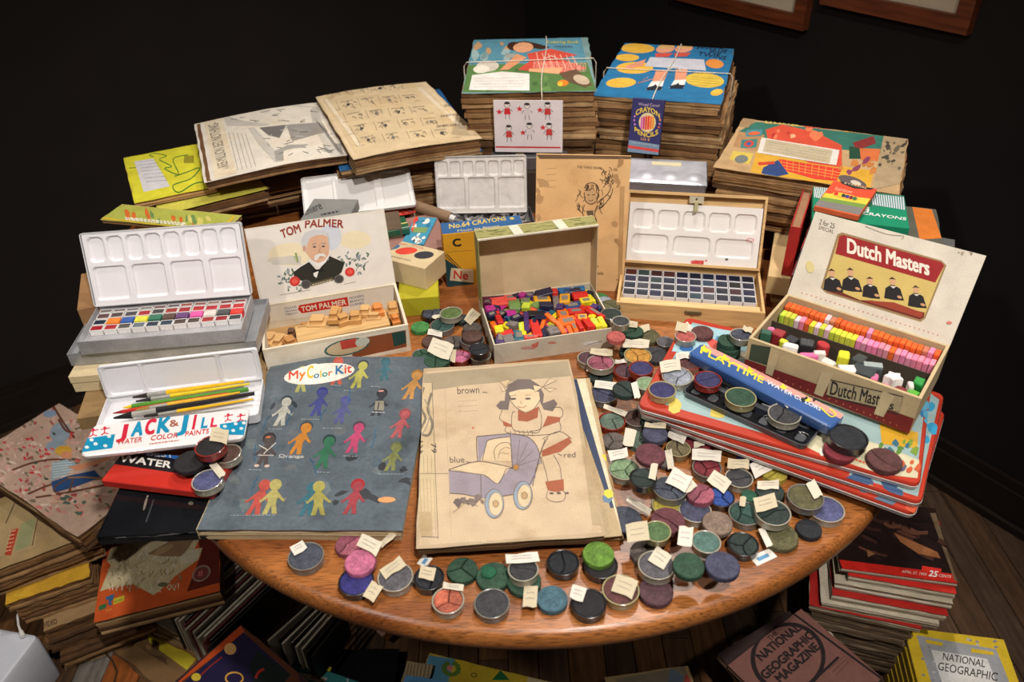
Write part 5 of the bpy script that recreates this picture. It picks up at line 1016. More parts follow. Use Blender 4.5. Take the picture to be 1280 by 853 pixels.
for i, cl in enumerate([(60, 60, 62), (150, 140, 110), (70, 80, 90), (60, 66, 70)]): MB().cyl(.009, [(0, .026), (.0006, .028)], 16, cl, Matrix.Translation((-w / 2 + w * (i + .5) / 4, 0, 0))).build('paint_pan', WAX, root)
# crayon pencils box
def art_cp(A):
    A.zoom(740, 20, 4.267); A.poly([(235, 430), (400, 458), (355, 740), (188, 720)], (46, 44, 96)).poly([(202, 655), (368, 685), (355, 740), (188, 720)], (112, 136, 160)).poly([(196, 684), (362, 710), (358, 724), (193, 699)], (206, 66, 60))
    A.text('Wood Cased', 262, 472, 372, 488, 15, (176, 156, 176), .02); A.text('CRAYON', 244, 530, 372, 552, 26, (222, 190, 70), .06, arc=30, up=(.05, -1))
    A.ell(305, 565, 45, 52, (214, 196, 150), 8)
    for i, c in enumerate([(206, 90, 170), (196, 60, 120), (214, 70, 40), (222, 60, 40), (232, 110, 40), (226, 150, 40)]): A.poly([(274 + i * 12, 528 + abs(2.5 - i) * 3), (284 + i * 12, 530 + abs(2.5 - i) * 3), (276 + i * 12, 606 - abs(2.5 - i) * 3), (266 + i * 12, 604 - abs(2.5 - i) * 3)], c)
    A.text('PENCILS', 232, 606, 358, 626, 24, (222, 190, 70), .06, arc=-26, up=(.05, -1)); A.text("'556' 8".replace("'", ''), 262, 656, 312, 664, 14, (206, 150, 110), .03)
    for x, y in ((240, 530), (236, 550), (238, 572), (372, 555), (368, 575), (364, 592)): A.ell(x, y, 5, 6, random.choice([(206, 90, 80), (190, 120, 180), (222, 150, 60)]))
    A.dashes(212, 668, 350, 690, 8, (150, 170, 186), 12)
upright('pencil_box', 'dark blue crayon pencil box standing upright before the right stack', 'pencil box', (784, 190), (823, 194), .131, None, 124, .012, (46, 44, 96), COVER, art_cp, [(784, 189), (823, 193), (834, 127), (795, 121)])
# aluminium tins with round moulded lids
def egg_tin(label, q, z, h):
    root, w, d = root_of('aluminium_tin', label, 'tin', q, z, h)
    o = rrect(-w / 2, w / 2, -d / 2, d / 2, .006, 4)
    MB().prism(o, [(.003, 0), (.001, h * .5), (0, h * .55), (0, h * .62)], (176, 178, 184), cap1=False).build('body', STEEL, root, smooth=True)
    n = 6; f = lambda x, y: h * .62 + .004 * (1 - min(1, (max(abs(x) / (w / 2), abs(y) / (d / 2))) ** 8)) + sum(.0035 * max(0, 1 - (math.hypot(x - (-w / 2 + w * (i + .5) / n), y + d * .22) / (w / n * .38)) ** 2) for i in range(n))
    MB().grid(-w / 2 + .0015, w / 2 - .0015, -d / 2 + .0015, d / 2 - .0015, 84, 26, f, (196, 198, 206)).build('lid', STEEL, root, smooth=True); return root, w, d
egg_tin('lower aluminium tin with a bumpy lid behind the wooden paint box', [(712, 232), (877, 247), (872, 216), (715, 202)], .102, .020)
r9, w9, d9 = egg_tin('upper aluminium tin with strip of old tape behind the wooden paint box', [(706, 214), (888, 230), (882, 199), (708, 184)], .131, .028)
MB().box(.03, .085, d9 * .16, d9 * .30, .0215, .0222, (206, 196, 160)).build('tape', PAPER, r9)
box_thing('carton', 'plain carton lifting the two aluminium tins behind the wooden paint box', 'box', [(716, 252), (880, 264), (872, 236), (718, 224)], .081, .081, (90, 74, 56))
# white palette standing at the back with the grey clutter tray before it
a, b = at(547, 267, .024), at(659, 265, .024); w = (b - a).length; root = thing('palette_lid', 'stained white tin palette standing upright left of the brown page', 'palette', ((a + b) / 2), math.atan2(b.y - a.y, b.x - a.x)); root.location.z = TZ + .024
ln = 14; H_ = lid_len(root, 0, 0, ln, 195); Mx = hinge(0, 0, ln)
l = tray(MB(), w, H_, .007, .0012, (214, 212, 210), .001, r=.004).build('rim', ENAMEL, root, M=Mx @ Matrix.Translation((0, H_ / 2, -.004)))
ws = [(-w / 2 + w * (i + .6) / 7.2, H_ * .79, w / 7.2 * .42, H_ * .13, .006) for i in range(7)] + [(-w / 2 + w * (i + .52) / 3.03, H_ * .36, w / 3.03 * .45, H_ * .27, .005) for i in range(3)]
palette(w - .003, H_ - .003, ws, .0035, 130, 70, (222, 218, 214), .001).build('palette', mat('stained_enamel', .35, var=.12, vs_=50, fine=.05, stain=(.6, .6, .6, .6), sscale=22), root, smooth=True, M=Mx)
root, w, d = root_of('scrap_tray', 'shallow grey metal tray in front of the upright white palette', 'tray', [(560, 292), (672, 284), (662, 262), (546, 264)], .022, .022)
tray(MB(), w, d, .022, .0015, (130, 128, 130), .003).build('tray', STEEL, root)
mb = MB()
for k in range(120):
    mb.box(-.008, .008, -.003, .003, 0, .005, random.choice([(150, 146, 146), (120, 116, 116), (176, 172, 172), (104, 100, 100)]), ch=.0005, M=Matrix.Translation((random.uniform(-w * .45, w * .45), random.uniform(-d * .42, d * .42), .004 + .0035 * (k % 5))) @ Matrix.Rotation(random.uniform(0, 3), 4, 'Z') @ Matrix.Rotation(random.uniform(-.3, .3), 4, 'X'))
o = mb.build('metal_slugs', PLAST); o.matrix_world = root.matrix_basis.copy(); tag(o, 'heap of small grey metal slugs in the shallow tray before the upright palette', 'metal slugs', kind='stuff')
# the old brown page with an ink girl
def art_bears(A):
    A.zoom(480, 180, 4.267)
    A.poly([(780, 60), (1340, 70), (1340, 90), (800, 85)], (110, 84, 60)); A.blotch(790, 100, 840, 760, 9, [(190, 150, 104)], (10, 26)); A.blotch(1230, 100, 1270, 760, 9, [(176, 136, 90)], (8, 22)); A.poly([(1262, 240), (1290, 240), (1262, 800), (1240, 800)], (186, 146, 98))
    A.text('THE THREE BEARS', 1015, 138, 1160, 146, 14, (90, 70, 52), .01)
    for i in range(4): A.dashes(840, 140 + i * 34, 900, 136 + i * 34, 3, (176, 140, 100), 10)
    K = (64, 48, 38)
    A.ell(1095, 290, 36, 42, (196, 156, 112)); A.curve([(1060, 250), (1075, 225), (1110, 220), (1138, 240), (1140, 280), (1128, 320), (1095, 335), (1065, 315), (1058, 270)], 4, K)
    for _ in range(26):
        x = random.choice([random.uniform(1010, 1060), random.uniform(1130, 1165)]); y = random.uniform(240, 360); A.curve([(x, y), (x + random.uniform(-14, 14), y + 16), (x + random.uniform(-20, 20), y + 32)], 3, K)
    for _ in range(12): x = random.uniform(1060, 1135); A.curve([(x, 228), (x + random.uniform(-12, 12), 245), (x + random.uniform(-20, 20), 262)], 3, K)
    A.line([(1075, 285), (1090, 285)], 4, K).line([(1105, 285), (1120, 283)], 4, K).curve([(1084, 312), (1098, 318), (1110, 310)], 3, K)
    A.curve([(1130, 330), (1170, 300), (1200, 270), (1210, 240)], 4, K).curve([(1140, 360), (1180, 330), (1215, 280), (1222, 250)], 4, K)
    for _ in range(30): x, y = random.gauss(1195, 20), random.gauss(215, 28); A.curve([(x, y), (x + random.uniform(-12, 12), y - 10), (x + random.uniform(-16, 16), y - 22)], 3, K)
    A.curve([(1060, 340), (1050, 370), (1055, 400)], 4, K).curve([(1135, 340), (1120, 370), (1118, 400)], 4, K).poly([(1070, 370), (1110, 368), (1112, 395), (1078, 395)], (104, 84, 66))
    A.curve([(1055, 400), (1040, 450), (1035, 480), (1060, 510), (1100, 515), (1130, 500), (1135, 460), (1120, 400)], 4, K)
    for _ in range(16): x = random.uniform(1050, 1125); y = random.uniform(405, 490); A.curve([(x, y), (x + 5, y + 12), (x + random.uniform(-8, 8), y + 24)], 2.5, K)
    A.curve([(1065, 515), (1075, 580), (1095, 650)], 4, K).curve([(1085, 515), (1095, 580), (1105, 650)], 3, K).curve([(1105, 515), (1112, 590), (1118, 650)], 4, K).ell(1100, 665, 16, 6, K).ell(1125, 660, 12, 6, K)
    A.text('Goldilocks', 1080, 700, 1165, 702, 16, (100, 78, 56), .01)
upright('old_picture_page', 'browned board page with an ink drawing of a girl, standing behind the cream box', 'book page', (668, 360), (779, 365), 0, None, 194, .004, (222, 178, 124), mat('brown_page', .75, var=.14, vs_=14, fine=.06, stain=(.7, .52, .36, .8), sscale=9), art_bears, [(664, 360), (778, 365), (792, 197), (663, 193)])
# tilted white palette lid, grey flat box, plane-like handle
root = thing('palette_lid', 'white plastic palette tray lying tilted behind the first cigar box', 'palette', at(443, 263, .070)); c, w, d, a = fit([(382, 269), (509, 253), (519, 216), (379, 246)], .080)
root.location = c; root.location.z = TZ + .086; root.rotation_euler = (R(20), 0, a)
tray(MB(), w, d, .006, .0012, (214, 212, 210), .002, r=.006).build('tray', ENAMEL, root)
palette(w - .004, d - .004, [(-w * .34, d / 2, w * .12, d * .42, .004), (-w * .02, d / 2, w * .17, d * .42, .004), (w * .34, d / 2, w * .12, d * .42, .004)], .0028, 90, 40, (224, 222, 220), .0045).build('wells', ENAMEL, root, smooth=True, M=Matrix.Translation((0, -d / 2, 0)))
box_thing('flat_carton', 'closed carton carrying the tilted white palette behind the first cigar box', 'box', [(385, 300), (500, 285), (500, 262), (385, 278)], .070, .07, (96, 80, 62))
box_thing('flat_box', 'flat grey box with handwriting-like lettering behind the first cigar box', 'box', [(352, 290), (432, 275), (444, 252), (410, 247)], .093, .02, (130, 130, 126), art=lambda A: A.zoom(300, 250, 4.267).text('Lumiere', 372, 72, 500, 32, 34, (50, 50, 54), .02).dashes(480, 62, 560, 44, 8, (60, 60, 64), 12))
px_tube('carving_tool', 'worn wooden tool handle with a steel ferrule lying behind the paint boxes', 'tool', (517, 257), (572, 276), .060, .045, [('grip', 0, .84, .0115, .0115, (128, 102, 76), BOXWOOD), ('ferrule', .84, .95, .0085, .0075, (190, 190, 190), STEEL), ('shaft', .95, 1.15, .004, .004, (120, 120, 124), STEEL)], n=14)
# small colour cards and tins in the middle
for lb, q, z, h, col, ar in (
    ('red and orange paint colour card fanned behind the striped green tin', zq(440, 240, 6.094, [(250, 200), (480, 150), (450, 95), (245, 160)]), .056, .003, (206, 60, 44), lambda A: A.zoom(440, 240, 6.094).poly([(245, 168), (300, 150), (318, 185), (260, 200)], (232, 120, 40)).poly([(335, 140), (370, 125), (405, 170), (365, 180)], (190, 40, 40)).poly([(380, 120), (420, 105), (465, 160), (420, 165)], (150, 30, 36)).line([(300, 145), (345, 185)], 4, (226, 220, 210)).line([(340, 130), (395, 178)], 4, (226, 220, 210)).line([(380, 115), (440, 165)], 4, (226, 220, 210))),
    ('blue picture card with small scenes beside the green tin', zq(440, 240, 6.094, [(420, 380), (575, 410), (610, 200), (450, 185)]), .054, .003, (60, 140, 170), lambda A: A.zoom(440, 240, 6.094).blotch(450, 200, 590, 290, 10, [(214, 84, 50), (226, 220, 210), (40, 110, 150)], (8, 22)).poly([(470, 270), (570, 280), (560, 320), (470, 310)], (120, 150, 90)).blotch(480, 330, 560, 400, 6, [(230, 226, 220)], (10, 22)).blotch(500, 330, 550, 395, 6, [(20, 20, 22)], (4, 9)).poly([(440, 200), (470, 190), (480, 215), (455, 240)], (206, 60, 50)))):
    box_thing('picture_card', lb, 'card', q, z, h, col, art=ar)
box_thing('striped_tin', 'small green striped tin lying on the cards beside the first cigar box', 'tin', zq(440, 240, 6.094, [(240, 320), (440, 260), (390, 190), (250, 205)]), .068, .012, (34, 90, 62), m=TINP, am=TINP, art=lambda A: A.zoom(440, 240, 6.094).poly([(250, 220), (330, 200), (340, 235), (255, 250)], (206, 190, 90)).line([(245, 262), (420, 222)], 7, (206, 200, 120)).line([(245, 300), (438, 250)], 5, (190, 196, 190)).ell(300, 222, 30, 12, (120, 150, 60)))
box_thing('card_block', 'pile of printed cards under the striped tin', 'cards', [(482, 320), (560, 308), (545, 262), (480, 282)], .050, .05, (150, 110, 100))
box_thing('yellow_carton', 'bright yellow-green box under the colored-dot carton', 'box', zq(440, 240, 6.094, [(372, 812), (645, 800), (668, 640), (340, 665)]), .036, .036, (170, 162, 30), frontq=None)
def art_dots(A):
    A.zoom(440, 240, 6.094); A.ell(310, 412, 48, 30, (70, 106, 140)).ell(413, 455, 68, 32, (214, 66, 50)).ell(530, 499, 66, 31, (50, 50, 56)); A.text('COLOR', 430, 400, 520, 450, 16, (196, 90, 80), .02); A.dashes(300, 480, 450, 535, 7, (150, 130, 106), 10); A.dashes(300, 370, 400, 395, 9, (206, 100, 90), 10)
c_ = zq(440, 240, 6.094, [(300, 505), (525, 595), (690, 480), (455, 390)])
box_thing('dotted_carton', 'cream carton printed with blue, red and black dots', 'box', [(488, 322), (527, 337), (553, 318), (498, 297)], .078, .042, (206, 186, 146), art=art_dots)
# yellow crayon carton behind the cream box
def art_64(A): A.zoom(480, 180, 4.267).poly([(290, 430), (720, 380), (780, 400), (310, 480)], (44, 90, 140)).text('No.64 CRAYONS', 340, 455, 640, 408, 22, (206, 180, 90), .06).text('Made by Binney', 380, 472, 600, 445, 11, (190, 180, 150), .03).ell(675, 398, 14, 7, (206, 180, 90))
def art_64f(A):
    A.zoom(480, 180, 4.267).poly([(300, 485), (480, 465), (480, 820), (330, 825)], (206, 150, 30)).poly([(318, 640), (480, 760), (480, 830), (330, 820)], (24, 64, 70)).line([(315, 615), (480, 790)], 7, (24, 30, 34)).line([(330, 612), (480, 775)], 5, (24, 30, 34)).line([(310, 600), (480, 585)], 3, (150, 110, 30)); A.poly([(355, 698), (480, 705), (480, 785), (348, 776)], (206, 190, 160)); A.text('Ne', 364, 765, 450, 768, 50, (190, 50, 36), .05); A.text('C', 362, 566, 412, 560, 46, (30, 26, 24), .1)
q = [(553, 293), (655, 283), (650, 268), (550, 280)]
box_thing('crayon_carton', 'yellow and dark green crayon carton with a blue top behind the cream box', 'crayon box', q, .105, .105, (206, 150, 30), art=art_64, topcol=(44, 90, 140), frontq=[(558, 372), (655, 355), (655, 283), (551, 294)], fart=art_64f)
# ---- cartons and books behind the second cigar box
box_thing('carton', 'cream carton lying left of the upright red book', 'box', [(963, 345), (1010, 352), (1005, 296), (966, 289)], .060, .034, (196, 168, 120))
box_thing('carton', 'small brown carton beneath the cream one near the wooden paint box', 'box', [(966, 362), (1010, 366), (1005, 330), (965, 325)], .026, .026, (150, 118, 74))
def uprbook(label, p0, p1, z, H, th, col, side):
    a, b = at(*p0, z), at(*p1, z); c = (a + b) / 2; w = (b - a).length; root = thing('book', label, 'book', (c.x, c.y, TZ + z), math.atan2(b.y - a.y, b.x - a.x))
    for s_ in (0, 1): MB().box(-w / 2, w / 2, s_ * (th - .002), s_ * (th - .002) + .002, 0, H, col, ch=.0004).build('cover_board', COVER, root)
    MB().box(-w / 2 + .003, w / 2 - .004, .002, th - .002, .003, H - .003, side).build('pages', PAPER, root)
    MB().box(-w / 2 - .0015, -w / 2, 0, th, 0, H, col).build('spine', COVER, root); return root
slab('book', 'red-covered book lying flat on the cartons behind the second cigar box', 'book', [(1000, 338), (1200, 392), (1182, 300), (1012, 268)], .134, .022, None, 3, (84, 84, 84), spine=(170, 40, 36))
slab('book', 'green and red book under the flat red-covered one', 'book', [(1000, 350), (1205, 400), (1194, 318), (1004, 284)], .112, .030, None, 4, (170, 40, 36), spine=(150, 34, 36))
box_thing('carton', 'plain carton beneath the books behind the second cigar box', 'box', [(1020, 362), (1180, 410), (1165, 315), (1018, 285)], .081, .081, (120, 96, 66))
slab('picture_book', 'dark picture book with an orange stripe and red edge at the far right', 'book', [(1092, 318), (1190, 334), (1165, 262), (1080, 252)], .147, .012, lambda A: A.poly([(1135, 258), (1160, 262), (1185, 300), (1150, 300)], (196, 110, 40)).poly([(1180, 264), (1192, 300), (1186, 300), (1172, 262)], (170, 36, 40)), 3, (84, 84, 74))
uprbook('tall red book standing on edge beside the second cigar box', (989, 345), (1004, 296), .061, .088, .016, (176, 44, 40), (150, 110, 80))
slab('teal_box', 'teal box edge showing between the red book and the green crayon packet', 'box', [(1014, 292), (1060, 300), (1055, 255), (1020, 250)], .152, .018, None, 2, (24, 130, 150), cols=[(24, 120, 140)], jit=.0003)
def art_green(A):
    A.zoom(1000, 220, 7.756); A.poly([(110, 80), (1000, 170), (1025, 320), (640, 290), (150, 210)], (34, 110, 84))
    for i in range(9): A.poly([(115 + i * 19, 85 + i * 2), (124 + i * 19, 86 + i * 2), (150 + i * 19, 200 + i * 4), (138 + i * 19, 198 + i * 4)], (206, 210, 214))
    for i in range(14): A.poly([(690 + i * 22, 175 + i * 3), (702 + i * 22, 177 + i * 3), (730 + i * 22, 285 + i * 4), (716 + i * 22, 283 + i * 4)], (190, 196, 206))
    A.text('8', 610, 370, 690, 352, 50, (214, 222, 214), .08, up=(0, -1)); A.text('CRAYONS', 620, 375, 1040, 440, 26, (206, 216, 210), .08)
box_thing('crayon_packet', 'green packet of crayons with white stripes behind the second cigar box', 'crayon box', [(1016, 272), (1140, 286), (1128, 246), (1016, 232)], .166, .014, (0, 124, 88), art=art_green)
def art_rain(A):
    A.zoom(1000, 220, 7.756); A.poly([(310, 50), (740, 125), (680, 230), (240, 170)], (222, 72, 40)).poly([(240, 170), (680, 230), (640, 300), (220, 215)], (206, 190, 60)).poly([(215, 210), (640, 285), (610, 320), (190, 245)], (110, 140, 60)).poly([(190, 240), (612, 318), (580, 380), (150, 290)], (120, 116, 112))
    A.poly([(380, 40), (560, 100), (730, 115), (680, 140), (520, 125), (400, 75)], (28, 28, 26)); A.text('8 COLORS', 420, 72, 640, 132, 14, (196, 190, 150), .05); A.text('Rainbow', 330, 140, 500, 180, 34, (232, 150, 120), .04, up=(.3, -1)); A.ell(440, 205, 130, 26, (214, 160, 60), 14)
    for i, c in enumerate([(196, 40, 36), (222, 180, 40), (30, 50, 40), (50, 50, 120), (110, 30, 60), (34, 110, 60)]): A.ell(350 + i * 36, 180 + i * 10, 20, 17, c)
box_thing('rainbow_packet', 'orange, yellow and grey crayon packet lying on the green packet', 'crayon box', [(1020, 258), (1074, 270), (1096, 237), (1041, 224)], .177, .009, (206, 90, 50), art=art_rain)
# ================================================================== the paint cakes
bpy.context.view_layer.update()
COLS = dict(slate=(72, 78, 94), rose=(168, 84, 104), pink=(206, 104, 142), ultra=(48, 44, 128), mauve=(96, 92, 100), ink=(34, 38, 46), orange=(212, 104, 74), green=(46, 84, 62), dkgreen=(44, 60, 54), charcoal=(64, 64, 68), bright=(110, 160, 52), teal=(70, 110, 128), white=(70, 72, 66), maroon=(104, 58, 56), plum=(92, 58, 66), grass=(88, 122, 72), wine=(110, 56, 66), aqua=(84, 124, 114), bluegrey=(70, 72, 100), tan=(140, 116, 100), sea=(48, 86, 76), olive=(96, 92, 56), lav=(84, 88, 136), emerald=(30, 92, 64), blue=(40, 80, 170), yellow=(190, 172, 54), mint=(140, 172, 126), brown=(96, 66, 56), crimson=(132, 36, 48), khaki=(124, 110, 78), violet=(58, 56, 110), taupe=(98, 88, 84), sage=(100, 122, 104), pale=(160, 168, 184), coral=(200, 90, 84), mustard=(200, 140, 50), lime=(70, 150, 70), moss=(92, 118, 56), black=(36, 34, 36), lilac=(190, 150, 170))
CUP = dict(w=(158, 153, 138), t=(112, 110, 104), r=(140, 44, 34), k=(40, 38, 38), n=None, y=(160, 152, 112))
CK = []
def cake(px, py, r, col, cup, n, label, tg=None, z=0.0, dome=.0012, h=None, blob=None):
    zz_ = z; h = h or (.0115 if cup != 'n' else .008)
    rw = r * 1.0
    for _ in range(4):
        p = at(px, py, zz_ + h); dep = (p - EYE).dot(FW); R_ = r / FPX * dep
        zn = z
        for (x, y, rr, zt) in CK:
            dd = math.hypot(x - p.x, y - p.y)
            if dd < .84 * (R_ + rr) and zt > zn and zt < z + .040: zn = zt
        if zn <= zz_ + 1e-6: break
        zz_ = zn
    for (x, y, rr, zt) in CK:
        dd = math.hypot(x - p.x, y - p.y)
        if dd < R_ + rr and zt > zz_ + .001 and dd > 1e-5:
            k = (R_ + rr - dd) / dd; p.x += (p.x - x) * k * .8; p.y += (p.y - y) * k * .8
    CK.append((p.x, p.y, R_, zz_ + h + .0006))
    root = thing('paint_cake', label, 'paint cake', (p.x, p.y, TZ + zz_), random.uniform(0, 6.28), 'round cakes of dry paint')
    tx = random.uniform(-1, 1) * (3 if zz_ > z else 1.2); root.rotation_euler.x = R(tx)
    cc = CUP[cup]; col = COLS[col]; g_ = sum(col) / 3; col = tuple(int((v * .86 + g_ * .14) * .93) for v in col)
    if cc:
        mb = MB(); mb.cyl(R_, [(R_ * .06, 0), (0, .0012), (0, h - .001), (-.0004, h - .0004), (.0004, h), (.0013, h - .0005), (.0014, .002)], 26, cc); mb.build('cup', ENAMEL if cup in 'wy' else TINP, root, smooth=True); ri = R_ * .94; z0, z1 = .002, h - .0002
    else: ri = R_; z0, z1 = 0, h
    mb = MB(); off = (random.uniform(-.2, .2) * ri, random.uniform(-.2, .2) * ri)
    if n <= 1:
        o = [(ri * cos(2 * pi * k / 22) * random.uniform(.975, 1), ri * sin(2 * pi * k / 22) * random.uniform(.975, 1)) for k in range(22)]
        mb.prism(o, [(.0006, z0), (0, z0 + .001), (0, z1 - .0015), (.0007, z1 - .0004), (.0017, z1)], col, cap0=False, dome=dome)
    else:
        an = [2 * pi * k / n + random.uniform(-.35, .35) for k in range(n)]; mid = [(random.uniform(.4, .6), random.uniform(-.22, .22)) for _ in range(n)]
        for k in range(n):
            a0, a1 = an[k], an[(k + 1) % n] + (2 * pi if k == n - 1 else 0); m0, m1 = mid[k], mid[(k + 1) % n]
            def radial(a_, m_): return (off[0] + (ri * cos(a_ + m_[1]) - off[0]) * m_[0], off[1] + (ri * sin(a_ + m_[1]) - off[1]) * m_[0])
            q_ = max(3, int((a1 - a0) / .3)); o = [off, radial(a0, m0)] + [(ri * cos(a0 + (a1 - a0) * j / q_), ri * sin(a0 + (a1 - a0) * j / q_)) for j in range(q_ + 1)] + [radial(a1, m1)]
            dz = random.uniform(-.0005, .0004); v_ = random.uniform(.88, 1.08)
            mb.prism(o, [(.0006, z0), (.0006, z1 - .001 + dz), (.0014, z1 + dz)], tuple(min(255, int(v * v_)) for v in col), cap0=False)
        mb.cyl(ri * .93, [(0, z0), (0, z1 - .0028)], 18, tuple(int(v * .45) for v in col), cap0=False)
    mb.build('paint', CAKE, root, smooth=False)
    if blob: MB().prism([(ri * .5 * cos(k) * random.uniform(.85, 1.1) + ri * .1, ri * .5 * sin(k) * random.uniform(.85, 1.1) + ri * .3) for k in [2 * pi * j / 12 for j in range(12)]], [(0, z1 - .001), (.001, z1 + .003), (.003, z1 + .0045)], COLS[blob], dome=.001).build('paint_lump', CAKE, root)
    if tg:
        tx_, ty_, tw, th, ta = tg; bpy.context.view_layer.update(); inv = root.matrix_world.inverted(); zt = zz_ + h + dome + .0012
        P = []
        for u, v in ((-1, 1), (-.33, 1), (.33, 1), (1, 1), (1, -1), (.33, -1), (-.33, -1), (-1, -1)):
            x = tw / 2 * u + random.uniform(-.9, .9); y = th / 2 * v + random.uniform(-1.2, 1.2); P.append(inv @ at(tx_ + x * cos(R(ta)) - y * sin(R(ta)), ty_ + x * sin(R(ta)) + y * cos(R(ta)), zt + random.uniform(0, .0012)))
        V = [tuple(p_) for p_ in P] + [(p_.x, p_.y, p_.z + .0004) for p_ in P]
        F = [(0, 7, 6, 1), (1, 6, 5, 2), (2, 5, 4, 3), (8, 9, 14, 15), (9, 10, 13, 14), (10, 11, 12, 13)] + [(i, (i + 1) % 8, 8 + (i + 1) % 8, 8 + i) for i in range(8)]
        F[0:3] = [f[::-1] for f in F[0:3]]; F[3:6] = F[3:6]
        mb = MB(); mb.add(V, F, random.choice([(204, 196, 176), (194, 182, 154), (212, 206, 194)]))
        o_ = mb.build('paper_label', CLEAN, root)
        if tw > 15:
            c8 = [Vector(v_) for v_ in V[8:]]; mb = MB()
            for k in (.35, .62):
                a_ = c8[7].lerp(c8[0], k).lerp(c8[4].lerp(c8[3], k), .18); b_ = c8[7].lerp(c8[0], k).lerp(c8[4].lerp(c8[3], k), .8)
                mb.tube([a_ + Vector((0, 0, .0006)), a_.lerp(b_, .4) + Vector((.0006, .0004, .0012)), b_ + Vector((0, 0, .0006))], .00022, 3, (150, 140, 140))
            mb.build('handwriting', CLEAN, o_)
def T(x, y, w, h, a=0): return (x, y, w, h, a)
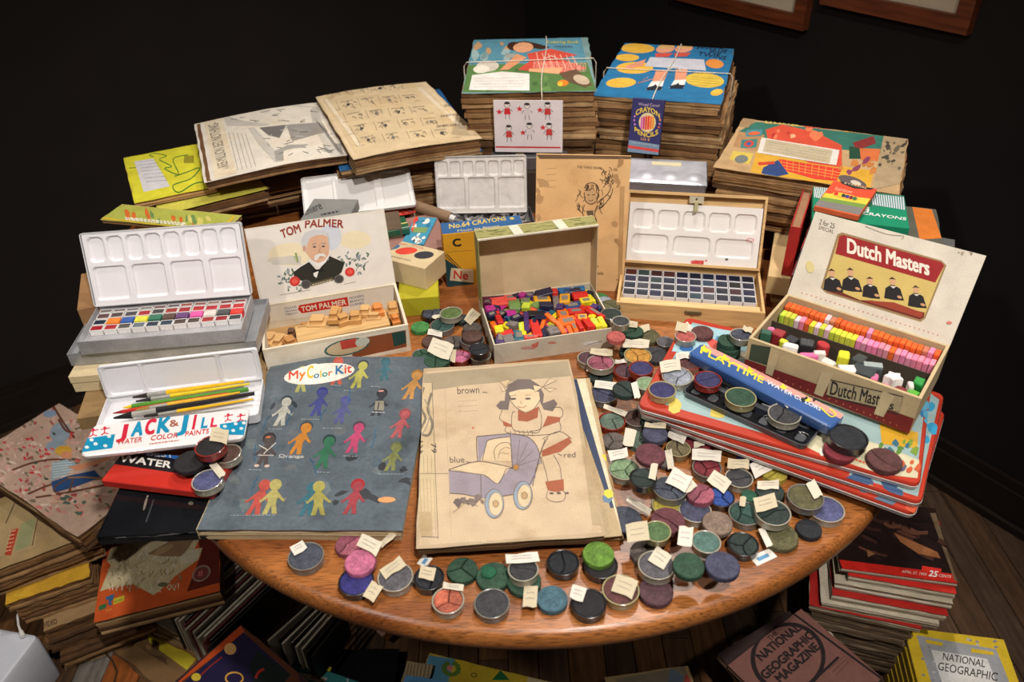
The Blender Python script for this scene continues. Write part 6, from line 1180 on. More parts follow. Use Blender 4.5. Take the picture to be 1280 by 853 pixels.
L_ = [
 # left group between the cigar box and the cream box
 (578, 398, 10, 'dkgreen', 'n', 1, 'small dark green cake half hidden behind the moss green one'),
 (540, 391, 13, 'slate', 'k', 2, 'blue-black cake at the right foot of the yellow carton', T(545, 396, 9, 4, -10)),
 (553, 406, 15, 'sea', 't', 2, 'dark teal cake in front of the moss green one'),
 (564, 391, 14, 'moss', 'w', 1, 'moss green cake in a white cup behind the teal one'),
 (525, 408, 12, 'lime', 'n', 1, 'bright green cake touching the right wall of the first cigar box'),
 (541, 425, 14, 'brown', 'n', 1, 'dark brown cake with torn tag left of the tall brown pile', T(544, 417, 18, 8, 12)),
 (567, 426, 13, 'taupe', 'n', 2, 'grey-brown cake between the dark brown one and the stack'),
 (590, 424, 15, 'charcoal', 't', 1, 'lowest dark cake of the pile beside the cream box'),
 (590, 419, 13, 'brown', 'n', 1, 'second brown cake up in the pile beside the cream box'),
 (590, 414, 13, 'brown', 'n', 1, 'third brown cake up in the pile beside the cream box'),
 (590, 409, 12, 'taupe', 'n', 1, 'topmost taupe cake of the pile beside the cream box, with tag', T(590, 396, 18, 12, -50)),
 (600, 443, 13, 'charcoal', 'w', 1, 'lower black cake of the two stacked at the cream box corner'),
 (599, 436, 13, 'ink', 'k', 2, 'upper black cake of the two stacked at the cream box corner'),
 (527, 443, 12, 'green', 't', 3, 'green cracked cake under the large white tag, far left'),
 (546, 449, 17, 'green', 'n', 3, 'green cake carrying a large tilted white tag', T(551, 436, 28, 20, 22)),
 (576, 445, 13, 'pink', 'r', 3, 'light pink cracked cake near the dark booklet\'s top right corner', T(566, 445, 7, 16, 10)),
 # behind, right of the cream box
 (749, 372, 12, 'lime', 'n', 1, 'thin light green flake at the foot of the brown page', None),
 (756, 375, 9, 'pale', 'n', 1, 'thin pale blue flake in front of the light green flake', None),
 (763, 381, 13, 'olive', 'n', 2, 'dull olive cake behind the front left corner of the wooden box'),
 (764, 392, 13, 'dkgreen', 't', 1, 'dark grey-green cake squeezed beside the wooden box corner'),
 (776, 401, 11, 'charcoal', 'w', 1, 'dark cake with white rim in front of the wooden box corner'),
 (770, 420, 12, 'coral', 'n', 1, 'dull red cake touching the right wall of the cream box'),
 (832, 427, 11, 'mauve', 't', 1, 'small grey-rimmed empty-looking cup next to the stacked tins'),
 (811, 420, 16, 'olive', 'n', 1, 'brownish cake in the shade under the wooden box', T(806, 411, 13, 9, -18)),
 (787, 416, 14, 'green', 'n', 2, 'green cake with a cream tag nearest the wooden box', T(786, 406, 21, 8, 6)),
 (820, 441, 17, 'charcoal', 'n', 2, 'charcoal cake half hidden by the mustard one'),
 (777, 441, 14, 'dkgreen', 'n', 2, 'dark green cake left of the mustard one'),
 (797, 444, 17, 'mustard', 'y', 3, 'mustard orange cake under a wide folded tag', T(795, 430, 33, 11, 2)),
 (736, 447, 14, 'plum', 'w', 1, 'dull pink cake behind the rose red one'),
 (751, 470, 16, 'dkgreen', 'n', 3, 'dark green cake below the rose red one', T(741, 461, 15, 11, 15)),
 (751, 453, 17, 'rose', 'w', 3, 'rose red cracked cake with a blue speck by the cream box', T(752, 440, 28, 8, 4)),
 (779, 462, 15, 'plum', 'r', 2, 'dark purple cake with folded tag left of the indigo one', T(776, 452, 14, 6, -6)),
 (802, 460, 15, 'violet', 'r', 1, 'indigo cake in a red cup left of the stacked tins'),
 (808, 479, 13, 'mint', 'w', 1, 'pale green cake against the edge of the stacked tins'),
 (785, 485, 16, 'dkgreen', 'n', 2, 'grey-green cake with a torn tag right of the steel blue one', T(795, 488, 8, 20, -12)),
 (760, 495, 18, 'bluegrey', 't', 2, 'steel blue cake with a white tag beside the coloring book corner', T(757, 482, 27, 10, 6)),
 (765, 526, 17, 'sage', 'r', 3, 'sage green cracked cake in a red cup right of the coloring book', T(769, 513, 30, 7, 20)),
 (789, 511, 16, 'brown', 't', 3, 'red-brown cracked cake right of the sage green one'),
 (818, 523, 18, 'dkgreen', 'n', 2, 'dark green cake behind the tagged slate one', T(809, 520, 12, 12, 20)),
 (767, 549, 16, 'taupe', 'n', 3, 'grey-brown cracked cake nearest the coloring book\'s right edge'),
 (800, 549, 17, 'sage', 'n', 2, 'grey-green cake half covered by a white tag', T(787, 547, 14, 22, 14)),
 (819, 541, 16, 'bluegrey', 'n', 1, 'slate violet cake under a narrow cream tag', T(819, 532, 27, 6, 4)),
 (847, 560, 15, 'khaki', 'y', 2, 'khaki cake with a slanting tag below the tins\' edge', T(846, 545, 23, 12, 25)),
 (874, 551, 18, 'crimson', 'n', 3, 'dark red cake with a scrap of paper, furthest under the tins', T(874, 555, 14, 7, -8)),
 (833, 575, 11, 'taupe', 'n', 1, 'small pale cake wedged behind the large maroon one', T(837, 575, 9, 24, -8)),
 (780, 586, 19, 'mint', 'w', 3, 'pale mint cake in a white cup with a crumpled tag', T(773, 568, 24, 12, -12)),
 (813, 567, 19, 'wine', 'n', 1, 'large smooth maroon cake right of the mint one'),
 (804, 597, 17, 'dkgreen', 'k', 2, 'blackish green cake with an upright tag below the maroon one', T(817, 590, 9, 19, 8)),
 (937, 567, 16, 'ultra', 'n', 1, 'deep blue smooth cake just below the tins'),
 (884, 584, 18, 'crimson', 't', 3, 'crimson cake in a clear cup under a large tag', T(883, 569, 37, 14, 4)),
 (924, 597, 17, 'charcoal', 'w', 2, 'charcoal cake in a white cup under a square tag', T(923, 580, 28, 12, 4)),
 (968, 590, 17, 'yellow', 'n', 2, 'yellow cake with a large slanted tag', T(955, 583, 32, 19, -26)),
 (822, 629, 17, 'yellow', 'y', 1, 'yellow cake peeping out below the big slate blue one'),
 (866, 637, 20, 'bluegrey', 'w', 1, 'slate blue cake in a white cup under the rose pink one'),
 (833, 611, 21, 'slate', 't', 3, 'big cracked slate blue cake with two white tags', T(849, 600, 27, 21, 28)),
 (901, 621, 17, 'blue', 'k', 3, 'bright blue cake in a black cup under a tilted tag', T(899, 602, 26, 18, 35)),
 (871, 616, 18, 'rose', 'n', 2, 'rose pink cake with tag right of the big slate blue one', T(861, 607, 16, 14, -35)),
 (963, 614, 18, 'dkgreen', 'n', 1, 'dark green cake under a wide cream tag behind the teal ones', T(960, 606, 28, 11, -2)),
 (937, 619, 10, 'emerald', 'n', 1, 'small emerald green cake behind the teal ones'),
 (1033, 636, 22, 'lav', 'w', 1, 'lavender blue cake at the far right of the bare table'),
 (1007, 621, 22, 'olive', 't', 1, 'open metal cup of olive paint leaning on the lavender cake', T(1018, 612, 12, 22, -30)),
 (931, 641, 20, 'sea', 't', 3, 'dark teal cake with a tiny tag left of the tagged dark green one', T(929, 627, 8, 11, 8)),
 (975, 669, 23, 'olive', 'n', 1, 'olive cake with curling paper rim at the lower right', T(957, 672, 7, 26, -25)),
 (966, 640, 22, 'dkgreen', 'w', 2, 'dark green cake with a pointed white tag on its upper half', T(957, 629, 28, 18, -12)),
 (1011, 658, 16, 'ink', 'n', 1, 'small blue-black cake below the lavender one'),
 (897, 653, 19, 'tan', 'n', 1, 'dusty tan cake in the middle of the lower right group'),
 (784, 645, 23, 'slate', 'n', 1, 'slate cake cut like a fan at the coloring book\'s lower right corner', T(798, 632, 34, 9, 32)),
 (835, 650, 22, 'wine', 'n', 2, 'dusty maroon cake behind the fresh green one'),
 (807, 690, 20, 'taupe', 'n', 2, 'dark brown-grey cake below the fresh green one'),
 (822, 664, 17, 'grass', 'y', 1, 'fresh green cake with a cream tag hanging left', T(797, 666, 27, 24, -8)),
 (883, 677, 18, 'aqua', 'w', 1, 'aqua green cake in a thick white cup with a tag', T(857, 671, 19, 24, 6)),
 (929, 680, 19, 'dkgreen', 'k', 3, 'blackish green cake right of the aqua one'),
 (861, 706, 20, 'green', 'n', 1, 'dark green cake behind the clear grey cup'),
 (903, 706, 22, 'bluegrey', 'n', 1, 'smooth blue-grey cake below the aqua one'),
 (826, 737, 22, 'plum', 'n', 1, 'dusty purple cake under the clear grey cup'),
 (833, 711, 23, 'mauve', 'w', 1, 'grey cake in a clear cup with a square tag', T(825, 698, 23, 21, 34)),
 (780, 737, 23, 'maroon', 'y', 1, 'brick brown cake in a clear cup with a big tag, lower right', T(781, 733, 29, 24, 20)),
 # front row
 (752, 707, 21, 'black', 'k', 1, 'black cake under the bright green dome'),
 (748, 692, 20, 'bright', 'n', 1, 'bright green domed cake below the coloring book', None, dict(dome=.007)),
 (704, 703, 20, 'ink', 'k', 2, 'blue-black crumbly cake left of the bright green dome'),
 (736, 754, 22, 'black', 'k', 1, 'black cake smeared with white and with a ragged tag', T(722, 742, 18, 17, 20)),
 (690, 748, 20, 'teal', 'n', 1, 'smooth teal blue cake with a square tag on its left', T(663, 746, 18, 26, 2)),
 (655, 726, 22, 'green', 'n', 1, 'flat green cake beneath the charcoal one'),
 (654, 712, 19, 'charcoal', 'w', 2, 'charcoal cake with a wide stained tag in the front row', T(653, 698, 41, 12, -6)),
 (578, 712, 20, 'green', 'n', 3, 'lumpy dark green cake in the front row, left of its twin'),
 (615, 754, 22, 'charcoal', 't', 1, 'grey-green cake in a dark cup at the front edge'),
 (612, 720, 22, 'green', 'n', 1, 'green cake topped with a lump of brighter green', None, dict(blob='emerald')),
 (560, 750, 20, 'orange', 'w', 3, 'orange-red cracked cake at the front edge', T(567, 734, 26, 9, 6)),
 (536, 722, 19, 'ink', 'k', 2, 'small blue-black cake with a pale blue tag in the middle', T(534, 717, 20, 16, 12)),
 (494, 721, 22, 'mauve', 'w', 1, 'grey cake in a clear cup with a long slanting tag', T(491, 710, 32, 14, -34)),
 (436, 680, 18, 'rose', 'n', 2, 'dusty rose cake behind the bright pink one', T(484, 675, 24, 8, -40)),
 (445, 726, 22, 'ultra', 'k', 1, 'vivid ultramarine cake under the bright pink one', T(466, 740, 16, 22, 30)),
 (450, 702, 20, 'pink', 'n', 1, 'bright pink cake with white tag in the left front row', T(462, 681, 28, 18, 28)),
 (382, 695, 22, 'slate', 't', 1, 'slate blue cake alone at the left front of the table', T(373, 685, 19, 12, -28)),
]
for e in L_:
    e = list(e); kw = e.pop() if isinstance(e[-1], dict) else {}
    px, py, r, col, cup, n, lb = e[:7]; cake(px, py, r, col, cup, n, lb, e[7] if len(e) > 7 else None, **kw)
ZT = .0535
for e in [
 (857, 420, 13, 'coral', 'w', 1, 'dusty pink cake on the corner of the top tin', ZT, T(852, 409, 14, 12, 10)), (877, 415, 14, 'maroon', 'n', 1, 'red-brown cake beside the dusty pink one on the tins', ZT, None),
 (911, 437, 15, 'green', 'n', 1, 'lower green cake of the pile on the tins by the cigar box', ZT, None), (911, 431, 15, 'green', 'n', 1, 'middle green cake of the pile on the tins by the cigar box', ZT, None), (911, 425, 14, 'green', 'n', 2, 'top green cake of the pile on the tins by the cigar box', ZT, None),
 (927, 418, 14, 'slate', 'w', 3, 'grey cake with a tag leaning by the second cigar box corner', ZT + .02, T(935, 412, 12, 6, 20)),
 (862, 453, 15, 'maroon', 'r', 3, 'red-brown cracked cake behind the pale blue one on the tins', ZT, T(853, 445, 16, 8, -10)),
 (828, 487, 17, 'violet', 'y', 1, 'blue-violet cake in a cream cup on the left end of the tins', ZT, None), (845, 471, 19, 'pale', 'w', 3, 'pale blue-grey cake with a ragged tag on the tins', ZT, T(838, 457, 26, 14, -8)),
 (885, 474, 17, 'violet', 'r', 2, 'dark blue cake in a red cup at the end of the black tray', ZT + .008, None), (926, 496, 19, 'green', 'y', 1, 'dark green cake lying on the black tray', ZT + .008, None), (981, 517, 20, 'charcoal', 'w', 3, 'charcoal cracked cake with a tag lying on the black tray', ZT + .008, T(982, 502, 16, 9, 40)),
 (1050, 562, 20, 'crimson', 'n', 1, 'dark red cake under the black cup on the tins', ZT, None), (1106, 574, 22, 'maroon', 'n', 2, 'large rust brown cake at the right end of the tins', ZT, None),
 (1060, 546, 24, 'ink', 'k', 1, 'glossy black cake in a black cup with a raised lid', ZT + .004, None)]:
    px, py, r, col, cup, n, lb, z_, tg = e; cake(px, py, r, col, cup, n, lb, tg, z=z_)
for e in [(284, 567, 17, 'brown', 'w', 1, 'brown cake tucked against the dark booklet\'s left edge', .030, None), (259, 600, 19, 'lav', 'w', 1, 'periwinkle blue cake with a tag on the red and blue tin', .030, T(272, 587, 10, 22, -38)),
 (237, 576, 20, 'black', 'n', 1, 'black cake resting on the red, black and blue tin', .040, None), (263, 557, 19, 'black', 'r', 1, 'black cake in a red cup on the lettered tin cover', .053, T(274, 545, 22, 18, 10))]:
    px, py, r, col, cup, n, lb, z_, tg = e; cake(px, py, r, col, cup, n, lb, tg, z=z_)
def slip(px, py, w, h, a, z, label, col=(222, 218, 208)):
    c, w2, d2, a2 = fit([(px + (u * w / 2) * cos(R(a)) - (v * h / 2) * sin(R(a)), py + (u * w / 2) * sin(R(a)) + (v * h / 2) * cos(R(a))) for u, v in ((-1, 1), (1, 1), (1, -1), (-1, -1))], z)
    r_ = thing('paper_slip', label, 'label', (c.x, c.y, TZ + z), a2, 'loose paper slips'); MB().box(-w2 / 2, w2 / 2, -d2 / 2, d2 / 2, 0, .0005, col).build('slip', CLEAN, r_)
    MB().box(-w2 * .3, w2 * .25, -d2 * .2, d2 * .15, .0005, .0007, (90, 140, 180)).build('stamp_mark', CLEAN, r_)
slip(954, 697, 26, 14, -35, 0, 'loose white slip with blue marks at the lower right of the table')
slip(531, 702, 14, 12, -60, 0, 'small crumpled white slip under the coloring book\'s lower left corner')
slip(301, 668, 12, 5, -10, 0, 'tiny white scrap under the dark booklet\'s front edge')
# ================================================================== papers on the floor, left
def art_blossom(A):
    A.zoom(0, 480, 4.267)
    A.poly([(-200, 500), (340, 65), (760, 500), (440, 770), (400, 780)], (186, 158, 140))
    pk = [(206, 160, 150), (190, 116, 106), (214, 190, 174), (160, 76, 70), (206, 170, 156), (196, 150, 136), (120, 110, 90)]
    for _ in range(420):
        x = random.uniform(-60, 620); y = random.uniform(100, 740); A.ell(x, y, random.uniform(6, 20), random.uniform(4, 11), random.choice(pk), random.uniform(0, 180), 7, .4)
    A.ell(330, 130, 34, 22, (130, 150, 176)).ell(375, 250, 50, 60, (140, 156, 170), 10).ell(350, 330, 50, 34, (140, 156, 170))
    for P_ in ([(345, 80), (370, 140), (400, 210), (440, 290)], [(440, 260), (400, 240), (370, 170)], [(120, 470), (220, 430), (330, 410), (420, 420)], [(200, 620), (320, 560), (430, 540), (600, 520)], [(240, 640), (420, 600), (620, 545)]): A.curve(P_, 11, (104, 62, 48))
    for _ in range(26): A.ell(random.gauss(300, 90), random.gauss(400, 110), 12, 7, random.choice([(196, 60, 64), (206, 96, 90), (60, 80, 66)]), random.uniform(0, 90), 6, .3)
    A.ell(385, 360, 40, 30, (206, 160, 60)).ell(400, 388, 26, 22, (206, 140, 104)).poly([(330, 430), (400, 412), (440, 440), (400, 500), (318, 540)], (150, 172, 184))
    for i in range(6): A.line([(330, 438 + i * 16), (425, 430 + i * 14)], 3.5, (206, 210, 206))
    A.poly([(400, 460), (560, 415), (600, 392), (590, 420), (450, 480)], (206, 140, 104)).poly([(320, 545), (400, 510), (520, 480), (545, 520), (440, 570), (330, 610)], (44, 74, 120)).curve([(340, 610), (340, 570), (420, 520), (400, 610)], 8, (96, 66, 50)).curve([(400, 520), (500, 520), (600, 540)], 9, (150, 110, 70))
    for _ in range(30): A.ell(random.uniform(310, 560), random.uniform(600, 730), random.uniform(8, 20), random.uniform(6, 12), random.choice([(206, 170, 150), (196, 140, 124), (80, 104, 90)]), 0, 7, .3)
    A.poly([(575, 680), (625, 560), (640, 570), (590, 690)], (214, 84, 40))
def pile(label, q, ztop, zbot, nb, art, top, rnd, lay=3, drift=.008, cm=COVER, strings=False, m=OLD): return bundle(label, q, ztop, zbot, nb, art, top, drift, strings, rnd, lay, cm=cm)
pile('old comic stack at far left topped by pink blossom and a striped-shirted boy', [(-38, 572), (100, 680), (190, 590), (88, 497)], -.40, -.455, 2, art_blossom, (186, 158, 140), 21, 4)
def art_b(A):
    A.zoom(0, 480, 4.267); A.poly([(-200, 900), (-60, 680), (60, 610), (170, 690), (180, 870), (0, 905)], (176, 152, 110)); A.poly([(40, 770), (75, 765), (45, 905), (10, 900)], (180, 66, 44)); A.poly([(90, 740), (165, 715), (150, 860), (60, 885)], (150, 152, 110)); A.line([(175, 715), (160, 860)], 5, (70, 56, 44)).line([(55, 615), (5, 740)], 5, (90, 72, 54))
    for i in range(7): A.dashes(185 + i * 14, 720 + i * 8, 178 + i * 14, 850 - i * 4, 3, (130, 110, 84), 9)
    for i in range(6): A.dashes(15 + i * 3, 880 - i * 20, 45 + i * 3, 876 - i * 20, 5, (220, 190, 150), 10)
pile('old newspaper pile with a red strip, second from top at the far left', [(-50, 722), (135, 668), (98, 590), (-50, 640)], -.457, -.525, 3, art_b, (170, 144, 102), 22, 4, .012)
pile('paper pile with mustard yellow edges, third down at the far left', [(20, 750), (116, 720), (104, 655), (0, 672)], -.527, -.60, 3, lambda A: A.rect(30, 742, 60, 738, (206, 170, 50)), (206, 160, 50), 23, 4, .008)
pile('lowest pile of torn brown newspapers at the far left, on the floor', [(58, 788), (180, 742), (160, 680), (48, 710)], -.602, -.75, 4, lambda A: A.zoom(0, 653, 4.267).text('VIDEO', 250, 555, 330, 530, 30, (60, 48, 40), .03), (160, 130, 92), 24, 4, .012)
# thick orange comic with a white dog
def art_dog(A):
    A.zoom(0, 653, 4.267)
    A.poly([(555, 95), (1085, 45), (1180, 60), (1200, 330), (515, 545)], (206, 90, 40)).poly([(1085, 45), (1180, 60), (1205, 310), (1060, 350), (1085, 180), (1060, 120)], (100, 34, 26))
    F1 = [(214, 200, 160), (226, 214, 184), (190, 176, 134), (230, 222, 200)]
    A.poly([(590, 130), (580, 160), (610, 190), (590, 230), (570, 280), (545, 335), (640, 310), (760, 300), (830, 335), (890, 365), (960, 300), (985, 270), (1080, 200), (1085, 150), (1050, 150), (1080, 60), (900, 70), (700, 85), (600, 100)], (206, 192, 152))
    for _ in range(280):
        x = random.uniform(600, 1010); y = random.uniform(90, 320)
        if y > 330 - abs(x - 880) * .1: continue
        A.curve([(x, y), (x + random.uniform(-16, 16), y + 14), (x + random.uniform(-26, 20), y + 30)], random.uniform(2.5, 6), random.choice(F1 + [(150, 134, 96)]), k=3)
    A.poly([(820, 150), (960, 90), (1000, 60), (1060, 70), (1000, 180), (900, 170)], (150, 120, 90)).ell(900, 140, 50, 16, (176, 150, 110), -20).ell(1035, 185, 45, 30, (214, 204, 176), -15).ell(930, 310, 26, 12, (110, 110, 80))
    A.ell(1108, 266, 40, 38, (176, 150, 134)).ell(1108, 266, 32, 30, (124, 60, 60)).ring(1108, 266, 34, 32, 2.5, (90, 60, 50)); A.text('8', 1096, 280, 1118, 276, 24, (190, 110, 100), .05)
    A.poly([(548, 425), (600, 408), (598, 440), (545, 458)], (60, 110, 70)).poly([(646, 382), (716, 362), (716, 395), (648, 418)], (206, 190, 50)); A.text('BOOKS', 655, 408, 708, 390, 12, (60, 90, 60), .03)
    A.poly([(590, 370), (650, 352), (640, 390), (628, 400), (640, 415), (620, 425), (608, 405), (618, 385), (598, 390)], (60, 104, 150)); A.dashes(600, 458, 640, 446, 10, (222, 140, 60), 8)
    for _ in range(40): A.curve([(lambda t: (555 + 50 * t, 150 + 100 * random.random()))(random.random())] * 1 + [(random.uniform(560, 630), random.uniform(120, 290)), (random.uniform(575, 650), random.uniform(120, 290))], 4, (214, 100, 50), k=2) if False else None
slab('thick_comic', 'thick orange-covered comic with a shaggy white dog, on the floor papers', 'comic book', [(120, 779), (284, 735), (264, 664), (131, 674)], -.549, .042, art_dog, 6, (206, 90, 40), cols=TAN, jit=.001, slip=.0015)
slab('magazine', 'white magazine with red edge poking out left of the orange dog comic', 'magazine', [(88, 716), (140, 748), (170, 700), (132, 672)], -.592, .0095, lambda A: A.zoom(0, 653, 4.267).poly([(460, 350), (505, 345), (500, 375), (465, 360)], (196, 50, 40)).text('GAMBLIN', 428, 245, 530, 300, 24, (60, 58, 56), .03, up=(.3, -1)), 3, (206, 198, 188), cols=[(200, 190, 176)], cm=CLEAN)
def art_air(A): A.zoom(0, 653, 4.267).text('ARLINER', 875, 478, 965, 520, 26, (60, 58, 60), .02, up=(.3, -1)).dashes(850, 540, 900, 565, 5, (150, 140, 130), 9)
slab('magazine', 'white magazine with grey lettering in front of the standing record sleeves', 'magazine', [(187, 770), (226, 797), (262, 752), (230, 742)], -.705, .010, art_air, 3, (210, 202, 190), cols=[(190, 180, 166), (206, 196, 180)], cm=CLEAN)
slab('magazine', 'magazine below the white grey-lettered one, with torn lower edge', 'magazine', [(188, 778), (262, 822), (300, 768), (232, 748)], -.716, .008, None, 2, (176, 150, 116), jit=.002)
slab('magazine_pile', 'torn paper pile under the white grey-lettered magazine', 'magazines', [(190, 786), (268, 826), (300, 776), (236, 756)], -.725, .016, None, 2, (150, 124, 90), m=OLD, jit=.003, slip=.006)
slab('poster', 'blue and yellow printed sheet lying on the floor at the lower left', 'poster', [(160, 800), (300, 890), (345, 830), (215, 752)], -.7425, .003, lambda A: A.zoom(0, 653, 4.267).poly([(730, 515), (1120, 660), (1060, 720), (760, 560)], (34, 84, 116)).poly([(790, 590), (1060, 720), (1000, 790), (800, 640)], (206, 190, 50)).blotch(680, 620, 900, 800, 16, [(120, 90, 56), (90, 66, 44), (160, 124, 80)], (12, 40)), 2, (124, 96, 64))
slab('torn_paper', 'torn brown paper on the floor under the blue and yellow sheet', 'paper', [(150, 815), (250, 900), (330, 840), (190, 765)], -.746, .004, None, 3, (130, 100, 66), m=OLD, jit=.005, slip=.006)
# record sleeves standing on edge, their lower ends in the light
def sleeves(n, a0, a1, b0, b1, z, H, lbls, grp, fr):
    rr = random.Random(n)
    for i in range(n):
        t = i / (n - 1); p = at(a0[0] + (a1[0] - a0[0]) * t, a0[1] + (a1[1] - a0[1]) * t, z); q = at(b0[0] + (b1[0] - b0[0]) * t, b0[1] + (b1[1] - b0[1]) * t, z)
        c = (p + q) / 2; L = (q - p).length; r_ = thing('record_sleeve', lbls(i, n), 'record sleeve', (c.x, c.y, TZ + z - H), math.atan2(q.y - p.y, q.x - p.x), grp)
        th = rr.uniform(.003, .0045); cl = rr.choice([(206, 198, 178), (70, 60, 52), (214, 206, 188), (190, 180, 160), (120, 60, 54)])
        sl = rr.uniform(-.012, .004)
        if i > n - 3: cl = (34, 30, 30)
        MB().box(-L / 2 + sl, L / 2, -th / 2, -th / 2 + .0009, 0, H, cl).box(-L / 2 + sl, L / 2, th / 2 - .0009, th / 2, 0, H, cl).build('sleeve', COVER, r_)
        MB().box(-L / 2 + sl + .002, L / 2 - .002, -th / 2 + .0009, th / 2 - .0009, .002, H - .001 - rr.uniform(0, .002), (206, 200, 186)).build('inner_sleeve', PAPER, r_)
ow = ['first', 'second', 'third', 'fourth', 'fifth', 'sixth', 'seventh', 'eighth', 'ninth']
def sl_lab(where):
    def f(i, n):
        if i < n / 2: return f'thin sleeve on edge {where}, {ow[i]} from its left side'
        return f'thin sleeve on edge {where}, {ow[n - 1 - i]} from its right side'
    return f
sleeves(15, (216, 766), (264, 806), (300, 688), (350, 724), -.600, .103, sl_lab('in the row beside the orange comic'), 'standing sleeves beside the orange comic', 0)
sleeves(8, (340, 797), (392, 818), (395, 748), (432, 766), -.612, .076, sl_lab('in the row under the table edge'), 'standing sleeves under the table edge', 0)
def art_night(A):
    A.zoom(150, 640, 4.0); A.poly([(600, 556), (900, 820), (1000, 1000), (520, 1280), (180, 1000)], (90, 50, 30)).poly([(596, 560), (620, 600), (240, 920), (190, 960)], (190, 76, 30)).poly([(612, 600), (860, 830), (560, 1180), (250, 930)], (34, 28, 64)).poly([(690, 700), (860, 830), (700, 1000), (640, 790)], (24, 34, 34))
    A.ell(542, 695, 32, 32, (226, 176, 110)).curve([(500, 740), (440, 790), (390, 840)], 8, (140, 40, 36)).curve([(720, 800), (690, 820), (675, 850)], 14, (176, 50, 36)).ring(565, 850, 44, 30, 9, (214, 160, 70)).ell(372, 845, 24, 20, (206, 180, 60))
slab('picture_book', 'dark blue picture book with orange border and a pale moon, lower left', 'book', [(292, 945), (392, 860), (300, 779), (205, 868)], -.60, .024, art_night, 3, (60, 36, 40))
slab('book_pile', 'books hidden beneath the dark blue moon book', 'books', [(292, 945), (380, 868), (304, 800), (222, 872)], -.625, .125, None, 6, (90, 64, 44), slip=.004)
slab('comic_book', 'teal comic with red lettering at the bottom edge, right of the moon book', 'comic book', [(330, 880), (470, 930), (500, 880), (362, 815)], -.69, .012, lambda A: A.zoom(240, 760, 4.267).poly([(590, 340), (760, 390), (740, 420), (600, 380)], (196, 190, 170)).text('NO.1', 660, 385, 720, 400, 14, (196, 50, 40), .05).ring(925, 410, 60, 36, 8, (190, 196, 200)), 2, (50, 130, 130))
slab('folder', 'black folder lying under the teal comic below the table edge', 'folder', [(340, 850), (500, 880), (480, 836), (352, 792)], -.715, .018, None, 2, (24, 24, 28), m=GLOSSB, cm=GLOSSB, cols=[(30, 28, 30)])
r_ = thing('luggage_tag', 'yellow tag with a loop of wire on the black folder', 'tag', at(406, 838, -.715) + Vector((0, 0, .0)), R(-22)); r_.location.z = TZ - .712
MB().prism(rrect(-.014, .014, -.008, .008, .003, 3), [(0, 0), (.0006, .003)], (206, 200, 50)).build('tag_plate', PLAST, r_)
MB().tube([(-.006 + .012 * cos(R(a)) - .004, .007 + .010 * sin(R(a)), .003 + .008 * sin(R(a))) for a in range(0, 190, 20)], .0007, 5, (150, 150, 150)).build('wire', STEEL, r_)
def art_wr(A):
    A.zoom(480, 760, 3.048); A.poly([(170, 185), (290, 190), (250, 300), (130, 300)], (90, 150, 180)).poly([(290, 190), (600, 245), (600, 300), (250, 300)], (206, 180, 50)).poly([(470, 232), (500, 280), (430, 282)], (30, 110, 60)).poly([(575, 245), (680, 265), (680, 330), (560, 310)], (200, 190, 150)).ell(650, 275, 25, 8, (206, 90, 50))
    for i in range(11): a_ = R(-60 + i * 30); A.ell(268 + 30 * cos(a_), 240 + 24 * sin(a_), 12, 9, (96, 130, 50), n=8)
    A.ell(262, 238, 12, 12, (214, 130, 120)); A.ring(360, 264, 11, 7, 3, (90, 80, 50))
slab('comic_book', 'yellow and blue comic with a small green wreath, bottom edge of the floor', 'comic book', [(505, 895), (690, 930), (712, 858), (538, 818)], -.70, .012, art_wr, 2, (206, 180, 60))
slab('comic_book', 'pale blue book in front of the wreath comic at the bottom edge', 'comic book', [(490, 905), (600, 920), (612, 858), (507, 845)], -.675, .014, None, 2, (90, 150, 200))
slab('folded_cloth', 'ribbed beige cloth beside the wreath comic at the bottom edge', 'cloth', [(498, 880), (530, 885), (536, 836), (506, 822)], -.690, .02, lambda A: [A.line([(505 + i * 4, 826 + i), (503 + i * 4, 880)], 1.2, (120, 104, 80)) for i in range(10)] and None, 3, (170, 154, 120), jit=.001)
slab('book_pile', 'pile of comics under the wreath comic at the bottom edge', 'books', [(500, 920), (690, 950), (705, 866), (532, 828)], -.713, .037, None, 3, (120, 96, 66))
slab('comic_book', 'pink and blue comic standing out at the bottom edge right of the wreath comic', 'comic book', [(760, 910), (890, 900), (850, 827), (768, 855)], -.68, .014, lambda A: A.zoom(480, 760, 3.048).poly([(900, 290), (1110, 205), (1160, 290), (900, 340)], (150, 140, 120)).poly([(1060, 225), (1110, 240), (1100, 290), (1040, 290)], (120, 140, 160)).poly([(1120, 230), (1160, 270), (1150, 300), (1105, 290)], (206, 90, 84)), 2, (190, 164, 120))
slab('book_pile', 'pile under the pink and blue comic at the bottom edge', 'books', [(765, 915), (888, 905), (850, 838), (772, 862)], -.695, .055, None, 4, (110, 86, 60))
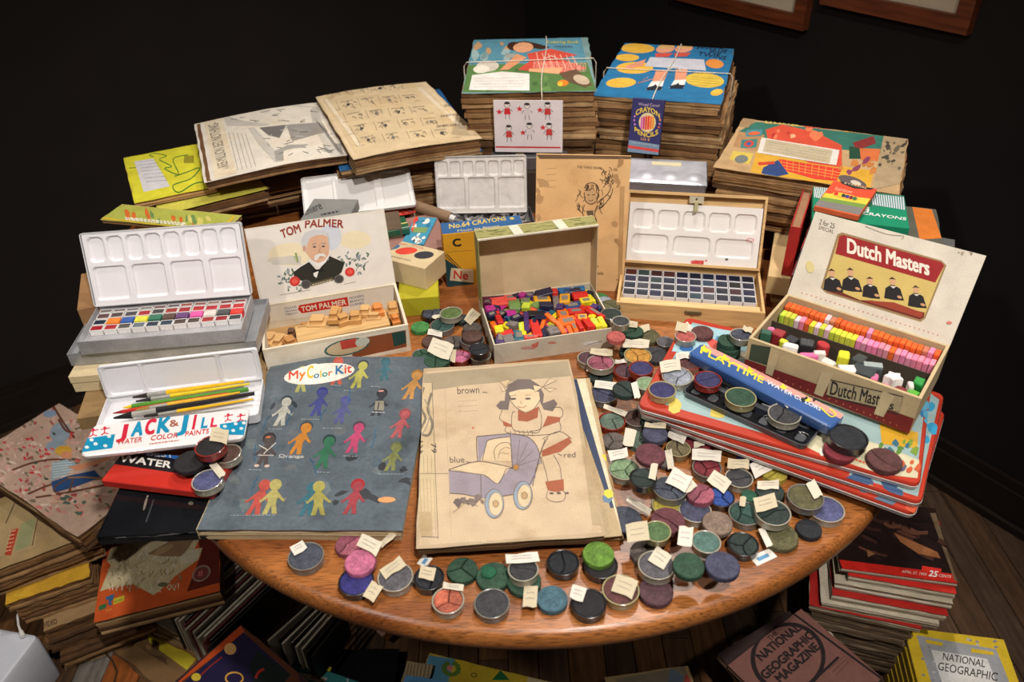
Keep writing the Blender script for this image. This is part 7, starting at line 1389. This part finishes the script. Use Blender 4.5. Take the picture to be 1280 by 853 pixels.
# white plastic case with a plug
root, w, d = root_of('plastic_case', 'white plastic case cut off by the lower left corner', 'case', [(-72, 856), (-8, 872), (36, 806), (-24, 768)], -.62, .13)
MB().prism(rrect(-w / 2, w / 2, -d / 2, d / 2, .012, 5), [(.002, 0), (0, .003), (0, .12), (.003, .128), (.008, .130)], (206, 210, 220)).build('shell', PLAST, root, smooth=True)
root = thing('power_cord', 'white power cord with plug hanging behind the white case', 'cord', at(24, 790, -.6)); o_ = root.location.copy()
mb = MB(); mb.tube([at(*p, z) - o_ for p, z in (((25, 762), -.59), ((22, 770), -.59), ((23, 782), -.6), ((26, 790), -.61))], .0022, 7, (220, 218, 214)); mb.build('cable', PLAST, root, smooth=True)
mb = MB(); mb.tube([at(*p, z) - o_ for p, z in (((26, 789), -.61), ((29, 796), -.612))], lambda t: .0035 + .0015 * t, 8, (226, 224, 220)); mb.build('plug', PLAST, root, smooth=True)
root = thing('floor_cable', 'thin dark cable curving over the floorboards at the lower left', 'cable', at(130, 820, -.75)); o_ = root.location.copy()
MB().tube([at(*p, -.747) - o_ for p in ((118, 800), (128, 812), (140, 826), (146, 840), (142, 856), (136, 880))], .0018, 6, (66, 52, 36)).build('cable', PLAST, root, smooth=True)
# ================================================================== magazines on the floor, right
def art_life(A):
    A.zoom(930, 640, 3.657); A.poly([(380, 205), (1000, 285), (810, -20), (470, -80)], (34, 22, 20)); A.poly([(380, 210), (1003, 258), (1008, 310), (400, 270)], (196, 40, 32)); A.poly([(845, 0), (1008, 300), (985, 290), (825, 0)], (110, 92, 70))
    for _ in range(26):
        x = random.uniform(430, 880); y = random.uniform(10, 180); A.curve([(x, y), (x + 30, y + 14), (x + 70, y + random.uniform(10, 40))], random.uniform(6, 18), random.choice([(74, 46, 38), (96, 60, 46), (58, 36, 32), (24, 16, 16)]))
    A.poly([(690, 70), (880, 150), (900, 180), (800, 160), (720, 110)], (150, 96, 60)); A.poly([(560, 150), (600, 170), (560, 190)], (130, 90, 60)); A.poly([(825, 222), (915, 232), (915, 262), (825, 252)], (214, 50, 40))
    A.text('APRIL 27, 1959', 730, 268, 852, 278, 15, (226, 180, 170), .05); A.text('25', 860, 278, 902, 282, 32, (232, 226, 220), .06); A.text('CENTS', 908, 278, 966, 282, 15, (226, 180, 170), .05)
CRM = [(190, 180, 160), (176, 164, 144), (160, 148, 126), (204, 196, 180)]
slab('magazine', 'red-banded picture magazine priced 25 cents on top of the right floor stack', 'magazine', [(1036, 713), (1206, 726), (1160, 636), (1050, 622)], -.480, .010, art_life, 2, (40, 26, 24), cols=CRM, cm=FILM, jit=.0004)
mg = [((1046, 722), (1199, 737), 'magazine with red corner just below the top one of the right stack', (196, 40, 32), .020), ((1030, 731), (1196, 750), 'thick cream-edged magazine third from top in the right stack', (186, 176, 156), .020), ((1027, 746), (1190, 765), 'red-covered magazine in the middle of the right stack', (176, 36, 30), .018), ((1014, 755), (1180, 776), 'cream magazine below the red-covered one in the right stack', (196, 186, 166), .016), ((1002, 756), (1162, 786), 'red-edged magazine sticking out at the left of the right stack', (170, 36, 32), .014)]
zt = -.4905
for a_, b_, lb, cl, t in mg:
    slab('magazine', lb, 'magazine', [a_, b_, (b_[0] - 30, b_[1] - 88), (a_[0] + 20, a_[1] - 84)], zt, t, None, 4, cl, cols=CRM, jit=.0008, slip=.002, gap=(80, 66, 50)); zt -= t + .0005
for i in range(6):
    t = .0245; lb = f'worn dark magazine, {ow[i]} below the red-edged one in the right stack' if i < 5 else 'worn dark magazine lying on the floor under the right stack'
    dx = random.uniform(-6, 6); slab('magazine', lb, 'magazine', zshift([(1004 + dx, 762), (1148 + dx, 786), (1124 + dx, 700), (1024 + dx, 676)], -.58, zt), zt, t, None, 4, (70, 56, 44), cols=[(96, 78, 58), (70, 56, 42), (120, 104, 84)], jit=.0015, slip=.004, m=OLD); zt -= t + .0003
if zt > -.748: pass
def art_ngb(A):
    A.zoom(930, 640, 4.008); br = (128, 88, 80); dk = (40, 32, 34)
    A.poly([(210, 455), (700, 830), (330, 1200), (-60, 790)], br)
    A.line([(225, 482), (-30, 740)], 12, dk).line([(228, 482), (680, 850)], 12, dk)
    A.ring(222, 735, 172, 178, 22, dk, 36)
    A.line([(330, 900), (450, 740)], 14, dk) if 0 else A.line([(300, 905), (470, 735)], 14, dk)
    u_ = (-.72, -.69)
    A.text('THE', 130, 655, 170, 612, 26, dk, .06, up=u_); A.text('NATIONAL', 92, 768, 285, 588, 46, dk, .09, up=u_, arc=2); A.text('GEOGRAPHIC', 118, 862, 352, 628, 46, dk, .09, up=u_); A.text('MAGAZINE', 188, 880, 378, 692, 46, dk, .09, up=u_)
    for i in range(3): A.dashes(420 + i * 18, 800 + i * 16, 500 + i * 10, 730 + i * 14, 3, (60, 46, 44), 9)
QB = [(1010, 930), (1100, 850), (1000, 756), (914, 836)]
slab('magazine', 'brown geographic magazine with a black-ringed title at the lower right', 'magazine', QB, -.60, .014, art_ngb, 3, (128, 88, 80), cols=[(150, 120, 100), (120, 96, 84)], jit=.0004)
slab('magazine', 'dark magazine offset left beneath the brown geographic one', 'magazine', [(985, 925), (1080, 850), (985, 770), (898, 812)], -.616, .018, None, 3, (60, 46, 44), cols=[(110, 90, 80), (60, 50, 46)], jit=.0006)
slab('white_booklet', 'white booklet showing at both sides under the brown geographic magazine', 'booklet', [(1000, 950), (1096, 872), (1024, 768), (925, 800)], -.636, .010, None, 3, (196, 186, 166), cols=[(180, 170, 150)], jit=.0006)
slab('magazine_pile', 'pile of old magazines supporting the brown geographic one', 'magazines', [(1005, 955), (1100, 876), (1010, 785), (925, 832)], -.647, .103, None, 6, (110, 90, 66), slip=.004)
def art_ngy(A):
    A.zoom(930, 640, 3.657); Y = (206, 176, 40)
    A.poly([(745, 528), (1195, 598), (1290, 900), (830, 880)], Y).poly([(800, 568), (1160, 628), (1250, 880), (880, 870)], (150, 152, 156))
    for _ in range(40): A.ell(random.uniform(810, 1200), random.uniform(575, 860), 9, 6, random.choice([(120, 124, 130), (176, 178, 180), (134, 136, 140)]), 0, 6, .3)
    A.poly([(865, 635), (1120, 672), (1190, 880), (930, 860)], (206, 206, 204)); A.poly([(840, 588), (925, 602), (920, 618), (845, 604)], Y).poly([(1050, 625), (1145, 640), (1150, 655), (1050, 644)], Y)
    A.text('NATIONAL', 915, 680, 1108, 710, 32, (60, 56, 56), .02); A.text('GEOGRAPHIC', 890, 728, 1160, 770, 36, (60, 56, 56), .02)
zt = -.62
slab('magazine', 'yellow-bordered geographic magazine with a grey oak-leaf frame, lower right corner', 'magazine', [(1152, 880), (1285, 890), (1256, 800), (1133, 785)], zt, .012, art_ngy, 2, (206, 176, 40), cols=CRM, jit=.0003, spine=(190, 160, 34)); zt -= .0125
for i in range(6):
    dx = -2 - i * 1.2; t = .0185
    slab('magazine', (f'yellow-spined magazine, {ow[i]} below the oak-leaf framed one' if i < 5 else 'yellow-spined magazine on the floor under the oak-leaf framed stack'), 'magazine', zshift([(1152, 880), (1285, 890), (1256, 800), (1133, 785)], -.62, zt, dx, 0), zt, t, None, 3, (196, 166, 40), cols=[(150, 130, 84), (170, 150, 100)], jit=.0006, slip=.002, spine=random.choice([(176, 150, 40), (150, 124, 50), (190, 166, 60)])); zt -= t + .0002
